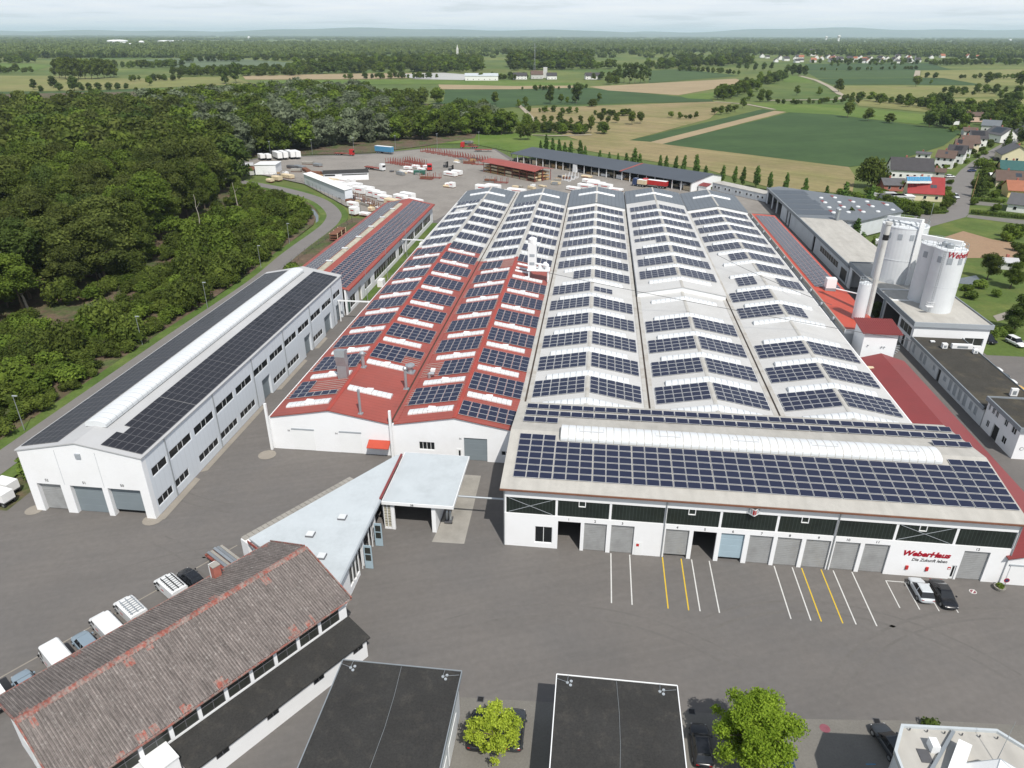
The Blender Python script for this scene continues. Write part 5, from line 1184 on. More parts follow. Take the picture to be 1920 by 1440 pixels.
for r in range(5):
    for c in range(4):
        u = 90+5.2*r+.8*c; v = 179.5+8.2*c+r*1.2-(r > 3)*6
        if v > 214-(u-90)*.75 or v < 172+max(0, u-96)*.7: continue
        g = MB(o); g.lathe((u, v), [(.8, 5.75), (.8, 6.0), (.5, 6.2), (.1, 6.25)], 10); g.build('rooflight_dome', 'skylight', T)
        if (r+c) % 2 == 0: g = MB(o); g.box(u-.55, u+.55, v+1.1, v+4.4, 5.751, 5.83); g.build('red_strip', 'roof_red_dark', T)

# ------------------------------------------------------------------ far sheds of the storage yard
def local(uA, uB):
    """world base, heading for a shed whose front runs from uA to uB in the works' grid"""
    a, b = fw(*uA), fw(*uB); return a, math.atan2(b[1]-a[1], b[0]-a[0]), math.hypot(b[0]-a[0], b[1]-a[1])
a, rz_, ln = local((-35.7,310.5), (49.3,240.0))
T = thingw('long_open_shed', 'very long open fronted shed with slate blue solar roof at the back of the yard', 'shed', *a, rz_)
mb = MB(); mb.ext([(.4, 0), (23.6, 0), (23.6, 3.9), (16.3, 5.45), (.4, 3.7)], 0, ln-.3, ln); mb.box(.2, ln-.3, 23.3, 23.6, 0, 3.9); mb.build('wall', 'white_wall', T)
mb = MB(); mb.ext([(-.4, 3.85), (16.3, 5.55), (24, 4.0), (24, 4.15), (16.3, 5.7), (-.4, 4.0)], 0, -.5, ln*.652); mb.build('roof', 'roof_slate', T)
mb = MB(); mb.ext([(-.4, 3.85), (16.3, 5.55), (24, 4.0), (24, 4.15), (16.3, 5.7), (-.4, 4.0)], 0, ln*.663, ln+.5); mb.build('roof', 'roof_slate', T)
mb = MB(); mb.ext([(-.4, 3.85), (16.3, 5.55), (24, 4.0), (24, 4.2), (16.3, 5.75), (-.4, 4.05)], 0, ln*.652+.01, ln*.663-.01); mb.build('fire_wall', 'roof_red', T)
g = MB(); g.box(ln+.5, ln+.62, -.4, 16.3, 3.7, 4.0); 
n = 24
for k in range(n+1): g = MB(); x = .1+(ln-.6)*k/n; g.box(x, x+.28, -.05, .25, 0, 3.84); g.build('post', 'white_trim' if k % 3 else 'concrete', T)
rr = random.Random(11)
for k in range(n):
    x = .6+(ln-.6)*k/n; h = rr.uniform(.9, 2.6)
    for j in range(2):
        if rr.random() < .75:
            g = MB(); g.box(x, x+3.6, 1.2+j*4, 3.6+j*4, .1, h*rr.uniform(.6, 1)); g.build('stored_stack', rr.choice(['timber', 'timber_pale', 'rust', 'steel_dark', 'white_wrap']), T)
g = MB(); g.box(ln*.395, ln*.395+2.4, -.3, -.06, 0, 3.7); g.build('sliding_gate', 'white_trim', T)
t = thingw('lean_hut', 'small hut with dark red roof against white gable of the long shed', 'hut', *fw(55.5, 243.2), rz_)
mb = MB(); mb.box(-2, 2, -1.6, 1.6, 0, 2.2); mb.build('wall', 'white_wall', t); mb = MB(); mb.add([(-2.2,-1.9,2.2),(2.2,-1.9,2.2),(2.2,1.9,2.9),(-2.2,1.9,2.9),(-2.2,-1.9,2.35),(2.2,-1.9,2.35),(2.2,1.9,3.05),(-2.2,1.9,3.05)], [(3,2,1,0),(4,5,6,7),(0,1,5,4),(1,2,6,5),(2,3,7,6),(3,0,4,7)]); mb.build('roof', 'roof_red_dark', t)
a, rz_, ln = local((59.1,246.4), (77,223))
for k in range(5):
    x = a[0]+math.cos(rz_)*(ln*(k+.5)/5); y = a[1]+math.sin(rz_)*(ln*(k+.5)/5)
    lab = ['grey site cabin touching the white gable of the long shed', 'second grey site cabin from the long shed', 'middle grey site cabin of the row of five', 'fourth grey site cabin from the long shed', 'last grey site cabin of the row, beside the steel roofed hall'][k]
    t = thingw('site_cabin', lab, 'site cabin', x, y, rz_, 'row of site cabins'); w = ln/5-.1
    mb = MB(); mb.box(-w/2, w/2, 0, 6, 0, 2.9); mb.build('body', 'grey_white_wall', t); mb = MB(); mb.box(-w/2-.02, w/2+.02, -.1, 6.1, 2.901, 3.05); mb.build('roof', 'roof_concrete', t)
    for q in (-1.6, .6): mb = MB(); mb.box(q, q+1.0, -.05, -.001, 1.0, 2.0); f = mb.build('window', 'white_trim', t); mb = MB(); mb.box(q+.1, q+.9, -.07, -.051, 1.1, 1.9); mb.build('pane', 'glass', f)
a, rz_, ln = local((-45.5,276.9), (-18.3,252.8))
T = thingw('timber_rack', 'open timber store with red gable roof and shelves of boards', 'timber store', *a, rz_)
mb = MB(); mb.ext([(-.8, 4.75), (5.2, 5.75), (11.4, 4.75), (11.4, 4.9), (5.2, 5.92), (-.8, 4.9)], 0, -.8, ln+.8); mb.build('roof', 'roof_red', T)
for k in range(8):
    for y in (.2, 5.2, 10.2): g = MB(); x = .2+(ln-.5)*k/7; g.box(x, x+.22, y, y+.22, 0, 4.7); g.build('post', 'red_steel', T)
rr = random.Random(4)
for lev in range(3):
    for k in range(7):
        for y in (.5, 3.0, 5.6, 8.0):
            x0 = .5+(ln-.5)*k/7; z = .15+1.45*lev
            g = MB(); g.box(x0, x0+4.5, y, y+1.9, z, z+rr.uniform(.4, .95)); g.build('board_stack', rr.choice(['timber', 'timber', 'timber_pale', 'rust']), T)
# white sheds at the left of the yard
def shed(lab, name, A, B, dep, h, h2, wallm, roofm, ov=.3):
    a, rz_, ln = local(A, B); T = thingw(name, lab, 'shed', *a, rz_)
    mb = MB(); mb.prism([(0, 0), (ln, 0), (ln, dep), (0, dep)], 0, lambda x, y: h+(h2-h)*y/dep); mb.build('wall', wallm, T)
    e = ov; f = lambda y: h+(h2-h)*y/dep
    mb = MB(); mb.add([(-e,-e,f(-e)+.01),(ln+e,-e,f(-e)+.01),(ln+e,dep+e,f(dep+e)+.01),(-e,dep+e,f(dep+e)+.01),(-e,-e,f(-e)+.16),(ln+e,-e,f(-e)+.16),(ln+e,dep+e,f(dep+e)+.16),(-e,dep+e,f(dep+e)+.16)], [(3,2,1,0),(4,5,6,7),(0,1,5,4),(1,2,6,5),(2,3,7,6),(3,0,4,7)]); mb.build('roof', roofm, T)
    return T, ln
T, ln = shed('long narrow white metal shed along the road bend', 'long_shed', (-119.5,236.5), (-89.6,203.4), 3.2, 4.3, 4.7, 'panel_wall', 'white_trim')
T, ln = shed('white low block with black flat roof amid the yard', 'yard_office', (-112.9,243.2), (-94.3,250.2), 7.5, 3.3, 3.4, 'white_wall', 'felt')
g = MB(); g.box(.3, 5, -.04, -.001, 2.2, 2.8); g.build('window_band', 'glass', T); g = MB(); g.box(8, ln-.4, -.04, -.001, 2.3, 2.75); g.build('window_band', 'glass', T)
T, ln = shed('white barn with pale roof at the left end of the yard', 'white_barn', (-151.0,255.5), (-141.6,257.5), 13, 4.4, 3.9, 'white_wall', 'white_trim')
T, ln = shed('low store with rusty roof against the white barn', 'rusty_store', (-158,253), (-151.3,254.5), 7, 2.3, 2.6, 'plaster_grey', 'rust')
T, ln = shed('small pale lean-to left of the rusty roofed store', 'side_store', (-166,262), (-157,266), 6, 2.4, 2.8, 'plaster_grey', 'roof_pale')
# ------------------------------------------------------------------ trees and shrubs
def leaf_cloud(seed, clumps, nleaf, size, core=0.72, corediv=1, flat=0.6, rlo=.72, up=.25):
    """leaf-sized faces over clumps (x, y, z, rx, rz), with a shaded core in each so that the crown is not see-through"""
    g = np.random.default_rng(seed); C = np.array(clumps); w = C[:, 3]**2*1.0; w /= w.sum()
    idx = g.choice(len(C), nleaf, p=w); d = g.normal(size=(nleaf, 3)); d[:, 2] = d[:, 2]*.9+.25; d /= np.linalg.norm(d, axis=1)[:, None]
    rad = g.uniform(rlo, 1.06, nleaf)[:, None]
    P = C[idx, :3] + d*rad*np.stack([C[idx, 3], C[idx, 3], C[idx, 4]], 1)
    n = d*flat + g.normal(size=(nleaf, 3))*.55 + np.array((0, 0, up)); n /= np.linalg.norm(n, axis=1)[:, None]
    a = np.cross(n, g.normal(size=(nleaf, 3))); a /= np.linalg.norm(a, axis=1)[:, None]; b = np.cross(n, a)
    s = (size*g.uniform(.6, 1.3, nleaf))[:, None]
    V = np.stack([P-a*s*.62, P-b*s*.36+n*s*.06, P+a*s*.62, P+b*s*.36+n*s*.06], 1).reshape(-1, 3)
    Fc = (np.arange(nleaf)[:, None]*4+np.arange(4)).tolist(); V = V.tolist()
    if core:
        bm = bmesh.new(); bmesh.ops.create_icosphere(bm, subdivisions=corediv, radius=1); bv = np.array([v.co[:] for v in bm.verts]); bf = [[v.index for v in f.verts] for f in bm.faces]; bm.free()
        for c in C:
            vv = bv*np.array((c[3], c[3], c[4]))*core*g.uniform(.8, 1.12, (len(bv), 1)) + c[:3]; k = len(V); V += vv.tolist(); Fc += [[i+k for i in f] for f in bf]
    return V, Fc
def raw_mesh(name, V, Fc, m):
    me = bpy.data.meshes.new(name); me.from_pydata(V, [], Fc); me.materials.append(MATS[m]); me.update(); return me
def crown_clumps(seed, kind, h, r):
    g = random.Random(seed); out = []
    if kind == 'broad':
        z0 = h*.06; n = 17
        for i in range(n):
            a = g.uniform(0, 6.28); t = g.random(); z = z0+(h-z0)*(.12+.76*t); rr = r*math.sqrt(max(0, 1-(2*t-.85)**2*.72))*g.uniform(.3, .72)
            cr = r*g.uniform(.34, .52); out.append((rr*math.cos(a), rr*math.sin(a), z, cr, cr*.82))
        out.append((0, 0, h*.82, r*.5, r*.45)); out.append((0, 0, h*.55, r*.6, r*.55))
    elif kind == 'column':
        for i in range(9):
            t = (i+.5)/9; z = h*(.10+.86*t); cr = r*(1-.55*t**2.2)*(.6+.4*min(1, t*4))*g.uniform(.75, 1.0); out.append((g.uniform(-.15, .15)*r, g.uniform(-.15, .15)*r, z, cr*.8, h*.085))
    elif kind == 'cone':
        for i in range(10):
            t = (i+.5)/10; z = h*(.06+.9*t); cr = r*(1-t)**.85*1.05+.12*r; out.append((0, 0, z, cr, h*.07))
    else:                                               # bush
        for i in range(9):
            a = g.uniform(0, 6.28); rr = r*g.uniform(.1, .68); cr = r*g.uniform(.32, .5); out.append((rr*math.cos(a), rr*math.sin(a), h*g.uniform(.28, .68), cr, h*g.uniform(.26, .36)))
        out.append((0, 0, h*.45, r*.5, h*.45))
    return out
def trunk_mb(seed, h, r0, kind='broad', r=3.5):
    g = random.Random(seed); mb = MB(); x = y = 0; z = -.2; rr = r0; top = h*(.62 if kind == 'broad' else .85); pts = []
    for i in range(5):
        nz = top*(i+1)/5; nx, ny = x+g.uniform(-.25, .25), y+g.uniform(-.25, .25); nr = rr*.78
        mb.cyl((x, y, z), (nx, ny, nz), rr, nr, n=7, cap=(i == 4)); pts.append((nx, ny, nz)); x, y, z, rr = nx, ny, nz, nr
    if kind == 'broad':
        for k in range(6):
            p = pts[1+k % 3]; a = g.uniform(0, 6.28); L_ = r*g.uniform(.45, .8); q = (p[0]+L_*math.cos(a), p[1]+L_*math.sin(a), p[2]+L_*g.uniform(.5, 1.0)); mb.cyl(p, q, r0*.36, r0*.1, n=5)
    return mb
TREE = {}
def tree_kind(key, kind, h, r, leafm, hi=3, nleaf=900, size=1.1, seed=1, barkm='bark', tr=.32, corediv=1, core=.72, flat=.6):
    vs = []
    for k in range(hi):
        V, Fc = leaf_cloud(seed*31+k, crown_clumps(seed*17+k, kind, h, r), nleaf, size, core, corediv, flat); vs.append((raw_mesh('crown', V, Fc, leafm), None))
    tm = trunk_mb(seed*13, h, tr, 'broad' if kind == 'broad' else 'c', r).mesh('trunk', [barkm])
    TREE[key] = ([v[0] for v in vs], tm, h)
for key, lm, sd in (('forest', 'leaf_forest', 1), ('olive', 'leaf_olive', 2), ('willow', 'leaf_willow', 3), ('green', 'leaf_green', 4), ('dark', 'leaf_dark', 5)):
    tree_kind(key+'_hi', 'broad', 18, 5.2, lm, 3, 6000, .47, sd)
    tree_kind(key, 'broad', 18, 7.0, lm, 3, 900, 1.35, sd)
tree_kind('poplar', 'column', 8, 1.9, 'leaf_poplar', 3, 700, .5, 6, tr=.12)
tree_kind('tall', 'broad', 26, 7.0, 'leaf_dark', 3, 900, 1.3, 7, tr=.4)
tree_kind('conifer', 'cone', 12, 2.6, 'leaf_dark', 2, 900, .6, 8, tr=.2)
tree_kind('bush', 'bush', 3, 2.0, 'leaf_green', 3, 800, .36, 9, tr=.08)
tree_kind('bush_hi', 'bush', 3, 2.0, 'leaf_forest', 3, 1500, .27, 10, tr=.08)
tree_kind('bush_lime', 'bush', 3, 2.0, 'leaf_hedge', 3, 900, .38, 11, tr=.08)
tree_kind('sapling', 'column', 4.5, .9, 'leaf_green', 2, 350, .38, 12, tr=.06)
def plant(key, x, y, h, label, cat='tree', group=None, name='tree', wide=1.0, k=None, tilt=None):
    cs, tm, h0 = TREE[key]; s = h/h0; k = rnd.randrange(len(cs)) if k is None else k
    t = thingw(name, label, cat, x, y, rnd.uniform(0, 6.28), group, z=-.1); t.scale = (s*wide, s*wide, s)
    link('crown', cs[k % len(cs)], t); link('trunk' if cat == 'tree' else 'stem', tm, t); return t
def proj(x, y, z=0.0):
    dz = z-CAMH; zc = y*CP-dz*SP; up = y*SP+dz*CP
    return 960+FPX*x/zc, 720-FPX*up/zc

# ---- scattering of what nobody could count: one object, points carry size, turn and variant
def scatter(name, meshes, pts, label, cat='woodland'):
    """pts: (x, y, z, rz, sx, sz, variant)"""
    if not pts: return
    coll = bpy.data.collections.new(name+'_kinds'); 
    for i, me in enumerate(meshes):
        ob = bpy.data.objects.new('%s_kind_%02d' % (name, i), me); coll.objects.link(ob)
    A = np.array(pts, dtype=np.float64); me = bpy.data.meshes.new(name); me.from_pydata(A[:, :3].tolist(), [], [])
    for nm, ty, val in (('rz', 'FLOAT_VECTOR', np.stack([A[:, 3]*0, A[:, 3]*0, A[:, 3]], 1)), ('sc', 'FLOAT_VECTOR', np.stack([A[:, 4], A[:, 4], A[:, 5]], 1))):
        at_ = me.attributes.new(nm, ty, 'POINT'); at_.data.foreach_set('vector', val.astype(np.float32).ravel())
    at_ = me.attributes.new('vi', 'INT', 'POINT'); at_.data.foreach_set('value', A[:, 6].astype(np.int32))
    ob = link(name, me); tag(ob, label, kind='stuff')
    ng = bpy.data.node_groups.new(name, 'GeometryNodeTree')
    ng.interface.new_socket('Geometry', in_out='INPUT', socket_type='NodeSocketGeometry'); ng.interface.new_socket('Geometry', in_out='OUTPUT', socket_type='NodeSocketGeometry')
    N = ng.nodes; i = N.new('NodeGroupInput'); o_ = N.new('NodeGroupOutput'); m2p = N.new('GeometryNodeMeshToPoints'); iop = N.new('GeometryNodeInstanceOnPoints'); ci = N.new('GeometryNodeCollectionInfo')
    ci.inputs['Collection'].default_value = coll; ci.inputs['Separate Children'].default_value = True; ci.inputs['Reset Children'].default_value = True
    def att(nm, ty):
        n = N.new('GeometryNodeInputNamedAttribute'); n.data_type = ty; n.inputs['Name'].default_value = nm; return n.outputs['Attribute']
    e2r = N.new('FunctionNodeEulerToRotation'); lk = ng.links.new
    lk(att('rz', 'FLOAT_VECTOR'), e2r.inputs[0]); lk(i.outputs[0], m2p.inputs['Mesh']); lk(m2p.outputs[0], iop.inputs['Points']); lk(ci.outputs[0], iop.inputs['Instance'])
    iop.inputs['Pick Instance'].default_value = True
    lk(att('vi', 'INT'), iop.inputs['Instance Index']); lk(e2r.outputs[0], iop.inputs['Rotation']); lk(att('sc', 'FLOAT_VECTOR'), iop.inputs['Scale']); lk(iop.outputs[0], o_.inputs[0])
    md = ob.modifiers.new('scatter', 'NODES'); md.node_group = ng; return ob
def inside(p, poly):
    x, y = p; c = False; n = len(poly)
    for i in range(n):
        x1, y1 = poly[i]; x2, y2 = poly[(i+1) % n]
        if (y1 > y) != (y2 > y) and x < (x2-x1)*(y-y1)/(y2-y1)+x1: c = not c
    return c
def spread(poly, gap, seed, jit=.42):
    g = random.Random(seed); xs = [p[0] for p in poly]; ys = [p[1] for p in poly]; out = []; x = min(xs); row = 0
    while x < max(xs):
        y = min(ys)+(gap/2 if row % 2 else 0)
        while y < max(ys):
            p = (x+g.uniform(-jit, jit)*gap, y+g.uniform(-jit, jit)*gap)
            if inside(p, poly): out.append(p)
            y += gap
        x += gap*.87; row += 1
    return out
# the wood on the left: tall trees behind the scrub, reaching round the storage yard
WOOD = [at(*p) for p in [(-420,700),(-60,628),(60,596),(150,560),(215,525),(290,478),(345,428),(400,398),(438,372),(446,335),(436,306),(470,292),(560,284),(640,275),(700,268),(740,262),(800,262),(860,253),(930,250),(965,246),(900,222),(830,232),(720,216),(830,191),(826,196),(700,192),(560,188),(470,203),(420,212),(250,222),(100,227),(-200,236),(-700,330)]]
pts = sorted(spread(WOOD, 8.6, 21), key=lambda p: p[0]**2+p[1]**2)
wg = random.Random(77); single = 0; rest = []
KI = {}; VM = []
for key in ('forest', 'olive', 'willow', 'green', 'dark'):
    KI[key] = len(VM); VM += TREE[key][0]
def wood_kind(px, py):
    if px+wg.uniform(-130, 130)-(py-240)*1.2 > 330 and py < 305:
        r_ = wg.random(); wl = .40 if px < 720 else .14
        return 'willow' if r_ < wl else ('green' if r_ < wl+.28 else ('forest' if r_ < .86 else 'dark'))
    r_ = wg.random(); return 'olive' if r_ < .44 else ('forest' if r_ < .78 else ('green' if r_ < .88 else 'dark'))
for x, y in pts:
    px, py = proj(x, y)
    if not (-160 < px < 1000): continue
    kd = wood_kind(px, py); h = wg.uniform(12.5, 24)*(.9 if py < 300 and px > 560 else 1); 
    if py < 270 and px > 700: h *= .8
    if y < 300 and single < 240 and -60 < px:
        plant(kd+'_hi', x, y, h, 'tall broadleaf tree standing in the dense wood left of the road', group='trees of the wood', name='woodland_tree', wide=wg.uniform(.85, 1.35)); single += 1
    else: rest.append((x, y, -.2, wg.uniform(0, 6.28), h/18*wg.uniform(.9, 1.2), h/18, KI[kd]+wg.randrange(3)))
scatter('woodland', VM, rest, 'dense mixed wood stretching behind the storage yard and to the left')
# scrub between the wood and the road
SCRUB = [fw(*p) for p in [(-86.6,-30),(-86.4,40),(-86.6,100),(-87.5,130),(-90,160),(-95,178),(-106,196),(-128,216),(-150,226)]] + [at(*p) for p in [(446,335),(438,372),(400,398),(345,428),(290,478),(215,525),(150,560),(60,596),(-60,628),(-300,690)]]
CLEAR = [(at(120,600), 9), (at(175,575), 7), (at(60,575), 6), (at(430,395), 9), (at(455,372), 9), (at(385,420), 8), (at(300,500), 6), (at(215,560), 5)]
sp = sorted(spread(SCRUB, 3.5, 5), key=lambda p: p[0]**2+p[1]**2); n = 0; rest = []
BM = TREE['bush_hi'][0]+TREE['bush_hi'][0]+TREE['bush'][0]
for x, y in sp:
    px, py = proj(x, y)
    if px < -60: continue
    if any(math.hypot(x-c[0], y-c[1]) < r_*wg.uniform(.7, 1.1) for c, r_ in CLEAR) and wg.random() < .85: continue
    h = wg.uniform(1.3, 4.2)
    if wg.random() < .06: h = wg.uniform(6, 9)
    if n < 200: plant(wg.choice(('bush_hi', 'bush_hi', 'bush')), x, y, h, 'leafy shrub in the thick scrub between wood and road', 'shrub', 'scrub along the road', 'shrub', wide=min(1.5, 2.6/h+.55)); n += 1
    else: rest.append((x, y, -.1, wg.uniform(0, 6.28), h/3*min(1.5, 2.6/h+.55), h/3, wg.randrange(9)))
scatter('undergrowth', BM, rest, 'thick green scrub covering the felled strip along the road')
# bare and dead trunks
def dead(px, py, lean, h, r0, lab):
    x, y = at(px, py); t = thingw('dead_tree', lab, 'dead tree', x, y, 0)
    mb = MB(); p = Vector((0, 0, -.2)); rr = r0; g = random.Random(px)
    for i in range(6):
        q = Vector((lean[0]*(i+1)/6+g.uniform(-.25, .25), lean[1]*(i+1)/6, h*(i+1)/6)); mb.cyl(p, q, rr, rr*.8, n=6); p = q; rr *= .8
    mb.build('trunk', 'bark_pale', t)
    mb = MB(); mb.cyl((lean[0]*.62, lean[1]*.62, h*.62), (lean[0]*.62+1.5, lean[1]*.62, h*.8), r0*.3, .03, n=5); mb.build('branch', 'bark_pale', t)
dead(172, 515, (-9.5, -3, 0), 15.5, .3, 'pale dead trunk leaning far to the left at the wood edge')
dead(52, 578, (-3.2, 0, 0), 17, .34, 'bare grey trunk at the near left edge of the wood')
dead(190, 522, (-2.0, 1, 0), 12, .3, 'bare trunk right beside the leaning dead one')
dead(378, 432, (-.4, 0, 0), 12, .24, 'slim bare trunk standing behind the reddish clearing')
dead(446, 392, (-.3, 0, 0), 10, .22, 'slim bare trunk nearest the end of the long narrow shed')

# lone trees and hedges of the plain: photo spot of the foot, height, kind
HEDGE = []
def lone(lst, key, group=None, tmpl='%s'):
    for px, py, h, *w in lst: HEDGE.append((px, py, h, key, w[0] if w else 1.0))
lone([(1160,153,25,.8),(1170,155,27,.8),(1180,156,28,.8),(1190,156,28,.8),(1200,156,26,.8),(1209,155,24,.8),(1216,153,19,.8)], 'tall')
lone([(1031,194,17,.8),(1081,193,19,.8),(421,157,24,.8),(443,155,26,.8)], 'dark')
lone([(1052,192,8),(1063,193,6),(1123,190,8),(985,200,9),(972,201,7),(1493,178,10),(1535,178,9),(1649,196,6),(1702,200,12),(1745,158,6),(1805,178,5,1.6),(1825,178,5,1.4),(1875,185,9),(281,160,11,1.2),(245,152,8),(262,151,7),(172,177,9),(257,178,8)], 'green')
lone([(1345,186,13),(1357,187,14),(1370,184,14),(1382,180,14),(1395,174,13),(1408,170,14),(1420,171,12),(1405,188,11),(1425,190,12),(1440,190,11),(1392,202,9),(1425,152,13),(1440,153,15),(1455,150,13),(1462,146,12)], 'green')
lone([(1475,140,16),(1486,141,18),(1497,141,17),(1508,141,16),(1385,130,14),(1400,131,14),(1416,132,14),(1432,131,14),(1446,130,13)], 'dark')
lone([(1340,214,6,1.4),(1352,214,7,1.2),(1365,212,7,1.3),(1378,209,6,1.3),(1550,193,6,1.2),(1565,195,7),(1580,194,8),(1595,195,8),(1608,194,6)], 'forest')
lone([(1572,172,14,1.1),(1717,162,14,1.2),(1850,158,16),(1915,165,23),(1589,220,13),(1627,226,9,1.3),(1667,230,7,1.7)], 'forest')
lone([(1725,201,9),(1745,201,13),(1758,202,14),(1772,202,14),(1902,201,15),(1890,196,12),(1840,206,8),(1822,204,8),(1855,214,9),(1750,233,12),(1785,240,17,1.1),(1768,236,10),(1880,205,14),(1862,212,10)], 'dark')
lone([(1806,241,11),(1895,240,13),(1917,236,14),(1868,238,12),(1850,226,10),(1908,262,8)], 'green')
lone([(1005,231,5),(1020,231,6),(1034,231,6),(1050,230,8),(1070,233,5),(1088,231,6),(1125,230,8),(1140,232,6),(1155,230,7),(1185,233,10),(1200,231,9),(1000,249,6),(1018,248,6),(1038,249,7),(1058,250,6),(1078,249,6),(1098,248,6),(1108,249,12,.6),(975,262,9),(990,262,10),(815,190,12),(902,218,12,1.1),(928,195,11)], 'forest')
lone([(745,263,14,1.1),(792,262,17,1.2),(820,250,13,1.2),(846,252,12),(872,253,12),(893,250,16,1.2),(915,252,14),(940,252,16,1.2),(960,250,14,1.2),(985,246,12)], 'green')
lone([(112,146,26),(124,148,28),(136,149,29),(148,148,28),(160,148,29),(172,148,28),(184,147,27),(196,146,26),(207,145,25),(214,144,22)], 'forest')
lone([(64,168,12),(78,172,7,1.3),(100,165,14),(112,170,9,1.4),(140,169,16,1.2),(152,171,10,1.3),(168,168,8,1.4),(185,169,9,1.3),(205,169,9,1.3),(222,168,8,1.4),(238,167,7,1.4)], 'dark')
for k, (px, py, h, key, w) in enumerate(HEDGE):
    x, y = at(px, py)
    near = 'in the meadow below the far village' if px > 1500 else ('among the fields behind the long slate roofed shed' if px > 960 else 'in the fields beyond the wood')
    sz = 'tall slim' if key == 'tall' else ('tall' if h > 20 else ('middle sized' if h > 10 else 'small'))
    tn = {'green': 'fresh green', 'dark': 'dark green', 'forest': 'deep green', 'tall': 'poplar like'}[key]
    plant(key, x, y, h, '%s %s tree %s' % (sz, tn, near), group='%s %s trees %s' % (sz, tn, near), name='field_tree', wide=w)
# ------------------------------------------------------------------ vehicles
def wheels(t, xs, w, r=.33, tw=.22):
    for x in xs:
        for s in (-1, 1):
            mb = MB(); mb.cyl((x, s*(w/2-tw), r), (x, s*(w/2+.01), r), r, n=14); wl = mb.build('wheel', 'tyre', t)
            mb = MB(); mb.cyl((x, s*(w/2+.011), r), (x, s*(w/2+.03), r), r*.62, n=10); mb.build('rim', 'steel', wl)
def loft(mb, secs, m=0):
    """secs: (x, half width, z low, z top) -> closed shell"""
    vs = []
    for x, w, z0, z1 in secs: vs += [(x, -w*.9, z0), (x, -w, z0+.22), (x, -w*.98, z1-.14), (x, -w*.84, z1), (x, w*.84, z1), (x, w*.98, z1-.14), (x, w, z0+.22), (x, w*.9, z0)]
    n = len(secs); fs = [(8*i+j, 8*i+(j+1) % 8, 8*(i+1)+(j+1) % 8, 8*(i+1)+j) for i in range(n-1) for j in range(8)]
    fs += [tuple(range(8)), tuple(8*(n-1)+j for j in range(7, -1, -1))]; return mb.add(vs, fs, m)
def car(lab, x, y, rz, col, kind='hatch', group=None):
    t = thingw('parked_car', lab, 'car', x, y, rz, group); 
    Ln, w, hr = dict(hatch=(4.3, .90, 1.5), sedan=(4.85, .92, 1.42), suv=(4.6, .93, 1.68), wagon=(4.7, .91, 1.48))[kind]; a = Ln/2
    mb = MB(); loft(mb, [(-a, .74*w, .34, .72), (-a+.12, .93*w, .24, .90), (-a+.7, w, .20, .96), (-.3, w, .19, .95), (a-1.25, w, .19, .93), (a-.75, .99*w, .20, .86), (a-.22, .9*w, .24, .74), (a, .7*w, .34, .56)]); bd = mb.build('body', col, t, smooth=True); sm = bd.modifiers.new('round', 'SUBSURF'); sm.levels = sm.render_levels = 2
    rb, fb = dict(hatch=(-a+.25, a-1.25), sedan=(-a+.75, a-1.3), suv=(-a+.18, a-1.3), wagon=(-a+.2, a-1.35))[kind]; rt, ft = dict(hatch=(rb+.45, fb-.85), sedan=(rb+.85, fb-.8), suv=(rb+.3, fb-.7), wagon=(rb+.4, fb-.8))[kind]
    mb = MB(); W, Wt = w*.86, w*.66
    mb.add([(rb,-W,.9),(fb,-W,.88),(fb,W,.88),(rb,W,.9),(rt,-Wt,hr-.05),(ft,-Wt,hr-.05),(ft,Wt,hr-.05),(rt,Wt,hr-.05)], [(0,1,5,4),(1,2,6,5),(2,3,7,6),(3,0,4,7),(4,5,6,7)]); mb.build('windows', 'car_glass', t)
    mb = MB(); mb.add([(rt-.05,-Wt-.03,hr-.06),(ft+.05,-Wt-.03,hr-.06),(ft+.05,Wt+.03,hr-.06),(rt-.05,Wt+.03,hr-.06),(rt+.1,-Wt+.08,hr+.01),(ft-.12,-Wt+.08,hr),(ft-.12,Wt-.08,hr),(rt+.1,Wt-.08,hr+.01)], [(3,2,1,0),(0,1,5,4),(1,2,6,5),(2,3,7,6),(3,0,4,7),(4,5,6,7)]); mb.build('roof', col, t)
    mx = (fb+rb)/2-.1
    for s in (-1, 1):
        mb = MB(); mb.bar((mx, s*(W+.0), .9), (mx, s*(Wt+.01), hr-.06), .1, .05); mb.build('pillar', col, t)
        mb = MB(); mb.box(a-.42, a-.16, s*.62*w-.15, s*.62*w+.15, .585, .635); mb.build('headlight', 'lamp_glass', t)
        mb = MB(); mb.box(-a+.02, -a+.2, s*.64*w-.13, s*.64*w+.13, .70, .76); mb.build('tail_light', 'tail_red', t)
        mb = MB(); mb.box(fb-.45, fb-.27, s*(w+.09)-.08, s*(w+.09)+.08, .92, 1.04); mb.build('mirror', col, t)
    wheels(t, (-a+.82, a-.86), 2*w-.02); return t
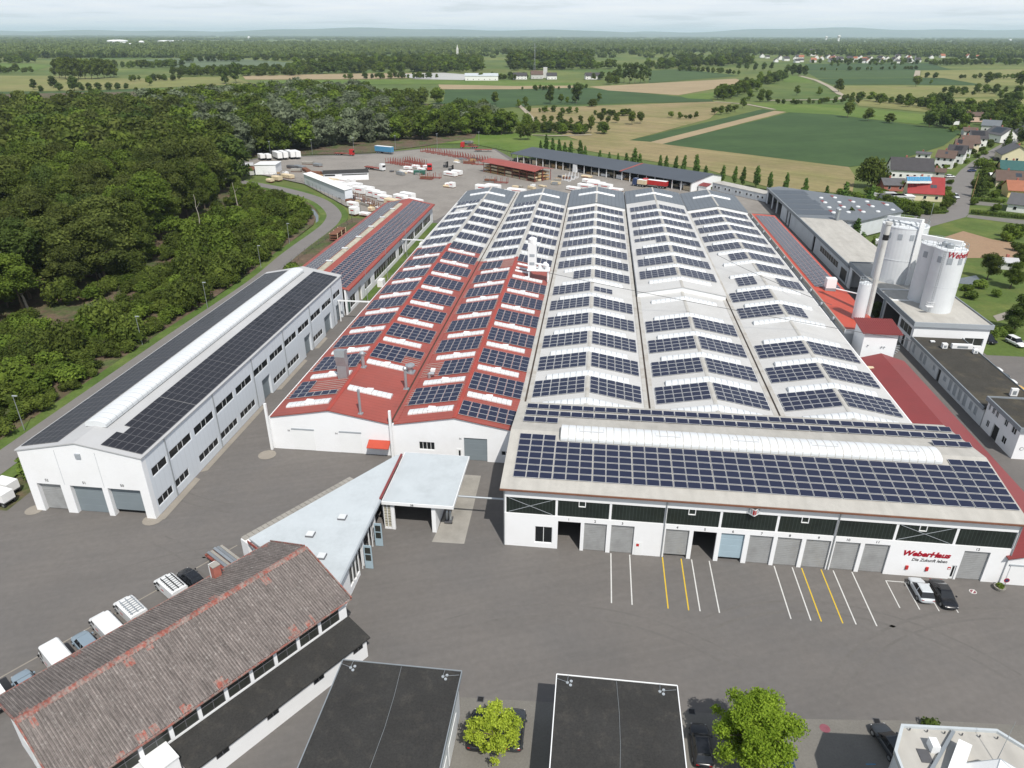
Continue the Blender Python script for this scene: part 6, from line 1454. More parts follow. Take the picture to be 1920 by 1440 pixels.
def van(lab, x, y, rz, group=None, ladder=False, h=2.1, Ln=5.2, col='car_white', rack='zinc'):
    t = thingw('parked_van', lab, 'van', x, y, rz, group); a = Ln/2; w = .98
    mb = MB(); loft(mb, [(-a, w*.96, .3, h), (-a+.1, w, .28, h), (a-1.75, w, .26, h), (a-1.55, w*.98, .26, h-.06), (a-.95, w*.97, .27, 1.22), (a-.2, w*.92, .3, 1.0), (a, w*.8, .36, .7)]); mb.build('body', col, t)
    mb = MB(); mb.add([(a-1.50,-w*.8,h-.2),(a-.97,-w*.86,1.29),(a-.97,w*.86,1.29),(a-1.50,w*.8,h-.2)], [(0,1,2,3)]); g = mb.build('windscreen', 'car_glass', t, fix=False, loc=(.02, 0, .03))
    for s in (-1, 1):
        mb = MB(); mb.add([(a-2.1, s*(w+.006), 1.25), (a-1.05, s*(w*.975+.006), 1.25), (a-1.5, s*(w*.97+.006), h-.3), (a-2.1, s*(w+.006), h-.3)], [(0, 1, 2, 3)]); mb.build('side_window', 'car_glass', t, fix=False)
        mb = MB(); mb.box(a-2.9, a-2.3, s*(w+.005)-.004, s*(w+.005)+.004, .95, 1.1); mb.build('red_print', 'sign_red', t)
        mb = MB(); mb.box(a-1.25, a-1.08, s*(w+.12)-.08, s*(w+.12)+.08, 1.2, 1.42); mb.build('mirror', 'black', t)
        mb = MB(); mb.box(a-.16, a-.02, s*.6*w-.15, s*.6*w+.15, .72, .86); mb.build('headlight', 'lamp_glass', t)
    if ladder:
        for y_ in (-.62, .0, .62): mb = MB(); mb.box(-a+.2, a-1.9, y_-.05, y_+.05, h+.12, h+.2); mb.build('roof_rail', rack, t)
        for k in range(7): mb = MB(); xx = -a+.4+k*.42; mb.box(xx, xx+.08, -.75, .75, h+.03, h+.11); mb.build('rung', 'zinc', t)
    wheels(t, (-a+.95, a-.95), 2*w, .34); return t
def artic(lab, x, y, rz, boxm='white_wrap', Ln=12, cab=None, deck=False, group=None, name='trailer', cat='trailer', hh=2.75, sidem=None):
    t = thingw(name, lab, cat, x, y, rz, group); a = Ln/2
    mb = MB(); mb.box(-a, a, -1.2, 1.2, .95, 1.2); mb.build('chassis', 'red_steel' if deck else 'steel_dark', t)
    if not deck: mb = MB(); mb.box(-a, a, -1.25, 1.25, 1.201, 1.2+hh); mb.build('box_body', boxm, t); mb = MB(); mb.box(-a+.02, a-.02, -1.23, 1.23, 1.2+hh+.001, 1.25+hh); mb.build('box_roof', 'white_trim', t)
    else:
        for k in range(4): mb = MB(); xx = -a+.4+k*(Ln-.8)/3; mb.box(xx-.06, xx+.06, -1.2, 1.2, 1.201, 1.35); mb.build('cross_beam', 'rust', t)
    wheels(t, (-a+1.2, -a+2.4, -a+3.6), 2.4, .5, .3)
    if cab:
        mb = MB(); loft(mb, [(a+.35, 1.18, .5, 3.3), (a+.6, 1.22, .45, 3.45), (a+2.1, 1.22, .42, 3.4), (a+2.35, 1.18, .45, 2.4), (a+2.45, 1.1, .5, 1.6)]); cb = mb.build('cab', cab, t)
        mb = MB(); mb.box(a+2.3, a+2.47, -1.0, 1.0, 1.75, 2.75); mb.build('windscreen', 'car_glass', cb); wheels(t, (a+1.6,), 2.4, .5, .3)
    else:
        for s in (-1, 1): mb = MB(); mb.box(a-2.3, a-2.1, s*.8-.08, s*.8+.08, 0, .95); mb.build('landing_leg', 'steel_dark', t)
    return t
def uvr(du, dv): return math.atan2(dv, du) - TH        # heading of a direction in the works' grid
car('silver hatchback parked tail out below the red lettering', *fw(50.65, -3.0), uvr(0, 1), 'car_silver', 'hatch')
car('black sedan parked nose out below the red lettering', *fw(53.0, -3.5), uvr(0, -1), 'car_black', 'sedan')
car('dark car under the lime green sapling, left of two', *fw(1.15, -28.0), uvr(0, 1), 'car_black', 'suv')
car('black wagon under the lime green sapling, right of two', *fw(4.6, -27.6), uvr(0, 1), 'car_anthracite', 'wagon')
car('black car parked left of the big spring green tree', *fw(22.0, -27.2), uvr(0, 1), 'car_black', 'wagon')
car('grey blue car at the bottom edge beside the white edged garage', *fw(21.2, -32.2), uvr(0, 1), 'car_bluegrey', 'hatch')
car('dark blue car half hidden right of the spring green tree', *fw(29.3, -28.6), uvr(0, 1), 'car_blue', 'hatch')
car('anthracite car parked against the chamfered pavilion', *fw(39.6, -24.9), uvr(-.25, 1), 'car_anthracite', 'hatch')
PD = (.842, -.539); ROW = 'vehicles parked behind the old warehouse'
def row(u, v, back=2.5): return fw(u+PD[0]*back, v+PD[1]*back)
hd = uvr(-PD[0], -PD[1])
artic('small white box trailer at the left end behind the old warehouse', *row(-48.6, -30.0, 1.9), hd, 'white_wrap', 3.6, None, group=ROW, hh=1.5)
car('light blue grey wagon between two white boxes behind the old warehouse', *row(-47.4, -27.0), hd, 'car_bluegrey', 'wagon', ROW)
van('tall plain white box van behind the old warehouse', *row(-46.2, -24.0), hd, ROW, False, 2.75, 5.6)
car('slate grey car between two white vans behind the old warehouse', *row(-44.9, -21.3), hd, 'car_bluegrey', 'suv', ROW)
van('white van with clear roof behind the old warehouse', *row(-44.1, -18.9), hd, ROW, False, 2.0)
van('white van with ladder rack next to the plain white van', *row(-42.9, -16.3), hd, ROW, True, 2.0)
van('white van with black tube on its roof beside the dark car', *row(-40.4, -12.2), hd, ROW, True, 2.0, rack='black')
car('black car with dark windows near the red chimney', *row(-38.6, -10.4, 1.9), hd, 'car_black', 'hatch', ROW)
t = artic('low trailer loaded with grey planks next to the white annex wall', *fw(-34.2, -8.2), uvr(-PD[0], -PD[1]), deck=True, Ln=5, group=ROW)
for k in range(5): mb = MB(); mb.box(-2.2, 2.3, -1.1+k*.44, -.75+k*.44, 1.36, 1.42+.1*(k % 3)); mb.build('plank', ['concrete', 'steel', 'zinc'][k % 3], t)
for k in range(2):
    artic(['white box trailer with open drawbar left of the white workshop, nearer one', 'white box trailer left of the white workshop, farther one'][k], *fw(-71.8-k*1.2, .6+k*2.4), uvr(1, -.2), 'white_wrap', 4.2, group='trailers left of the white workshop', hh=1.8).scale = (.72, .72, .72)
car('black car in the right hand car park', *at(1850, 640), uvr(.3, -1), 'car_black', 'suv'); car('white car at the right edge in the car park', *at(1903, 646), uvr(.3, -1), 'car_white', 'suv')
for k, (c, lab) in enumerate((('car_white', 'white car farthest along the mossy office wing'), ('car_anthracite', 'dark grey car along the mossy office wing'), ('car_white', 'white car next to the orange one, farther side'), ('car_yellow', 'orange car along the mossy office wing'), ('car_white', 'white car next to the orange one, nearer side'), ('car_blue', 'blue car nearest the drone along the mossy office wing'))):
    car(lab, *fw(89.3, 64.5-2.75*k), uvr(1, 0), c, 'hatch', 'cars along the office wing')
car('silver car driving down the village street', *at(1791, 371), at(1791,371)[0]*0+math.radians(-95), 'car_silver', 'suv')
car('white wagon parked in the drive behind the red roofed house', *at(1781, 333), math.radians(8), 'car_white', 'wagon')
car('dark blue car parked right of the village street', *at(1822, 322), math.radians(20), 'car_blue', 'sedan')
car('black car in front of the cream gabled house', *at(1868, 301), math.radians(20), 'car_black', 'suv')
for k in range(6):
    artic(['white delivery trailer at the near end of the row below young trees', 'second white delivery trailer from the near end below young trees', 'third white delivery trailer below young trees', 'fourth white delivery trailer below young trees', 'fifth white delivery trailer below young trees', 'white delivery trailer at the far end of the row below young trees'][k], *fw(98.5+2.9*k, 153.5+3.6*k), uvr(1, -.75), 'white_wrap', 6.2, group='white trailers below young trees', hh=2.0)

# ------------------------------------------------------------------ storage yard
artic('blue curtain side trailer at the far edge of the yard', *at(721, 288), uvr(1, -.42), 'truck_blue', 11.5)
for k, (px, py, Ln) in enumerate(((521, 299, 9), (532, 298, 9), (545, 297, 9), (556, 297, 8))):
    artic(['leftmost', 'second', 'third', 'rightmost'][k]+' of four big white trailers at the yard corner', *at(px, py), uvr(.8, -.9), 'white_wrap', Ln, group='four big white trailers')
for k, px in enumerate((491, 503)): artic(['smaller white trailer at the far left of the yard', 'smaller white trailer next to the four big ones'][k], *at(px, 300), uvr(.8, -.9), 'white_wrap', 5, hh=1.9, group='two smaller white trailers')
artic('flatbed truck with red cab at the far side of the yard', *at(642, 291), uvr(1, -.15), deck=True, Ln=9, cab='car_red', name='flatbed_truck', cat='truck')
artic('flatbed truck with white cab in mid yard', *at(700, 318), uvr(1, -.55), deck=True, Ln=10, cab='car_white', name='flatbed_truck', cat='truck')
artic('flatbed truck with red cab beside the green skip', *at(806, 318), uvr(.2, -1), deck=True, Ln=3.2, cab='car_red', name='flatbed_truck', cat='truck')
artic('red cab truck with flatbed near the far fence', *at(884, 278), uvr(-1, .1), deck=True, Ln=8, cab='car_red', name='flatbed_truck', cat='truck')
artic('empty red flatbed trailer near the far fence', *at(906, 284), uvr(1, .2), deck=True, Ln=10)
artic('lorry with blue cab parked by the open shed', *at(1204, 350), uvr(-1, .55), 'timber_pale', 4, 'car_blue', name='lorry', cat='truck', hh=1.8)
artic('lorry with red body parked right of the blue cab lorry', *at(1232, 352), uvr(-1, .55), 'car_red', 9, 'car_red', name='lorry', cat='truck', hh=1.9)
for k, (px, py) in enumerate(((836, 314), (846, 321))):
    t = thingw('forklift', ['black forklift farther from the green skip', 'black forklift nearer the white load'][k], 'forklift', *at(px, py), uvr(1, -.6), 'forklifts')
    mb = MB(); mb.box(-1.3, .9, -.7, .7, .35, 1.2); mb.build('body', 'steel_dark', t); mb = MB(); mb.box(1.0, 1.15, -.6, .6, .2, 3.0); mb.build('mast', 'black', t)
    mb = MB(); mb.box(1.16, 2.2, -.45, -.3, .2, .28); mb.build('fork', 'steel', t); mb = MB(); mb.box(1.16, 2.2, .3, .45, .2, .28); mb.build('fork', 'steel', t)
    mb = MB()
    for x, y in ((-.7, -.6), (-.7, .6), (.6, -.6), (.6, .6)): mb.bar((x, y, 1.2), (x, y, 2.2), .08, .08)
    mb.box(-.8, .7, -.68, .68, 2.2, 2.3); mb.build('cab_frame', 'black', t); wheels(t, (-.9, .6), 1.4, .36)
def pack(lab, px, py, rz, w, d, h, m='white_wrap', group=None, stripe=True, base=True, name='wrapped_pack', cat='wrapped pack'):
    t = thingw(name, lab, cat, *at(px, py), rz, group)
    if base: mb = MB(); mb.box(-w/2+.1, w/2-.1, -d/2+.1, d/2-.1, 0, .35); mb.build('skid', 'rust', t)
    c = min(.22, h*.2); pr = [(-d/2, .36), (d/2, .36), (d/2, h-c), (d/2-c, h), (-d/2+c, h), (-d/2, h-c)]
    mb = MB(); mb.ext(pr, 0, -w/2, w/2); mb.build('wrapping', m, t)
    if stripe:
        for s in (-1, 1): mb = MB(); mb.box(-w*.25, w*.3, s*(d/2+.012)-.006, s*(d/2+.012)+.006, h*.55, h*.68); mb.build('red_print', 'sign_red', t)
    return t
yh = uvr(1, -.5); n = 0
PACKS = [(624,347,5.5,2.6,2.8),(636,352,5.5,2.6,2.8),(653,357,6,2.6,2.8),(645,345,5,2.4,2.4),(668,356,6,2.6,3),(676,363,6,2.6,3),(690,362,6,2.6,2.8),(700,369,6,2.6,3),(712,372,5.5,2.6,2.8),(722,378,6,2.6,2.6),(735,384,6,2.6,2.4),(765,373,6.5,2.6,2.6),(778,381,7,2.6,1.8),(655,342,6,2.4,1.6),(752,378,6,2.6,2.8),(790,388,6,2.4,1.4),
         (905,358,6,2.6,2.6),(925,358,6.5,2.6,2.8),(969,361,8,2.6,1.7),(950,362,4,2.4,1.3),(1005,372,2,2,1.2),(1075,357,6,2.4,1.6),(1098,355,7,2.6,2.3),(1118,352,8,2.6,2.6),(1135,355,6,2.6,2.4),(1155,358,6,2.4,1.2),(1108,344,8,2.6,1.8),(1100,333,5,2.2,1.0),
         (845,330,7,2.4,2.0),(857,328,5,2.4,2.2),(765,318,4,2,1.6),(780,315,4,2,1.5),(790,320,4,2,1.3),(770,324,4,2,1.0),(800,316,3,2,1.6),(842,350,3,2.2,1.6),(848,352,2.4,2,2.4),(548,390,3.4,2.6,2.6),(566,395,2.4,2,1.2),(540,375,3.5,2.2,1.6)]
PACKS = [p for p in PACKS if p[0] not in (548, 566, 540)] + [(665,402,3,2.6,2.8),(685,404,4,2.2,1.2),(662,388,4.5,2.2,2.0),(697,396,2,2,1.6)]
for px, py, w, d, h in PACKS:
    lab = 'white foil wrapped pack standing between the timber racks and the yard lane' if px < 800 else ('white foil wrapped pack right behind the far ends of the halls' if py > 340 and px > 880 else 'white foil wrapped pack out in the open storage yard')
    od = ['first', 'second', 'third', 'fourth', 'fifth', 'sixth', 'seventh', 'eighth', 'ninth', 'tenth', 'eleventh', 'twelfth', 'thirteenth', 'fourteenth', 'fifteenth', 'sixteenth', 'seventeenth', 'eighteenth', 'nineteenth', 'twentieth', 'twenty first', 'twenty second', 'twenty third', 'twenty fourth', 'twenty fifth', 'twenty sixth']
    zone = lambda q: 0 if q[0] < 800 and q[1] > 335 else (1 if q[1] > 340 and q[0] > 880 else 2)
    k = sorted([q[0] for q in PACKS if zone(q) == zone((px, py))]).index(px)
    lab = ['white foil pack %s from left in rows beyond the low red workshop', 'white foil pack %s from left right behind the hall ends', 'white foil pack %s from left out in the open yard'][zone((px, py))] % od[k]
    pack(lab, px, py, yh+rnd.uniform(-.12, .12)+(R(60) if px > 1060 else 0)*0, w, d, h, 'white_wrap' if rnd.random() < .86 else 'timber_pale', ['packs beyond the low red workshop', 'packs behind the hall ends', 'packs in the open yard'][zone((px, py))])
pack('green steel skip in the middle of the yard', 787, 327, uvr(1, .1), 5.5, 2.4, 2.0, 'box_green', stripe=False, base=False, name='skip', cat='skip')
pack('pile of pale boards beside the small white pack in the yard', 839, 351, yh, 3.2, 2.2, .9, 'timber_pale', stripe=False, name='board_pile', cat='board pile')
pack('stack of pale boards in the left corner of the yard', 520, 338, yh, 4.5, 2.6, 2.0, 'timber_pale', stripe=False, name='board_pile', cat='board pile')
pack('long stack of pale boards next to the narrow white shed', 540, 334, yh, 6.5, 2.4, 1.8, 'timber_pale', stripe=False, name='board_pile', cat='board pile')
pack('cream crate of boards by the barn', 507, 341, yh, 3, 2.4, 1.4, 'timber_pale', stripe=False, name='board_pile', cat='board pile')
for k, (px, py, w, m) in enumerate(((563,316,7,'steel'),(575,322,8,'rust'),(590,327,7,'rust'),(578,308,6,'concrete'),(600,334,5,'timber'),(612,327,6,'steel'),(596,312,5,'steel'),(556,322,5,'concrete'),(548,316,6,'steel_dark'))):
    pack('low heap of old %s parts in the scrap corner, %s from left' % ({'steel': 'steel', 'rust': 'rusty', 'concrete': 'grey', 'timber': 'timber', 'steel_dark': 'dark'}[m], ['third', 'fourth', 'sixth', 'fifth', 'eighth', 'ninth', 'seventh', 'second', 'first'][k]), px, py, yh+rnd.uniform(-.5, .5), w, 2.2, 1.5, m, 'scrap heaps', False, name='scrap_heap', cat='scrap heap')
def stillage(lab, px, py, rz, Ln, group, load=None, posts=4, m='red_steel'):
    t = thingw('stake_rack', lab, 'stake rack', *at(px, py), rz, group)
    mb = MB(); mb.box(-Ln/2, Ln/2, -1.1, -.9, .2, .45); mb.build('rail', m, t); mb = MB(); mb.box(-Ln/2, Ln/2, .9, 1.1, .2, .45); mb.build('rail', m, t)
    for k in range(posts):
        x = -Ln/2+.2+k*(Ln-.4)/(posts-1); mb = MB(); mb.box(x-.08, x+.08, -1.1, 1.1, .0, .19); mb.build('crossbar', m, t)
        for s in (-1, 1): mb = MB(); mb.box(x-.08, x+.08, s*1.05-.08, s*1.05+.08, .451, 2.5); mb.build('stake', m, t)
    if load: mb = MB(); mb.box(-Ln/2+.3, Ln/2-.3, -.85, .85, .46, 1.2); mb.build('load', load, t)
for k in range(12): s = k/11; stillage('empty red stake rack in the long row towards the far fence', 798+112*s+rnd.uniform(-1, 1), 284+19*s, uvr(.6, .8), 5.5, 'long row of red stake racks')
for k in range(7): s = k/6; stillage('empty red stake rack in the short row in mid yard', 733+52*s, 305+9*s, uvr(.6, .8), 5.5, 'short row of red stake racks')
for k in range(4): stillage('red stake rack along the back of the short row', 765+9*k, 303+2*k, uvr(.6, .8), 4.5, 'red stake racks behind the short row')
for k, (px, py) in enumerate(((800, 336), (815, 334), (880, 307), (896, 309), (920, 341), (940, 343))): stillage(['low red rack with load left of the white load', 'red rack between the skip and the white load', 'dark red rack left of the timber store', 'dark red rack touching the timber store', 'blue grey rack in front of the timber store', 'rusty rack in front of the timber store'][k], px, py, uvr(1, -.2), 6, None, None if k % 2 else 'rust', 3, 'red_steel' if k != 4 else 'steel')
for k in range(9): stillage('dark rack full of white profiles between narrow shed and wrapped packs', 648+9*k+rnd.uniform(-2, 2), 365+4.2*k, uvr(.75, -.9), 6, 'racks of white profiles', 'white_wrap' if k % 2 else 'steel_dark', 4, 'rust')
for k in range(3): stillage('pale steel frame rack beside the long open shed', 1062+7*k, 339-3*k, uvr(1, -.8), 4, 'pale frame racks', None, 3, 'white_trim')
# beams and racks along the left side of the workshops
for k, (u, v, ln, m) in enumerate(((-70.6, 118, 9, 'red_steel'), (-71.2, 107, 8, 'red_steel'), (-72.0, 131, 7, 'rust'), (-71.8, 126, 6, 'rust'))):
    t = thing('beam_stack', ['red steel beams stacked along the drive, middle pile', 'red steel beams nearest the white workshop corner', 'rusty beams at the far end of the pile row', 'rusty beams between two red piles'][k], 'beam stack', u, v, 'beam stacks beside the drive')
    for j in range(3): mb = MB(); mb.box(-.9+.62*j, -.45+.62*j, -ln/2, ln/2, .15, .6); mb.build('beam', m, t)
    for j in (-1, 1): mb = MB(); mb.box(-1.0, 1.0, j*ln*.3-.1, j*ln*.3+.1, 0, .149); mb.build('bearer', 'timber', t)
t = thing('roofed_rack', 'dark open rack with poles at the gate of the storage yard', 'rack', -73.5, 148)
for x in (-1.3, 1.3):
    for y in (-4, 0, 4): mb = MB(); mb.box(x-.1, x+.1, y-.1, y+.1, 0, 2.6); mb.build('post', 'timber_pale', t)
for z in (.5, 1.3, 2.1): mb = MB(); mb.box(-1.25, 1.25, -4.6, 4.6, z, z+.3); mb.build('shelf', 'rust', t)
t = thing('boat', 'small covered trailer beside the shrubs left of the workshops', 'trailer', -72.4, 100.5)
mb = MB(); loft(mb, [(-2.2, .4, .5, .9), (-1.6, .9, .4, 1.3), (0, 1.0, .4, 1.6), (1.6, .95, .4, 1.4), (2.2, .6, .5, 1.0)]); mb.build('cover', 'white_trim', t); wheels(t, (0,), 1.9, .3); t.name = 'covered_trailer'
t = thing('orange_post', 'orange post at the yard entrance', 'post', -66.8, 176.5); mb = MB(); mb.cyl((0, 0, 0), (0, 0, 2.2), .22, n=10); mb.build('post', 'roof_orange', t); mb = MB(); mb.cyl((0, 0, 2.2), (0, 0, 2.5), .26, .1, n=10); mb.build('cap', 'roof_orange', t)
# lane between the workshop and the halls
for k, (u, v, w, d, h, m, lab) in enumerate(((-45.6, 101.5, 1.6, 2.4, 1.9, 'white_wrap', 'white cabinet beside the low workshop window'), (-44.0, 107.5, 1.2, 1.2, 1.1, 'zinc', 'grey cage bin in the lane'), (-42.2, 112.0, 1.5, .9, .8, 'white_wrap', 'white skip tray on the lane'), (-42.6, 128.0, 1.5, 1.1, .3, 'timber_pale', 'pale pallet on the lane'), (-42.4, 133.5, 1.5, 1.0, .9, 'white_wrap', 'white tray behind the pale pallet'), (-43.0, 140.0, 2.6, 2.4, 1.6, 'white_wrap', 'white bags piled by the dark door'))):
    t = thing('lane_load', lab, 'container', u, v, 'things along the lane'); mb = MB(); mb.box(-w/2, w/2, -d/2, d/2, 0, .12); mb.build('pallet', 'timber', t); mb = MB(); mb.ext([(-w/2, .121), (w/2, .121), (w/2-.1, h), (-w/2+.1, h)], 1, -d/2, d/2); mb.build('load', m, t)
for k, (u, v) in enumerate(((-81.9, 20), (-85.4, 56.7), (-80.9, 80), (-82.2, 113), (-84.4, 139), (-76.2, 187))):
    ul = -84.2 if k not in (1,) else u
    t = thing('street_lamp', 'slim grey street lamp by the road, %s from the drone' % ['nearest', 'second', 'third', 'fourth', 'fifth', 'sixth'][k], 'street lamp', u if k == 1 else u-2.0, v, 'street lamps along the road')
    mb = MB(); mb.cyl((0, 0, 0), (0, 0, 6.5), .08, .05, n=8); mb.build('pole', 'zinc', t); mb = MB(); mb.box(-.1, .75, -.12, .12, 6.45, 6.58); mb.build('lamp_head', 'fascia_light', t)
for k in range(6):
    t = thingw('yard_light', 'tall light pole %s along the far fence of the yard' % ['first from the left', 'second', 'third', 'fourth', 'fifth', 'last'][k], 'light pole', *at(508+78*k, 294-4*k), 0, 'light poles along the far fence')
    mb = MB(); mb.cyl((0, 0, 0), (0, 0, 8), .09, .06, n=8); mb.build('pole', 'zinc', t); mb = MB(); mb.box(-.5, .5, -.15, .15, 7.9, 8.1); mb.build('lamp_head', 'fascia_light', t)
# fence round the yard
FP = [fw(*p) for p in [(-69.5,60),(-75.5,66),(-76,100),(-77,128),(-76.5,150),(-76,170),(-82,188),(-93,203),(-122,240),(-152,259),(-178,291),(-174,308),(-117,330),(-91,355),(-50,357),(-36,325)]]
t = thingw('fence', 'thin grey steel mesh fence round the works and storage yard', 'fence', *FP[0])
for i in range(len(FP)-1):
    a, b = Vector(FP[i])-Vector(FP[0]), Vector(FP[i+1])-Vector(FP[0]); ln = (b-a).length; n = max(1, int(ln/5))
    for k in range(n): p = a+(b-a)*k/n; mb = MB(); mb.box(p.x-.035, p.x+.035, p.y-.035, p.y+.035, -.1, 1.9); mb.build('fence_post', 'steel_dark', t)
    for z in (.1, .6, 1.1, 1.6, 1.85): mb = MB(); mb.bar((*a, z), (*b, z), .02, .02); mb.build('fence_wire', 'steel_dark', t)
t = thing('panel_fence', 'dark green panel fence section left of the white workshop', 'fence', -73.6, 33)
for k in range(8): mb = MB(); mb.box(-.05, .05, -9+2.25*k, -6.85+2.25*k, .1, 1.6); mb.build('panel', 'box_green', t)

# ------------------------------------------------------------------ planting near the works
for k, (u, v, h, w) in enumerate(((-72.4, 7.5, 3.4, 1.1), (-71.6, 40, 5.6, .75), (-72.4, 57, 3.2, .9), (-72.8, 108.5, 3.6, 1.2), (-73.8, 110, 3.2, 1.0), (-71.0, 13.8, 2.2, 1.0), (-78.5, -1.5, 2.4, 1.1), (-72.5, 63, 2.2, 1.4), (-72.0, 71, 2.0, 1.5), (-72.2, 90, 2.6, .9), (-72.5, 97, 2.4, 1.0))):
    x, y = fw(u, v); plant('bush_hi' if k % 3 else 'bush_lime', x, y, h, ['round green bush at the near left corner of the white workshop', 'tall bush beside the middle of the white workshop', 'low bush behind the middle of the white workshop', 'broad bush at the drive next to red beams', 'bush joined to the broad one by red beams', 'small bush between the corner bush and the fence panels', 'bush at the left picture edge beside the road', 'low wide bush behind the tall workshop bush', 'low wide bush farther along the workshop', 'bush near the far workshop corner', 'bush just past the far workshop corner'][k], 'shrub', name='shrub', wide=w)
for k in range(34):
    s = k/33; u, v = (-24+130*s, 347-116*s) if s < .8 else (80+(s-.8)*190, 254.2-(s-.8)*250); u += rnd.uniform(-1, 1)
    if k in (8, 15, 22): continue
    plant('poplar', *fw(u, v), rnd.uniform(5.5, 10.5), 'slender columnar tree in the row behind the long slate roofed shed', group='columnar trees behind the long shed', name='columnar_tree', wide=rnd.uniform(.8, 1.15))
for k in range(11): plant('sapling', *fw(93.5+2.6*k+rnd.uniform(-.5, .5), 149+3.4*k), rnd.uniform(4, 7), 'young tree in the row between the white trailers and the silos', group='young trees by the white trailers', name='young_tree')
for k, (px, py, h, kd, w, lab) in enumerate(((1632,352,14,'bush_hi',.8,'big round dark green tree beside the village houses'),(1850,524,8,'forest_hi',1.3,'broad apple tree left of the pond lawn'),(1893,540,7.5,'green_hi',1.3,'broad apple tree at the right edge above the lawn'),(1900,622,9.5,'dark_hi',1.15,'broad dark tree at the right edge by the car park'),(1640,596,4.5,'dark_hi',1.2,'small dark tree in the courtyard under the silo building'),(1910,500,7,'forest_hi',1.2,'tree at the right edge over the bare soil'),(1835,370,12,'conifer',1.0,'dark conifer beside the village street'),(1884,288,14,'conifer',.9,'dark conifer amid the far village houses'),(1872,262,12,'conifer',.9,'dark conifer behind the terrace houses'),(1612,470,6,'poplar',1.2,'columnar tree at the edge of pale roof, nearest the chimney'),(1602,448,7,'poplar',1.2,'columnar tree at the edge of pale roof, farther one'),(1590,425,7,'sapling',1.3,'bushy young tree behind the paired flues'),(1624,488,5,'sapling',1.4,'bushy young tree beside the chimney stack'))):
    plant(kd, *at(px, py), h, lab, name='tree', wide=w)
GB = [(1800,395,2.6),(1706,402,3.4),(1722,404,3),(1740,402,3.4),(1755,399,2.6),(1768,396,2.2),(1690,396,3),(1672,392,3.2),(1660,388,3),(1648,384,2.8),(1635,380,3),(1620,376,2.6),(1606,372,3),(1590,368,2.4),(1573,364,2.6),(1780,345,2.4),(1775,360,2.8),(1772,318,3),(1790,314,2.6),(1812,306,2.4),(1830,296,2.4),(1845,290,2.6),(1850,330,4.5),(1862,334,4),(1838,342,3.6),(1852,352,3),(1866,366,2.8),(1845,362,2.6),(1880,352,3),(1866,396,3.2),(1896,446,4.6),(1912,440,4.2),(1886,452,3.2),(1905,470,3),(1862,634,2.4),(1872,630,2.6),(1888,628,2.2),(1842,630,2.4),(1822,560,2.4),(1836,540,2.6),(1812,545,2),(1868,556,2.2),(1640,362,3),(1655,366,3),(1700,372,2.4),(1860,318,3),(1878,322,2.6),(1898,330,2.6),(1858,276,3),(1846,272,3),(1840,262,3),(1890,268,3),(1903,284,3),(1820,258,3.4),(1812,252,3),(1800,244,4),(1786,246,4)]
GB = [b for b in GB if b[0] != 1800 or b[1] != 395]
for px, py, h in GB:
    lab = 'garden shrub among the village houses' if py < 400 else ('shrub beside the lawn right of the silos')
    plant('bush_lime' if rnd.random() < .4 else 'bush', *at(px, py), h, lab, 'shrub', lab.replace('shrub', 'shrubs'), 'garden_shrub', wide=rnd.uniform(.9, 1.4))
for px, py, h in [(1755,320,3),(1792,303,3),(1808,297,3),(1822,288,3),(1840,284,3),(1856,272,3.5),(1842,316,5),(1856,322,4),(1866,330,3.5),(1872,344,3),(1846,346,4),(1878,360,3),(1860,372,2.6),(1898,362,3),(1884,334,3),(1912,346,3),(1828,352,3.5),(1826,384,2.2),(1776,372,3.4),(1780,384,3),(1774,390,2.6),(1735,392,3),(1712,394,3.2),(1696,388,3.4),(1682,384,3),(1664,380,3.4),(1700,358,4),(1648,372,3.4),(1630,364,3)]:
    plant('bush' if rnd.random() < .6 else 'bush_hi', *at(px, py), h*1.1, 'dense green bush between the village gardens and street', 'shrub', 'bushes between village gardens and street', 'garden_shrub', wide=rnd.uniform(1.0, 1.5))
for k, (px, py, h, kd) in enumerate([(1742,238,13,'dark'),(1756,234,15,'dark'),(1775,232,14,'forest'),(1795,228,12,'green'),(1812,236,10,'dark'),(1850,222,13,'dark'),(1872,226,12,'forest'),(1890,220,13,'dark'),(1906,228,13,'green'),(1880,246,11,'dark'),(1898,250,10,'forest'),(1862,240,10,'green'),(1915,270,9,'dark')]):
    plant(kd, *at(px, py), h, 'full round tree at the far edge of the village', group='round trees at the far edge of the village', name='village_tree', wide=1.15)
def hedge(lab, p0, p1, w, h):
    a, b = Vector(at(*p0)), Vector(at(*p1)); d = b-a; ln = d.length; t = thingw('hedge', lab, 'hedge', *a, math.atan2(d.y, d.x)); g = random.Random(int(ln*10))
    V, Fc = leaf_cloud(int(ln*7), [(x, 0, h*.5, w*.55, h*.52) for x in np.arange(0, ln, w*.6)], int(ln*70), .3, .85, 1); link('foliage', raw_mesh('foliage', V, Fc, 'leaf_hedge'), t)
    mb = MB()
    for k in range(int(ln/2)): mb.cyl((2*k+.5, 0, -.1), (2*k+.5, 0, h*.5), .05, n=5)
    tag(mb.build('stems', 'bark', t), kind='stuff')
hedge('clipped hedge along the near footway of the village', (1823,401), (1935,412), 1.6, 1.7); hedge('clipped hedge with the driveway at its near side', (1824,376), (1884,380), 1.8, 1.6); hedge('long low hedge round the garden of the red roofed house', (1722,402), (1777,399), 1.2, 1.2)
hedge('small trimmed hedge beside the pavilion roof', (1736,1361), (1758,1364), 1.0, 1.0)
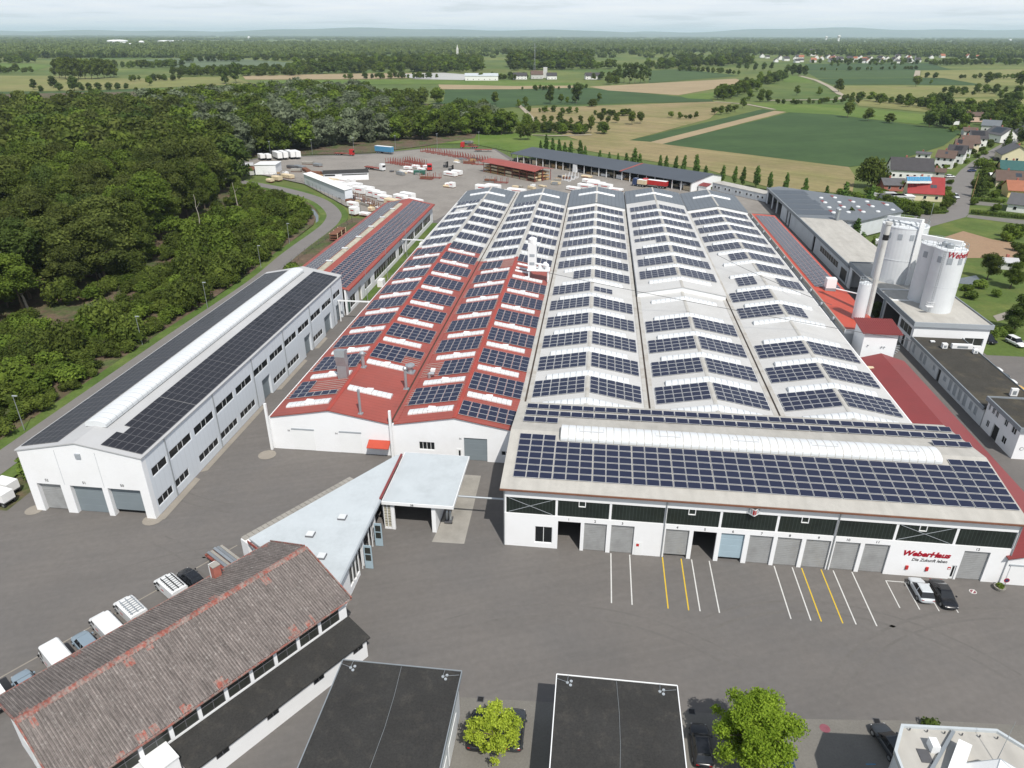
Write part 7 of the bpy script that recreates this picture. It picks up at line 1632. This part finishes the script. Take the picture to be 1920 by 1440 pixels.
# two leafy trees in the foreground
def fine_tree(lab, u, v, h, r, leafm, nleaf, size, seed, kind='broad'):
    x, y = fw(u, v); t = thingw('foreground_tree', lab, 'tree', x, y, 0); g = random.Random(seed); cl = []
    for i in range(120 if r > 3.5 else 70):
        a = g.uniform(0, 6.28); tt = g.random(); z = h*(.28+.66*tt); rr = r*math.sqrt(max(.04, 1-(1.9*tt-.75)**2*.8))*g.uniform(.25, .85); cr = r*g.uniform(.14, .28); cl.append((rr*math.cos(a), rr*math.sin(a), z, cr*g.uniform(.6, 1.05), cr*g.uniform(.5, .9)))
    V, Fc = leaf_cloud(seed, cl, nleaf, size, .0 if r < 3.5 else .42, 1, .12, .1, .55); link('crown', raw_mesh('crown', V, Fc, leafm), t)
    mb = trunk_mb(seed, h, .12 if r < 3.5 else .2, 'broad', r); mb.build('trunk', 'bark', t)
fine_tree('lime yellow sapling between the two black garage roofs', 3.3, -30.2, 6.4, 2.9, 'leaf_lime', 9500, .20, 47)
fine_tree('big spring green tree in the foreground bays', 26.0, -28.8, 8.8, 4.5, 'leaf_spring', 52000, .195, 43)
t = thing('planter', 'low round planter at the right corner of the gate building', 'planter', 60.4, -1.2); mb = MB(); mb.lathe((0, 0), [(.5, 0), (.65, .45), (.6, .45), (.55, .4)], 14); mb.build('bowl', 'concrete', t)
V, Fc = leaf_cloud(3, [(0, 0, .55, .45, .3)], 160, .2, .7); link('plant', raw_mesh('plant', V, Fc, 'leaf_green'), t)
t = thing('no_parking_sign', 'small round violet red sign on a post by the planter', 'sign', 61.0, -1.0); mb = MB(); mb.cyl((0, 0, 0), (0, 0, 1.2), .04, n=6); mb.build('post', 'steel', t); mb = MB(); mb.cyl((0, -.05, 1.3), (0, -.02, 1.3), .32, n=16); mb.build('sign_plate', 'logo_red', t); mb = MB(); mb.cyl((0, -.06, 1.3), (0, -.051, 1.3), .2, n=16); mb.build('sign_face', 'car_blue', t)

# ------------------------------------------------------------------ village houses
HN = 0
def house(lab, A, B, dep, he, hr, wallm, roofm, ridge='x', ov=.5, win=3, solar=None, floors=1, group=None, name='house', px=True):
    a, b = (at(*A), at(*B)) if px else (A, B); ln = math.hypot(b[0]-a[0], b[1]-a[1]); t = thingw(name, lab, 'house', *a, math.atan2(b[1]-a[1], b[0]-a[0]), group)
    mb = MB()
    if ridge == 'x': mb.ext([(0, 0), (dep, 0), (dep, he), (dep/2, hr-.15), (0, he)], 0, 0, ln)
    else: mb.ext([(0, 0), (ln, 0), (ln, he), (ln/2, hr-.15), (0, he)], 1, 0, dep)
    mb.build('wall', wallm, t); mb = MB()
    if ridge == 'x': s = (hr-he)/(dep/2); e = he-s*ov; mb.ext([(-ov, e), (dep/2, hr), (dep+ov, e), (dep+ov, e+.18), (dep/2, hr+.18), (-ov, e+.18)], 0, -ov, ln+ov)
    else: s = (hr-he)/(ln/2); e = he-s*ov; mb.ext([(-ov, e), (ln/2, hr), (ln+ov, e), (ln+ov, e+.18), (ln/2, hr+.18), (-ov, e+.18)], 1, -ov, dep+ov)
    rf = mb.build('roof', roofm, t)
    for f in range(floors):
        for k in range(win):
            x = ln*(k+.5)/win-.5; z = .95+2.7*f
            if z+1.1 > he: continue
            mb = MB(); mb.box(x-.08, x+1.08, -.05, -.002, z-.08, z+1.18); w = mb.build('window', 'white_trim', t); mb = MB(); mb.box(x, x+1.0, -.08, -.051, z, z+1.1); mb.build('pane', 'glass', w)
        for k in range(2):
            y = dep*(k+.5)/2-.5; z = .95+2.7*f
            mb = MB(); mb.box(ln+.002, ln+.05, y-.08, y+1.08, z-.08, z+1.18); w = mb.build('window', 'white_trim', t); mb = MB(); mb.box(ln+.051, ln+.08, y, y+1.0, z, z+1.1); mb.build('pane', 'glass', w)
    mb = MB(); mb.box(ln*.35, ln*.35+.7, dep*.55, dep*.55+.7, hr-1.2, hr+.9) if ridge == 'x' else mb.box(ln*.52, ln*.52+.7, dep*.4, dep*.4+.7, hr-1, hr+.8); mb.build('chimney', 'brick_red', rf)
    if solar and ridge == 'x':
        s = math.atan((hr-he)/(dep/2)); y0, y1, x0, x1, m = solar
        for k in range(int((x1-x0)*ln/1.2)):
            xx = x0*ln+1.2*k; mb = MB(); P = [(xx, dep/2*y0, he+(hr-he)*y0+.25), (xx+1.1, dep/2*y0, he+(hr-he)*y0+.25), (xx+1.1, dep/2*y1, he+(hr-he)*y1+.25), (xx, dep/2*y1, he+(hr-he)*y1+.25)]; mb.add(P, [(0, 1, 2, 3)]); mb.build('solar_panel', m, rf, fix=False)
    return t
house('wide dark grey roofed house behind the big round tree', (1668,334), (1746,338), 13, 4.0, 8.6, 'plaster_white', 'tile_dark', win=6)
house('low grey roofed extension beside the big round tree', (1656,358), (1697,359), 9, 2.6, 4.6, 'brick_red', 'tile_grey', win=2)
house('bright red roofed house with blue solar rows near the village street', (1700,375), (1765,379), 12, 3.2, 8.4, 'plaster_cream', 'tile_red', win=3, solar=(.3, .5, .62, .86, 'solar_slate'))
for k in range(2):
    t = thingw('solar_rack', ['left block of blue solar collectors above the red roof', 'right block of blue solar collectors above the red roof'][k], 'solar rack', *at(1711+21*k, 341, 7.0), math.radians(-5), 'solar collectors on the red roofed house', z=7.2)
    for i in range(5): mb = MB(); mb.add([(-2.4+1.0*i, -.9, .3), (-1.5+1.0*i, -.9, .3), (-1.5+1.0*i, .9, 1.7), (-2.4+1.0*i, .9, 1.7)], [(0, 1, 2, 3)]); mb.build('collector', 'truck_blue', t, fix=False)
    mb = MB(); mb.box(-2.6, 2.7, -1.0, -.9, -.6, .25); mb.build('frame', 'white_trim', t)
    mb = MB(); mb.box(-2.6, 2.7, .92, 1.0, -.6, 1.8); mb.build('frame', 'white_trim', t)
house('brown roofed garage at the village street corner', (1742,331), (1770,333), 6, 2.4, 3.6, 'plaster_grey', 'tile_brown', win=1)
house('white house with brown roof and balcony, first of the terrace', (1750,314), (1784,317), 10, 5.2, 8.0, 'plaster_white', 'tile_brown', win=3, floors=2, solar=(.45, .75, .42, .6, 'solar_slate'))
house('second terrace house with white gable and black solar roof', (1770,305), (1803,308), 10, 5.2, 8.6, 'plaster_white', 'tile_dark', win=2, floors=2, solar=(.3, .85, .35, .9, 'solar_black'))
house('third terrace house with white gable and brown roof', (1786,294), (1818,296), 10, 5.2, 8.8, 'plaster_white', 'tile_brown', win=2, floors=2, solar=(.4, .9, .1, .5, 'solar_black'))
house('fourth terrace house with yellow gable', (1801,286), (1833,287), 10, 5.2, 8.8, 'plaster_cream', 'tile_brown', win=2, floors=2)
house('last terrace house with dark roof and white gable', (1817,276), (1848,277), 10, 5.2, 9.0, 'plaster_white', 'tile_dark', win=2, floors=2, solar=(.3, .9, .05, .9, 'solar_black'))
house('flat white bungalow behind the terrace at the wheat field', (1716,297), (1742,299), 8, 2.6, 3.2, 'plaster_white', 'tile_grey', win=2)
house('pink house with brown roof at the far end of the village', (1804,228), (1844,229), 10, 4.4, 6.6, 'plaster_pink', 'tile_brown', win=3)
house('barn with grey solar roof in front of the pink house', (1838,246), (1872,248), 14, 4.0, 7.0, 'plaster_grey', 'roof_steel_plain', win=2)
house('white gabled house with slate solar roof', (1842,262), (1874,268), 11, 4.5, 8.4, 'plaster_white', 'tile_grey', win=2, solar=(.2, .9, .2, .9, 'solar_slate'))
house('tan roofed house at the corner of the wheat field', (1806,254), (1832,255), 9, 3.0, 4.8, 'plaster_grey', 'tile_brown', win=2)
house('cream gabled house with grey roof right of the street', (1876,303), (1935,306), 16, 3.6, 8.0, 'plaster_cream', 'tile_grey', 'y', win=3)
house('house with dark green roof right of the street', (1874,328), (1938,332), 12, 2.8, 6.0, 'plaster_yellow', 'tile_green', win=3)
house('brown roofed bungalow right of the dark conifer', (1866,350), (1925,354), 13, 2.8, 6.2, 'plaster_cream', 'tile_brown', win=3, solar=(.4, .75, .6, .9, 'solar_slate'))
house('reddish brown roofed house at the right edge of the village', (1888,370), (1940,373), 11, 3.0, 6.0, 'plaster_yellow', 'tile_orange', win=2)
house('white bungalow with slate roof behind the long hedge', (1886,396), (1945,403), 12, 3.0, 6.0, 'plaster_white', 'tile_grey', win=2)
house('small black garden house with white roof in a garden', (1856,338), (1872,339), 5, 2.4, 2.9, 'tile_dark', 'plaster_white', win=1)
house('house at the far right with grey roof and white gable', (1900,262), (1938,264), 12, 4, 8, 'plaster_white', 'tile_grey', 'y', win=2)
house('small pale shed in the garden right of the pond', (1876,505), (1905,507), 4, 2.2, 2.9, 'plaster_grey', 'roof_pale', win=1)
t = thingw('white_board', 'white board standing at the corner of the wheat field', 'sign', *at(1792, 236)); mb = MB(); mb.box(-2, 2, -.08, .08, .8, 3.2); mb.build('board', 'white_trim', t)
for x in (-1.6, 1.6): mb = MB(); mb.box(x-.08, x+.08, -.06, .06, 0, .8); mb.build('post', 'timber', t)
for k, (px, py, ln) in enumerate(((1655, 372, 9), (1672, 376, 9), (1690, 377, 8))):
    t = thingw('garden_shed', ['pale flat garden shed left in the row behind the steel roofed hall', 'grey flat garden shed in the middle behind the steel roofed hall', 'white flat garden shed right in the row behind the steel roofed hall'][k], 'shed', *at(px, py), math.radians(-6), 'garden sheds'); mb = MB(); mb.box(-ln/2, ln/2, -2, 2, 0, 2.2); mb.build('wall', 'plaster_grey', t); mb = MB(); mb.box(-ln/2-.2, ln/2+.2, -2.2, 2.2, 2.201, 2.4); mb.build('roof', ['roof_pale', 'tile_grey', 'white_trim'][k], t)
# utility poles
for k, (px, py, h) in enumerate(((1822, 372, 10), (1738, 432, 9), (1716, 640, 4))):
    t = thingw('utility_pole', ['wooden pole beside the dark conifer', 'thin pole behind the broadest silo', 'white flag pole by the cars'][k], 'pole', *at(px, py)); mb = MB(); mb.cyl((0, 0, 0), (0, 0, h), .12, .08, n=8); mb.build('pole', 'timber' if k == 0 else 'zinc', t); mb = MB(); mb.cyl((0, 0, h), (0, 0, h+.2), .14, n=8); mb.build('cap', 'zinc', t)
# the village on the horizon and single far buildings
vg = random.Random(31); FV = 'houses of the far village'
proto = house('white walled house of the far village with dark roof', (0, 0), (13, 0), 11, 5.0, 9.5, 'plaster_white', 'tile_dark', win=3, floors=2, group=FV, px=False, name='far_house')
proto2 = house('white walled house of the far village with orange roof', (0, 0), (12, 0), 10, 5.0, 9.5, 'plaster_white', 'tile_orange', win=3, floors=2, group=FV+' with orange roofs', px=False, name='far_house'); first = {}
for k in range(74):
    if k < 52: px, py = vg.uniform(1432, 1722), vg.uniform(108, 118.5)
    else: px, py = vg.uniform(1690, 1905), vg.uniform(97, 110)
    x, y = at(px, py); p = proto if vg.random() < (.72 if k < 52 else .3) else proto2; rz_ = vg.choice((0, math.pi/2))+vg.uniform(-.25, .25); s = vg.uniform(.8, 1.15)
    if p not in first: first[p] = 1; p.location = (x, y, -.3); p.rotation_euler = (0, 0, rz_); p.scale = (s, s, s)
    else: copy_tree(p, None, x, y, rz_, s)
house('white church hall high among the far village roofs', (1519,105), (1529,105), 20, 12, 20, 'plaster_white', 'tile_dark', win=3)
house('long pale blue roofed farm shed in the middle of the plain', (872,151), (934,151), 30, 6, 9, 'plaster_white', 'roof_bluegrey', win=6)
house('farm house with dark roof left of the grey farm tower', (963,149), (988,149), 14, 5, 9, 'plaster_white', 'tile_dark', win=4, floors=2); house('dark roofed farm barn below the grey farm tower', (996,148), (1018,148), 16, 6, 11, 'plaster_grey', 'tile_brown', win=3); house('farm house between the grey tower and the tall trees', (1026,149), (1044,149), 14, 5, 9, 'plaster_white', 'tile_dark', win=3); house('white farm house left of the tall slim trees', (1098,149), (1126,149), 14, 5, 9, 'plaster_white', 'tile_dark', win=4, floors=2)
t = thingw('farm_tower', 'grey grain tower of the farm on the plain', 'tower', *at(1022, 146)); mb = MB(); mb.box(-3, 3, -3, 3, 0, 15); mb.build('shaft', 'plaster_grey', t); mb = MB(); mb.box(-8, -3.01, -4, 4, 0, 9); mb.build('annex', 'plaster_white', t)
t = thingw('radio_mast', 'thin lattice mast beside the farm', 'mast', *at(1002, 147)); mb = MB()
for s in (-1, 1): mb.cyl((s*1.2, 0, 0), (s*.3, 0, 48), .3, .2, n=5)
for k in range(8): mb.cyl((-1.1+.1*k, 0, 6*k), (1.0-.1*k, 0, 6*k+5), .15, n=4)
tag(mb.build('lattice', 'steel', t), kind='stuff'); mb = MB(); mb.box(-2, 2, -2, 2, 0, .8); mb.build('footing', 'concrete', t)
t = thingw('church_tower', 'slim white church spire in the far woods', 'church', *at(858, 108)); mb = MB(); mb.box(-3, 3, -3, 3, 0, 20); mb.build('tower', 'plaster_grey', t); mb = MB(); mb.add([(-3.3,-3.3,20),(3.3,-3.3,20),(3.3,3.3,20),(-3.3,3.3,20),(0,0,34)], [(0,1,4),(1,2,4),(2,3,4),(3,0,4),(3,2,1,0)]); mb.build('spire', 'plaster_grey', t)
for k, (px, py, w, h) in enumerate(((222, 85, 105, 28), (241, 86, 55, 13), (267, 87, 26, 26), (309, 82, 78, 20), (333, 81, 95, 18), (467, 74, 26, 34), (1893, 79, 24, 26))):
    t = thingw('storage_tank', ['largest white storage tank in the far woods on the left', 'low white hall touching the largest far tank', 'small white tank right of the largest far tank', 'left one of two flat white tanks in the far woods', 'right one of two flat white tanks in the far woods', 'white tower block on the left horizon', 'white tower block on the right horizon'][k], 'storage tank', *at(px, py)); mb = MB(); mb.lathe((0, 0), [(w/2, 0), (w/2, h*.8), (w*.46, h*.9), (w*.2, h), (.1, h)], 20); mb.build('shell', 'white_trim', t); mb = MB(); mb.lathe((0, 0), [(w/2+.3, h*.72), (w/2+.3, h*.76)], 20); mb.build('rim', 'fascia_light', t)
for k, (px, py, h) in enumerate(((1548, 78, 46), (1571, 80, 56))):
    t = thingw('water_tower', ['white tower of the far skyline, left one', 'white tower of the far skyline, right one'][k], 'tower', *at(px, py)); mb = MB(); mb.lathe((0, 0), [(9, 0), (9, h*.7), (14, h*.8), (14, h), (2, h+4)], 12); mb.build('tower', 'plaster_white', t); mb = MB(); mb.lathe((0, 0), [(14.3, h*.86), (14.3, h*.9)], 12); mb.build('band', 'fascia_light', t)

# more of what lies about in the storage yard
yg = random.Random(61); NM = {'timber': 'brown timber', 'timber_pale': 'pale timber', 'rust': 'rusty steel', 'steel': 'grey steel', 'concrete': 'grey concrete', 'white_wrap': 'white wrapped board', 'steel_dark': 'dark steel'}
ZN = [((610,338,650,332),9,'behind the black roofed yard office'),((640,372,720,392),12,'at the far end of the low red workshop'),((486,322,552,333),10,'beside the white barn'),((730,322,800,330),8,'left of the green skip'),((850,305,900,300),7,'along the long row of red racks'),((866,268,884,272),6,'at the far fence'),((1040,340,1075,330),6,'beside the long open shed'),((940,352,1060,348),7,'on the lane behind the hall ends')]
for (x0, y0, x1, y1), n_, where in ZN:
    for k in range(n_):
        m = yg.choice(list(NM)); s_ = yg.random(); w = yg.uniform(2, 5.5); h = yg.uniform(.5, 1.5)
        lab = 'low stack of %s %s' % (NM[m], where)
        t = thingw('material_stack', lab, 'stack', *at(x0+(x1-x0)*s_+yg.uniform(-4, 4), y0+(y1-y0)*s_+yg.uniform(-4, 4)), yh+yg.uniform(-.3, .3), 'stacks of %s %s' % (NM[m], where))
        for j in (-1, 1): mb = MB(); mb.box(j*w*.3-.08, j*w*.3+.08, -.9, .9, 0, .14); mb.build('bearer', 'timber', t)
        for j in range(3): mb = MB(); mb.box(-w/2+yg.uniform(0, .5), w/2-yg.uniform(0, .5), -.95+.65*j, -.38+.65*j, .141, .14+h*yg.uniform(.6, 1)); mb.build('bundle', m, t)
# ------------------------------------------------------------------ belts of wood and the far plain
fg = random.Random(99); FARM = TREE['dark'][0]+TREE['forest'][0]+TREE['green'][0]; pts = []
FPOLY = [[at(*p) for p in f[2]] for f in FIELDS]
def belt(p0, p1, n, h, dep=25, kinds=(0, 9)):
    a, b = at(*p0), at(*p1)
    for i in range(n):
        s = fg.random(); x = a[0]+(b[0]-a[0])*s+fg.uniform(-6, 6); y = a[1]+(b[1]-a[1])*s+fg.uniform(-dep, dep); hh = h*fg.uniform(.65, 1.15)
        pts.append((x, y, -.3, fg.uniform(0, 6.28), hh/18*fg.uniform(1.0, 1.5), hh/18, fg.randrange(*kinds)))
belt((318,140), (470,139), 34, 15); belt((470,139), (620,138), 40, 15); belt((620,136), (900,133), 90, 17, 40); belt((215,128), (335,126), 26, 14); belt((-60,137), (75,136), 26, 13)
belt((560,130), (900,124), 110, 20, 60); belt((960,126), (1110,122), 130, 27, 60, (0, 6)); belt((960,131), (1150,128), 60, 16, 20); belt((1215,128), (1400,120), 80, 17, 50); belt((1270,112), (1400,110), 50, 16, 60)
belt((900,150), (985,148), 14, 10, 12); belt((1130,158), (1160,156), 8, 10, 8); belt((1740,122), (1960,120), 60, 13, 40); belt((-60,119), (60,117), 30, 16, 40); belt((900,103), (1420,100), 150, 20, 120); belt((1420,104), (1960,100), 170, 18, 140)
belt((340,116), (600,112), 70, 16, 60); belt((0,110), (240,108), 60, 17, 80); belt((600,118), (900,116), 120, 18, 80); belt((1520,119), (1730,117), 40, 11, 20); belt((1560,124), (1960,116), 30, 9, 30); belt((1800,112), (1960,110), 40, 14, 60)
belt((250,152), (330,150), 14, 9, 12); belt((330,143), (560,141), 40, 13, 14); belt((640,148), (830,146), 26, 9, 10); belt((1110,150), (1160,150), 12, 12, 12); belt((1215,128), (1385,140), 30, 9, 8); belt((1340,188), (1470,146), 46, 12, 14); belt((1510,133), (1720,130), 26, 7, 8)
belt((1600,186), (1780,204), 30, 8, 10); belt((1780,176), (1960,172), 26, 9, 14); belt((1760,206), (1900,214), 26, 10, 14); belt((1850,240), (1960,232), 18, 10, 16); belt((1725,146), (1960,148), 22, 8, 10); belt((985,208), (1330,224), 30, 5, 6); belt((985,244), (1120,250), 30, 7, 8); belt((1450,196), (1560,193), 16, 5, 6); belt((960,170), (1100,166), 12, 6, 6)
belt((495,181), (620,172), 18, 13, 25); belt((1100,200), (1130,196), 4, 6, 6)
scatter('tree_belts', FARM, pts, 'belts of dark green trees between the far fields')
# canopy of the plain out to the hills: broad low lumps, thinning into fields
def lump(seed):
    V, Fc = leaf_cloud(seed, [(random.Random(seed+i).uniform(-.7, .7), random.Random(seed+7*i).uniform(-.7, .7), .45+.2*random.Random(seed+3*i).random(), .5, .5) for i in range(6)], 220, .34, .85, 1); return raw_mesh('canopy', V, Fc, 'leaf_far')
LUMPS = [lump(s) for s in (3, 14, 25, 36)]; far = []
for i in range(15000):
    py = 64.6 + (fg.random()**1.75)*44; px = fg.uniform(-60, 1980); d = CAMH*FPX/CP/(py-HZ)
    if d > 42000: continue
    x, y = at(px, py); nz = math.sin(x*.0011+y*.00053)+math.sin(y*.00031-x*.0017+2)+.7*math.sin(y*.0013+x*.0004)
    if nz > (1.05 if d > 2500 else .55) and fg.random() < .9: continue
    if any(inside((x, y), f) for f in FPOLY): continue
    w = max(9.0, d*3.6/FPX)*fg.uniform(.8, 1.5); hh = fg.uniform(12, 21)*(1 if d < 9000 else .75)
    far.append((x, y, -1.0, fg.uniform(0, 6.28), w, hh, fg.randrange(4)))
scatter('far_woodland', LUMPS, far, 'far off woods covering the plain up to the horizon')
# hills on the horizon
def ridge(name, x0, x1, y, prof, m, dep=4000):
    mb = MB(); n = 90; vs = []
    for i in range(n+1):
        x = x0+(x1-x0)*i/n; h = prof(i/n)
        vs += [(x, y-dep, 0), (x, y-dep*.35, h*.62), (x, y, h), (x, y+dep, 0)]
    mb.add(vs, [(4*i+j, 4*(i+1)+j, 4*(i+1)+j+1, 4*i+j+1) for i in range(n) for j in range(3)]); return tag(mb.build(name, m, smooth=True, loc=(0, 0, -2)), kind='structure')
mat('hill', (0.045, 0.075, 0.04), 0.95, 0.2, 0.0006, stain=(0.16, 0.16, 0.08), sscale=0.0007, samt=.6)
def pf(a, *wv): return lambda t: max(4, a*(.35+sum(k*(.5+.5*math.sin(f*t+p)) for k, f, p in wv))*min(1, 8*t)*min(1, 8*(1-t)))
ridge('hills', -23000, 6500, 26000, pf(230, (.42, 9, 1.9), (.22, 23, .4), (.12, 61, 2)), 'hill')
ridge('hills', 1500, 30000, 30000, pf(300, (.40, 8, 4.2), (.25, 19, 1.4), (.15, 47, 2)), 'hill')
ridge('hills', -6000, 16000, 28000, pf(150, (.4, 13, .5), (.25, 31, 1.4)), 'hill')
# haze of the plain
mb = MB(); mb.box(-45000, 45000, -2500, 60000, -6, 330)
hz = mb.build('haze', []); tag(hz, kind='stuff')
m = bpy.data.materials.new('haze'); m.use_nodes = True; m.node_tree.nodes.clear()
vo = m.node_tree.nodes.new('ShaderNodeVolumePrincipled'); mo = m.node_tree.nodes.new('ShaderNodeOutputMaterial')
vo.inputs['Color'].default_value = (0.72, 0.87, 1.0, 1); vo.inputs['Density'].default_value = 4.6e-5; vo.inputs['Anisotropy'].default_value = 0.0
m.node_tree.links.new(vo.outputs[0], mo.inputs['Volume']); hz.data.materials.append(m)
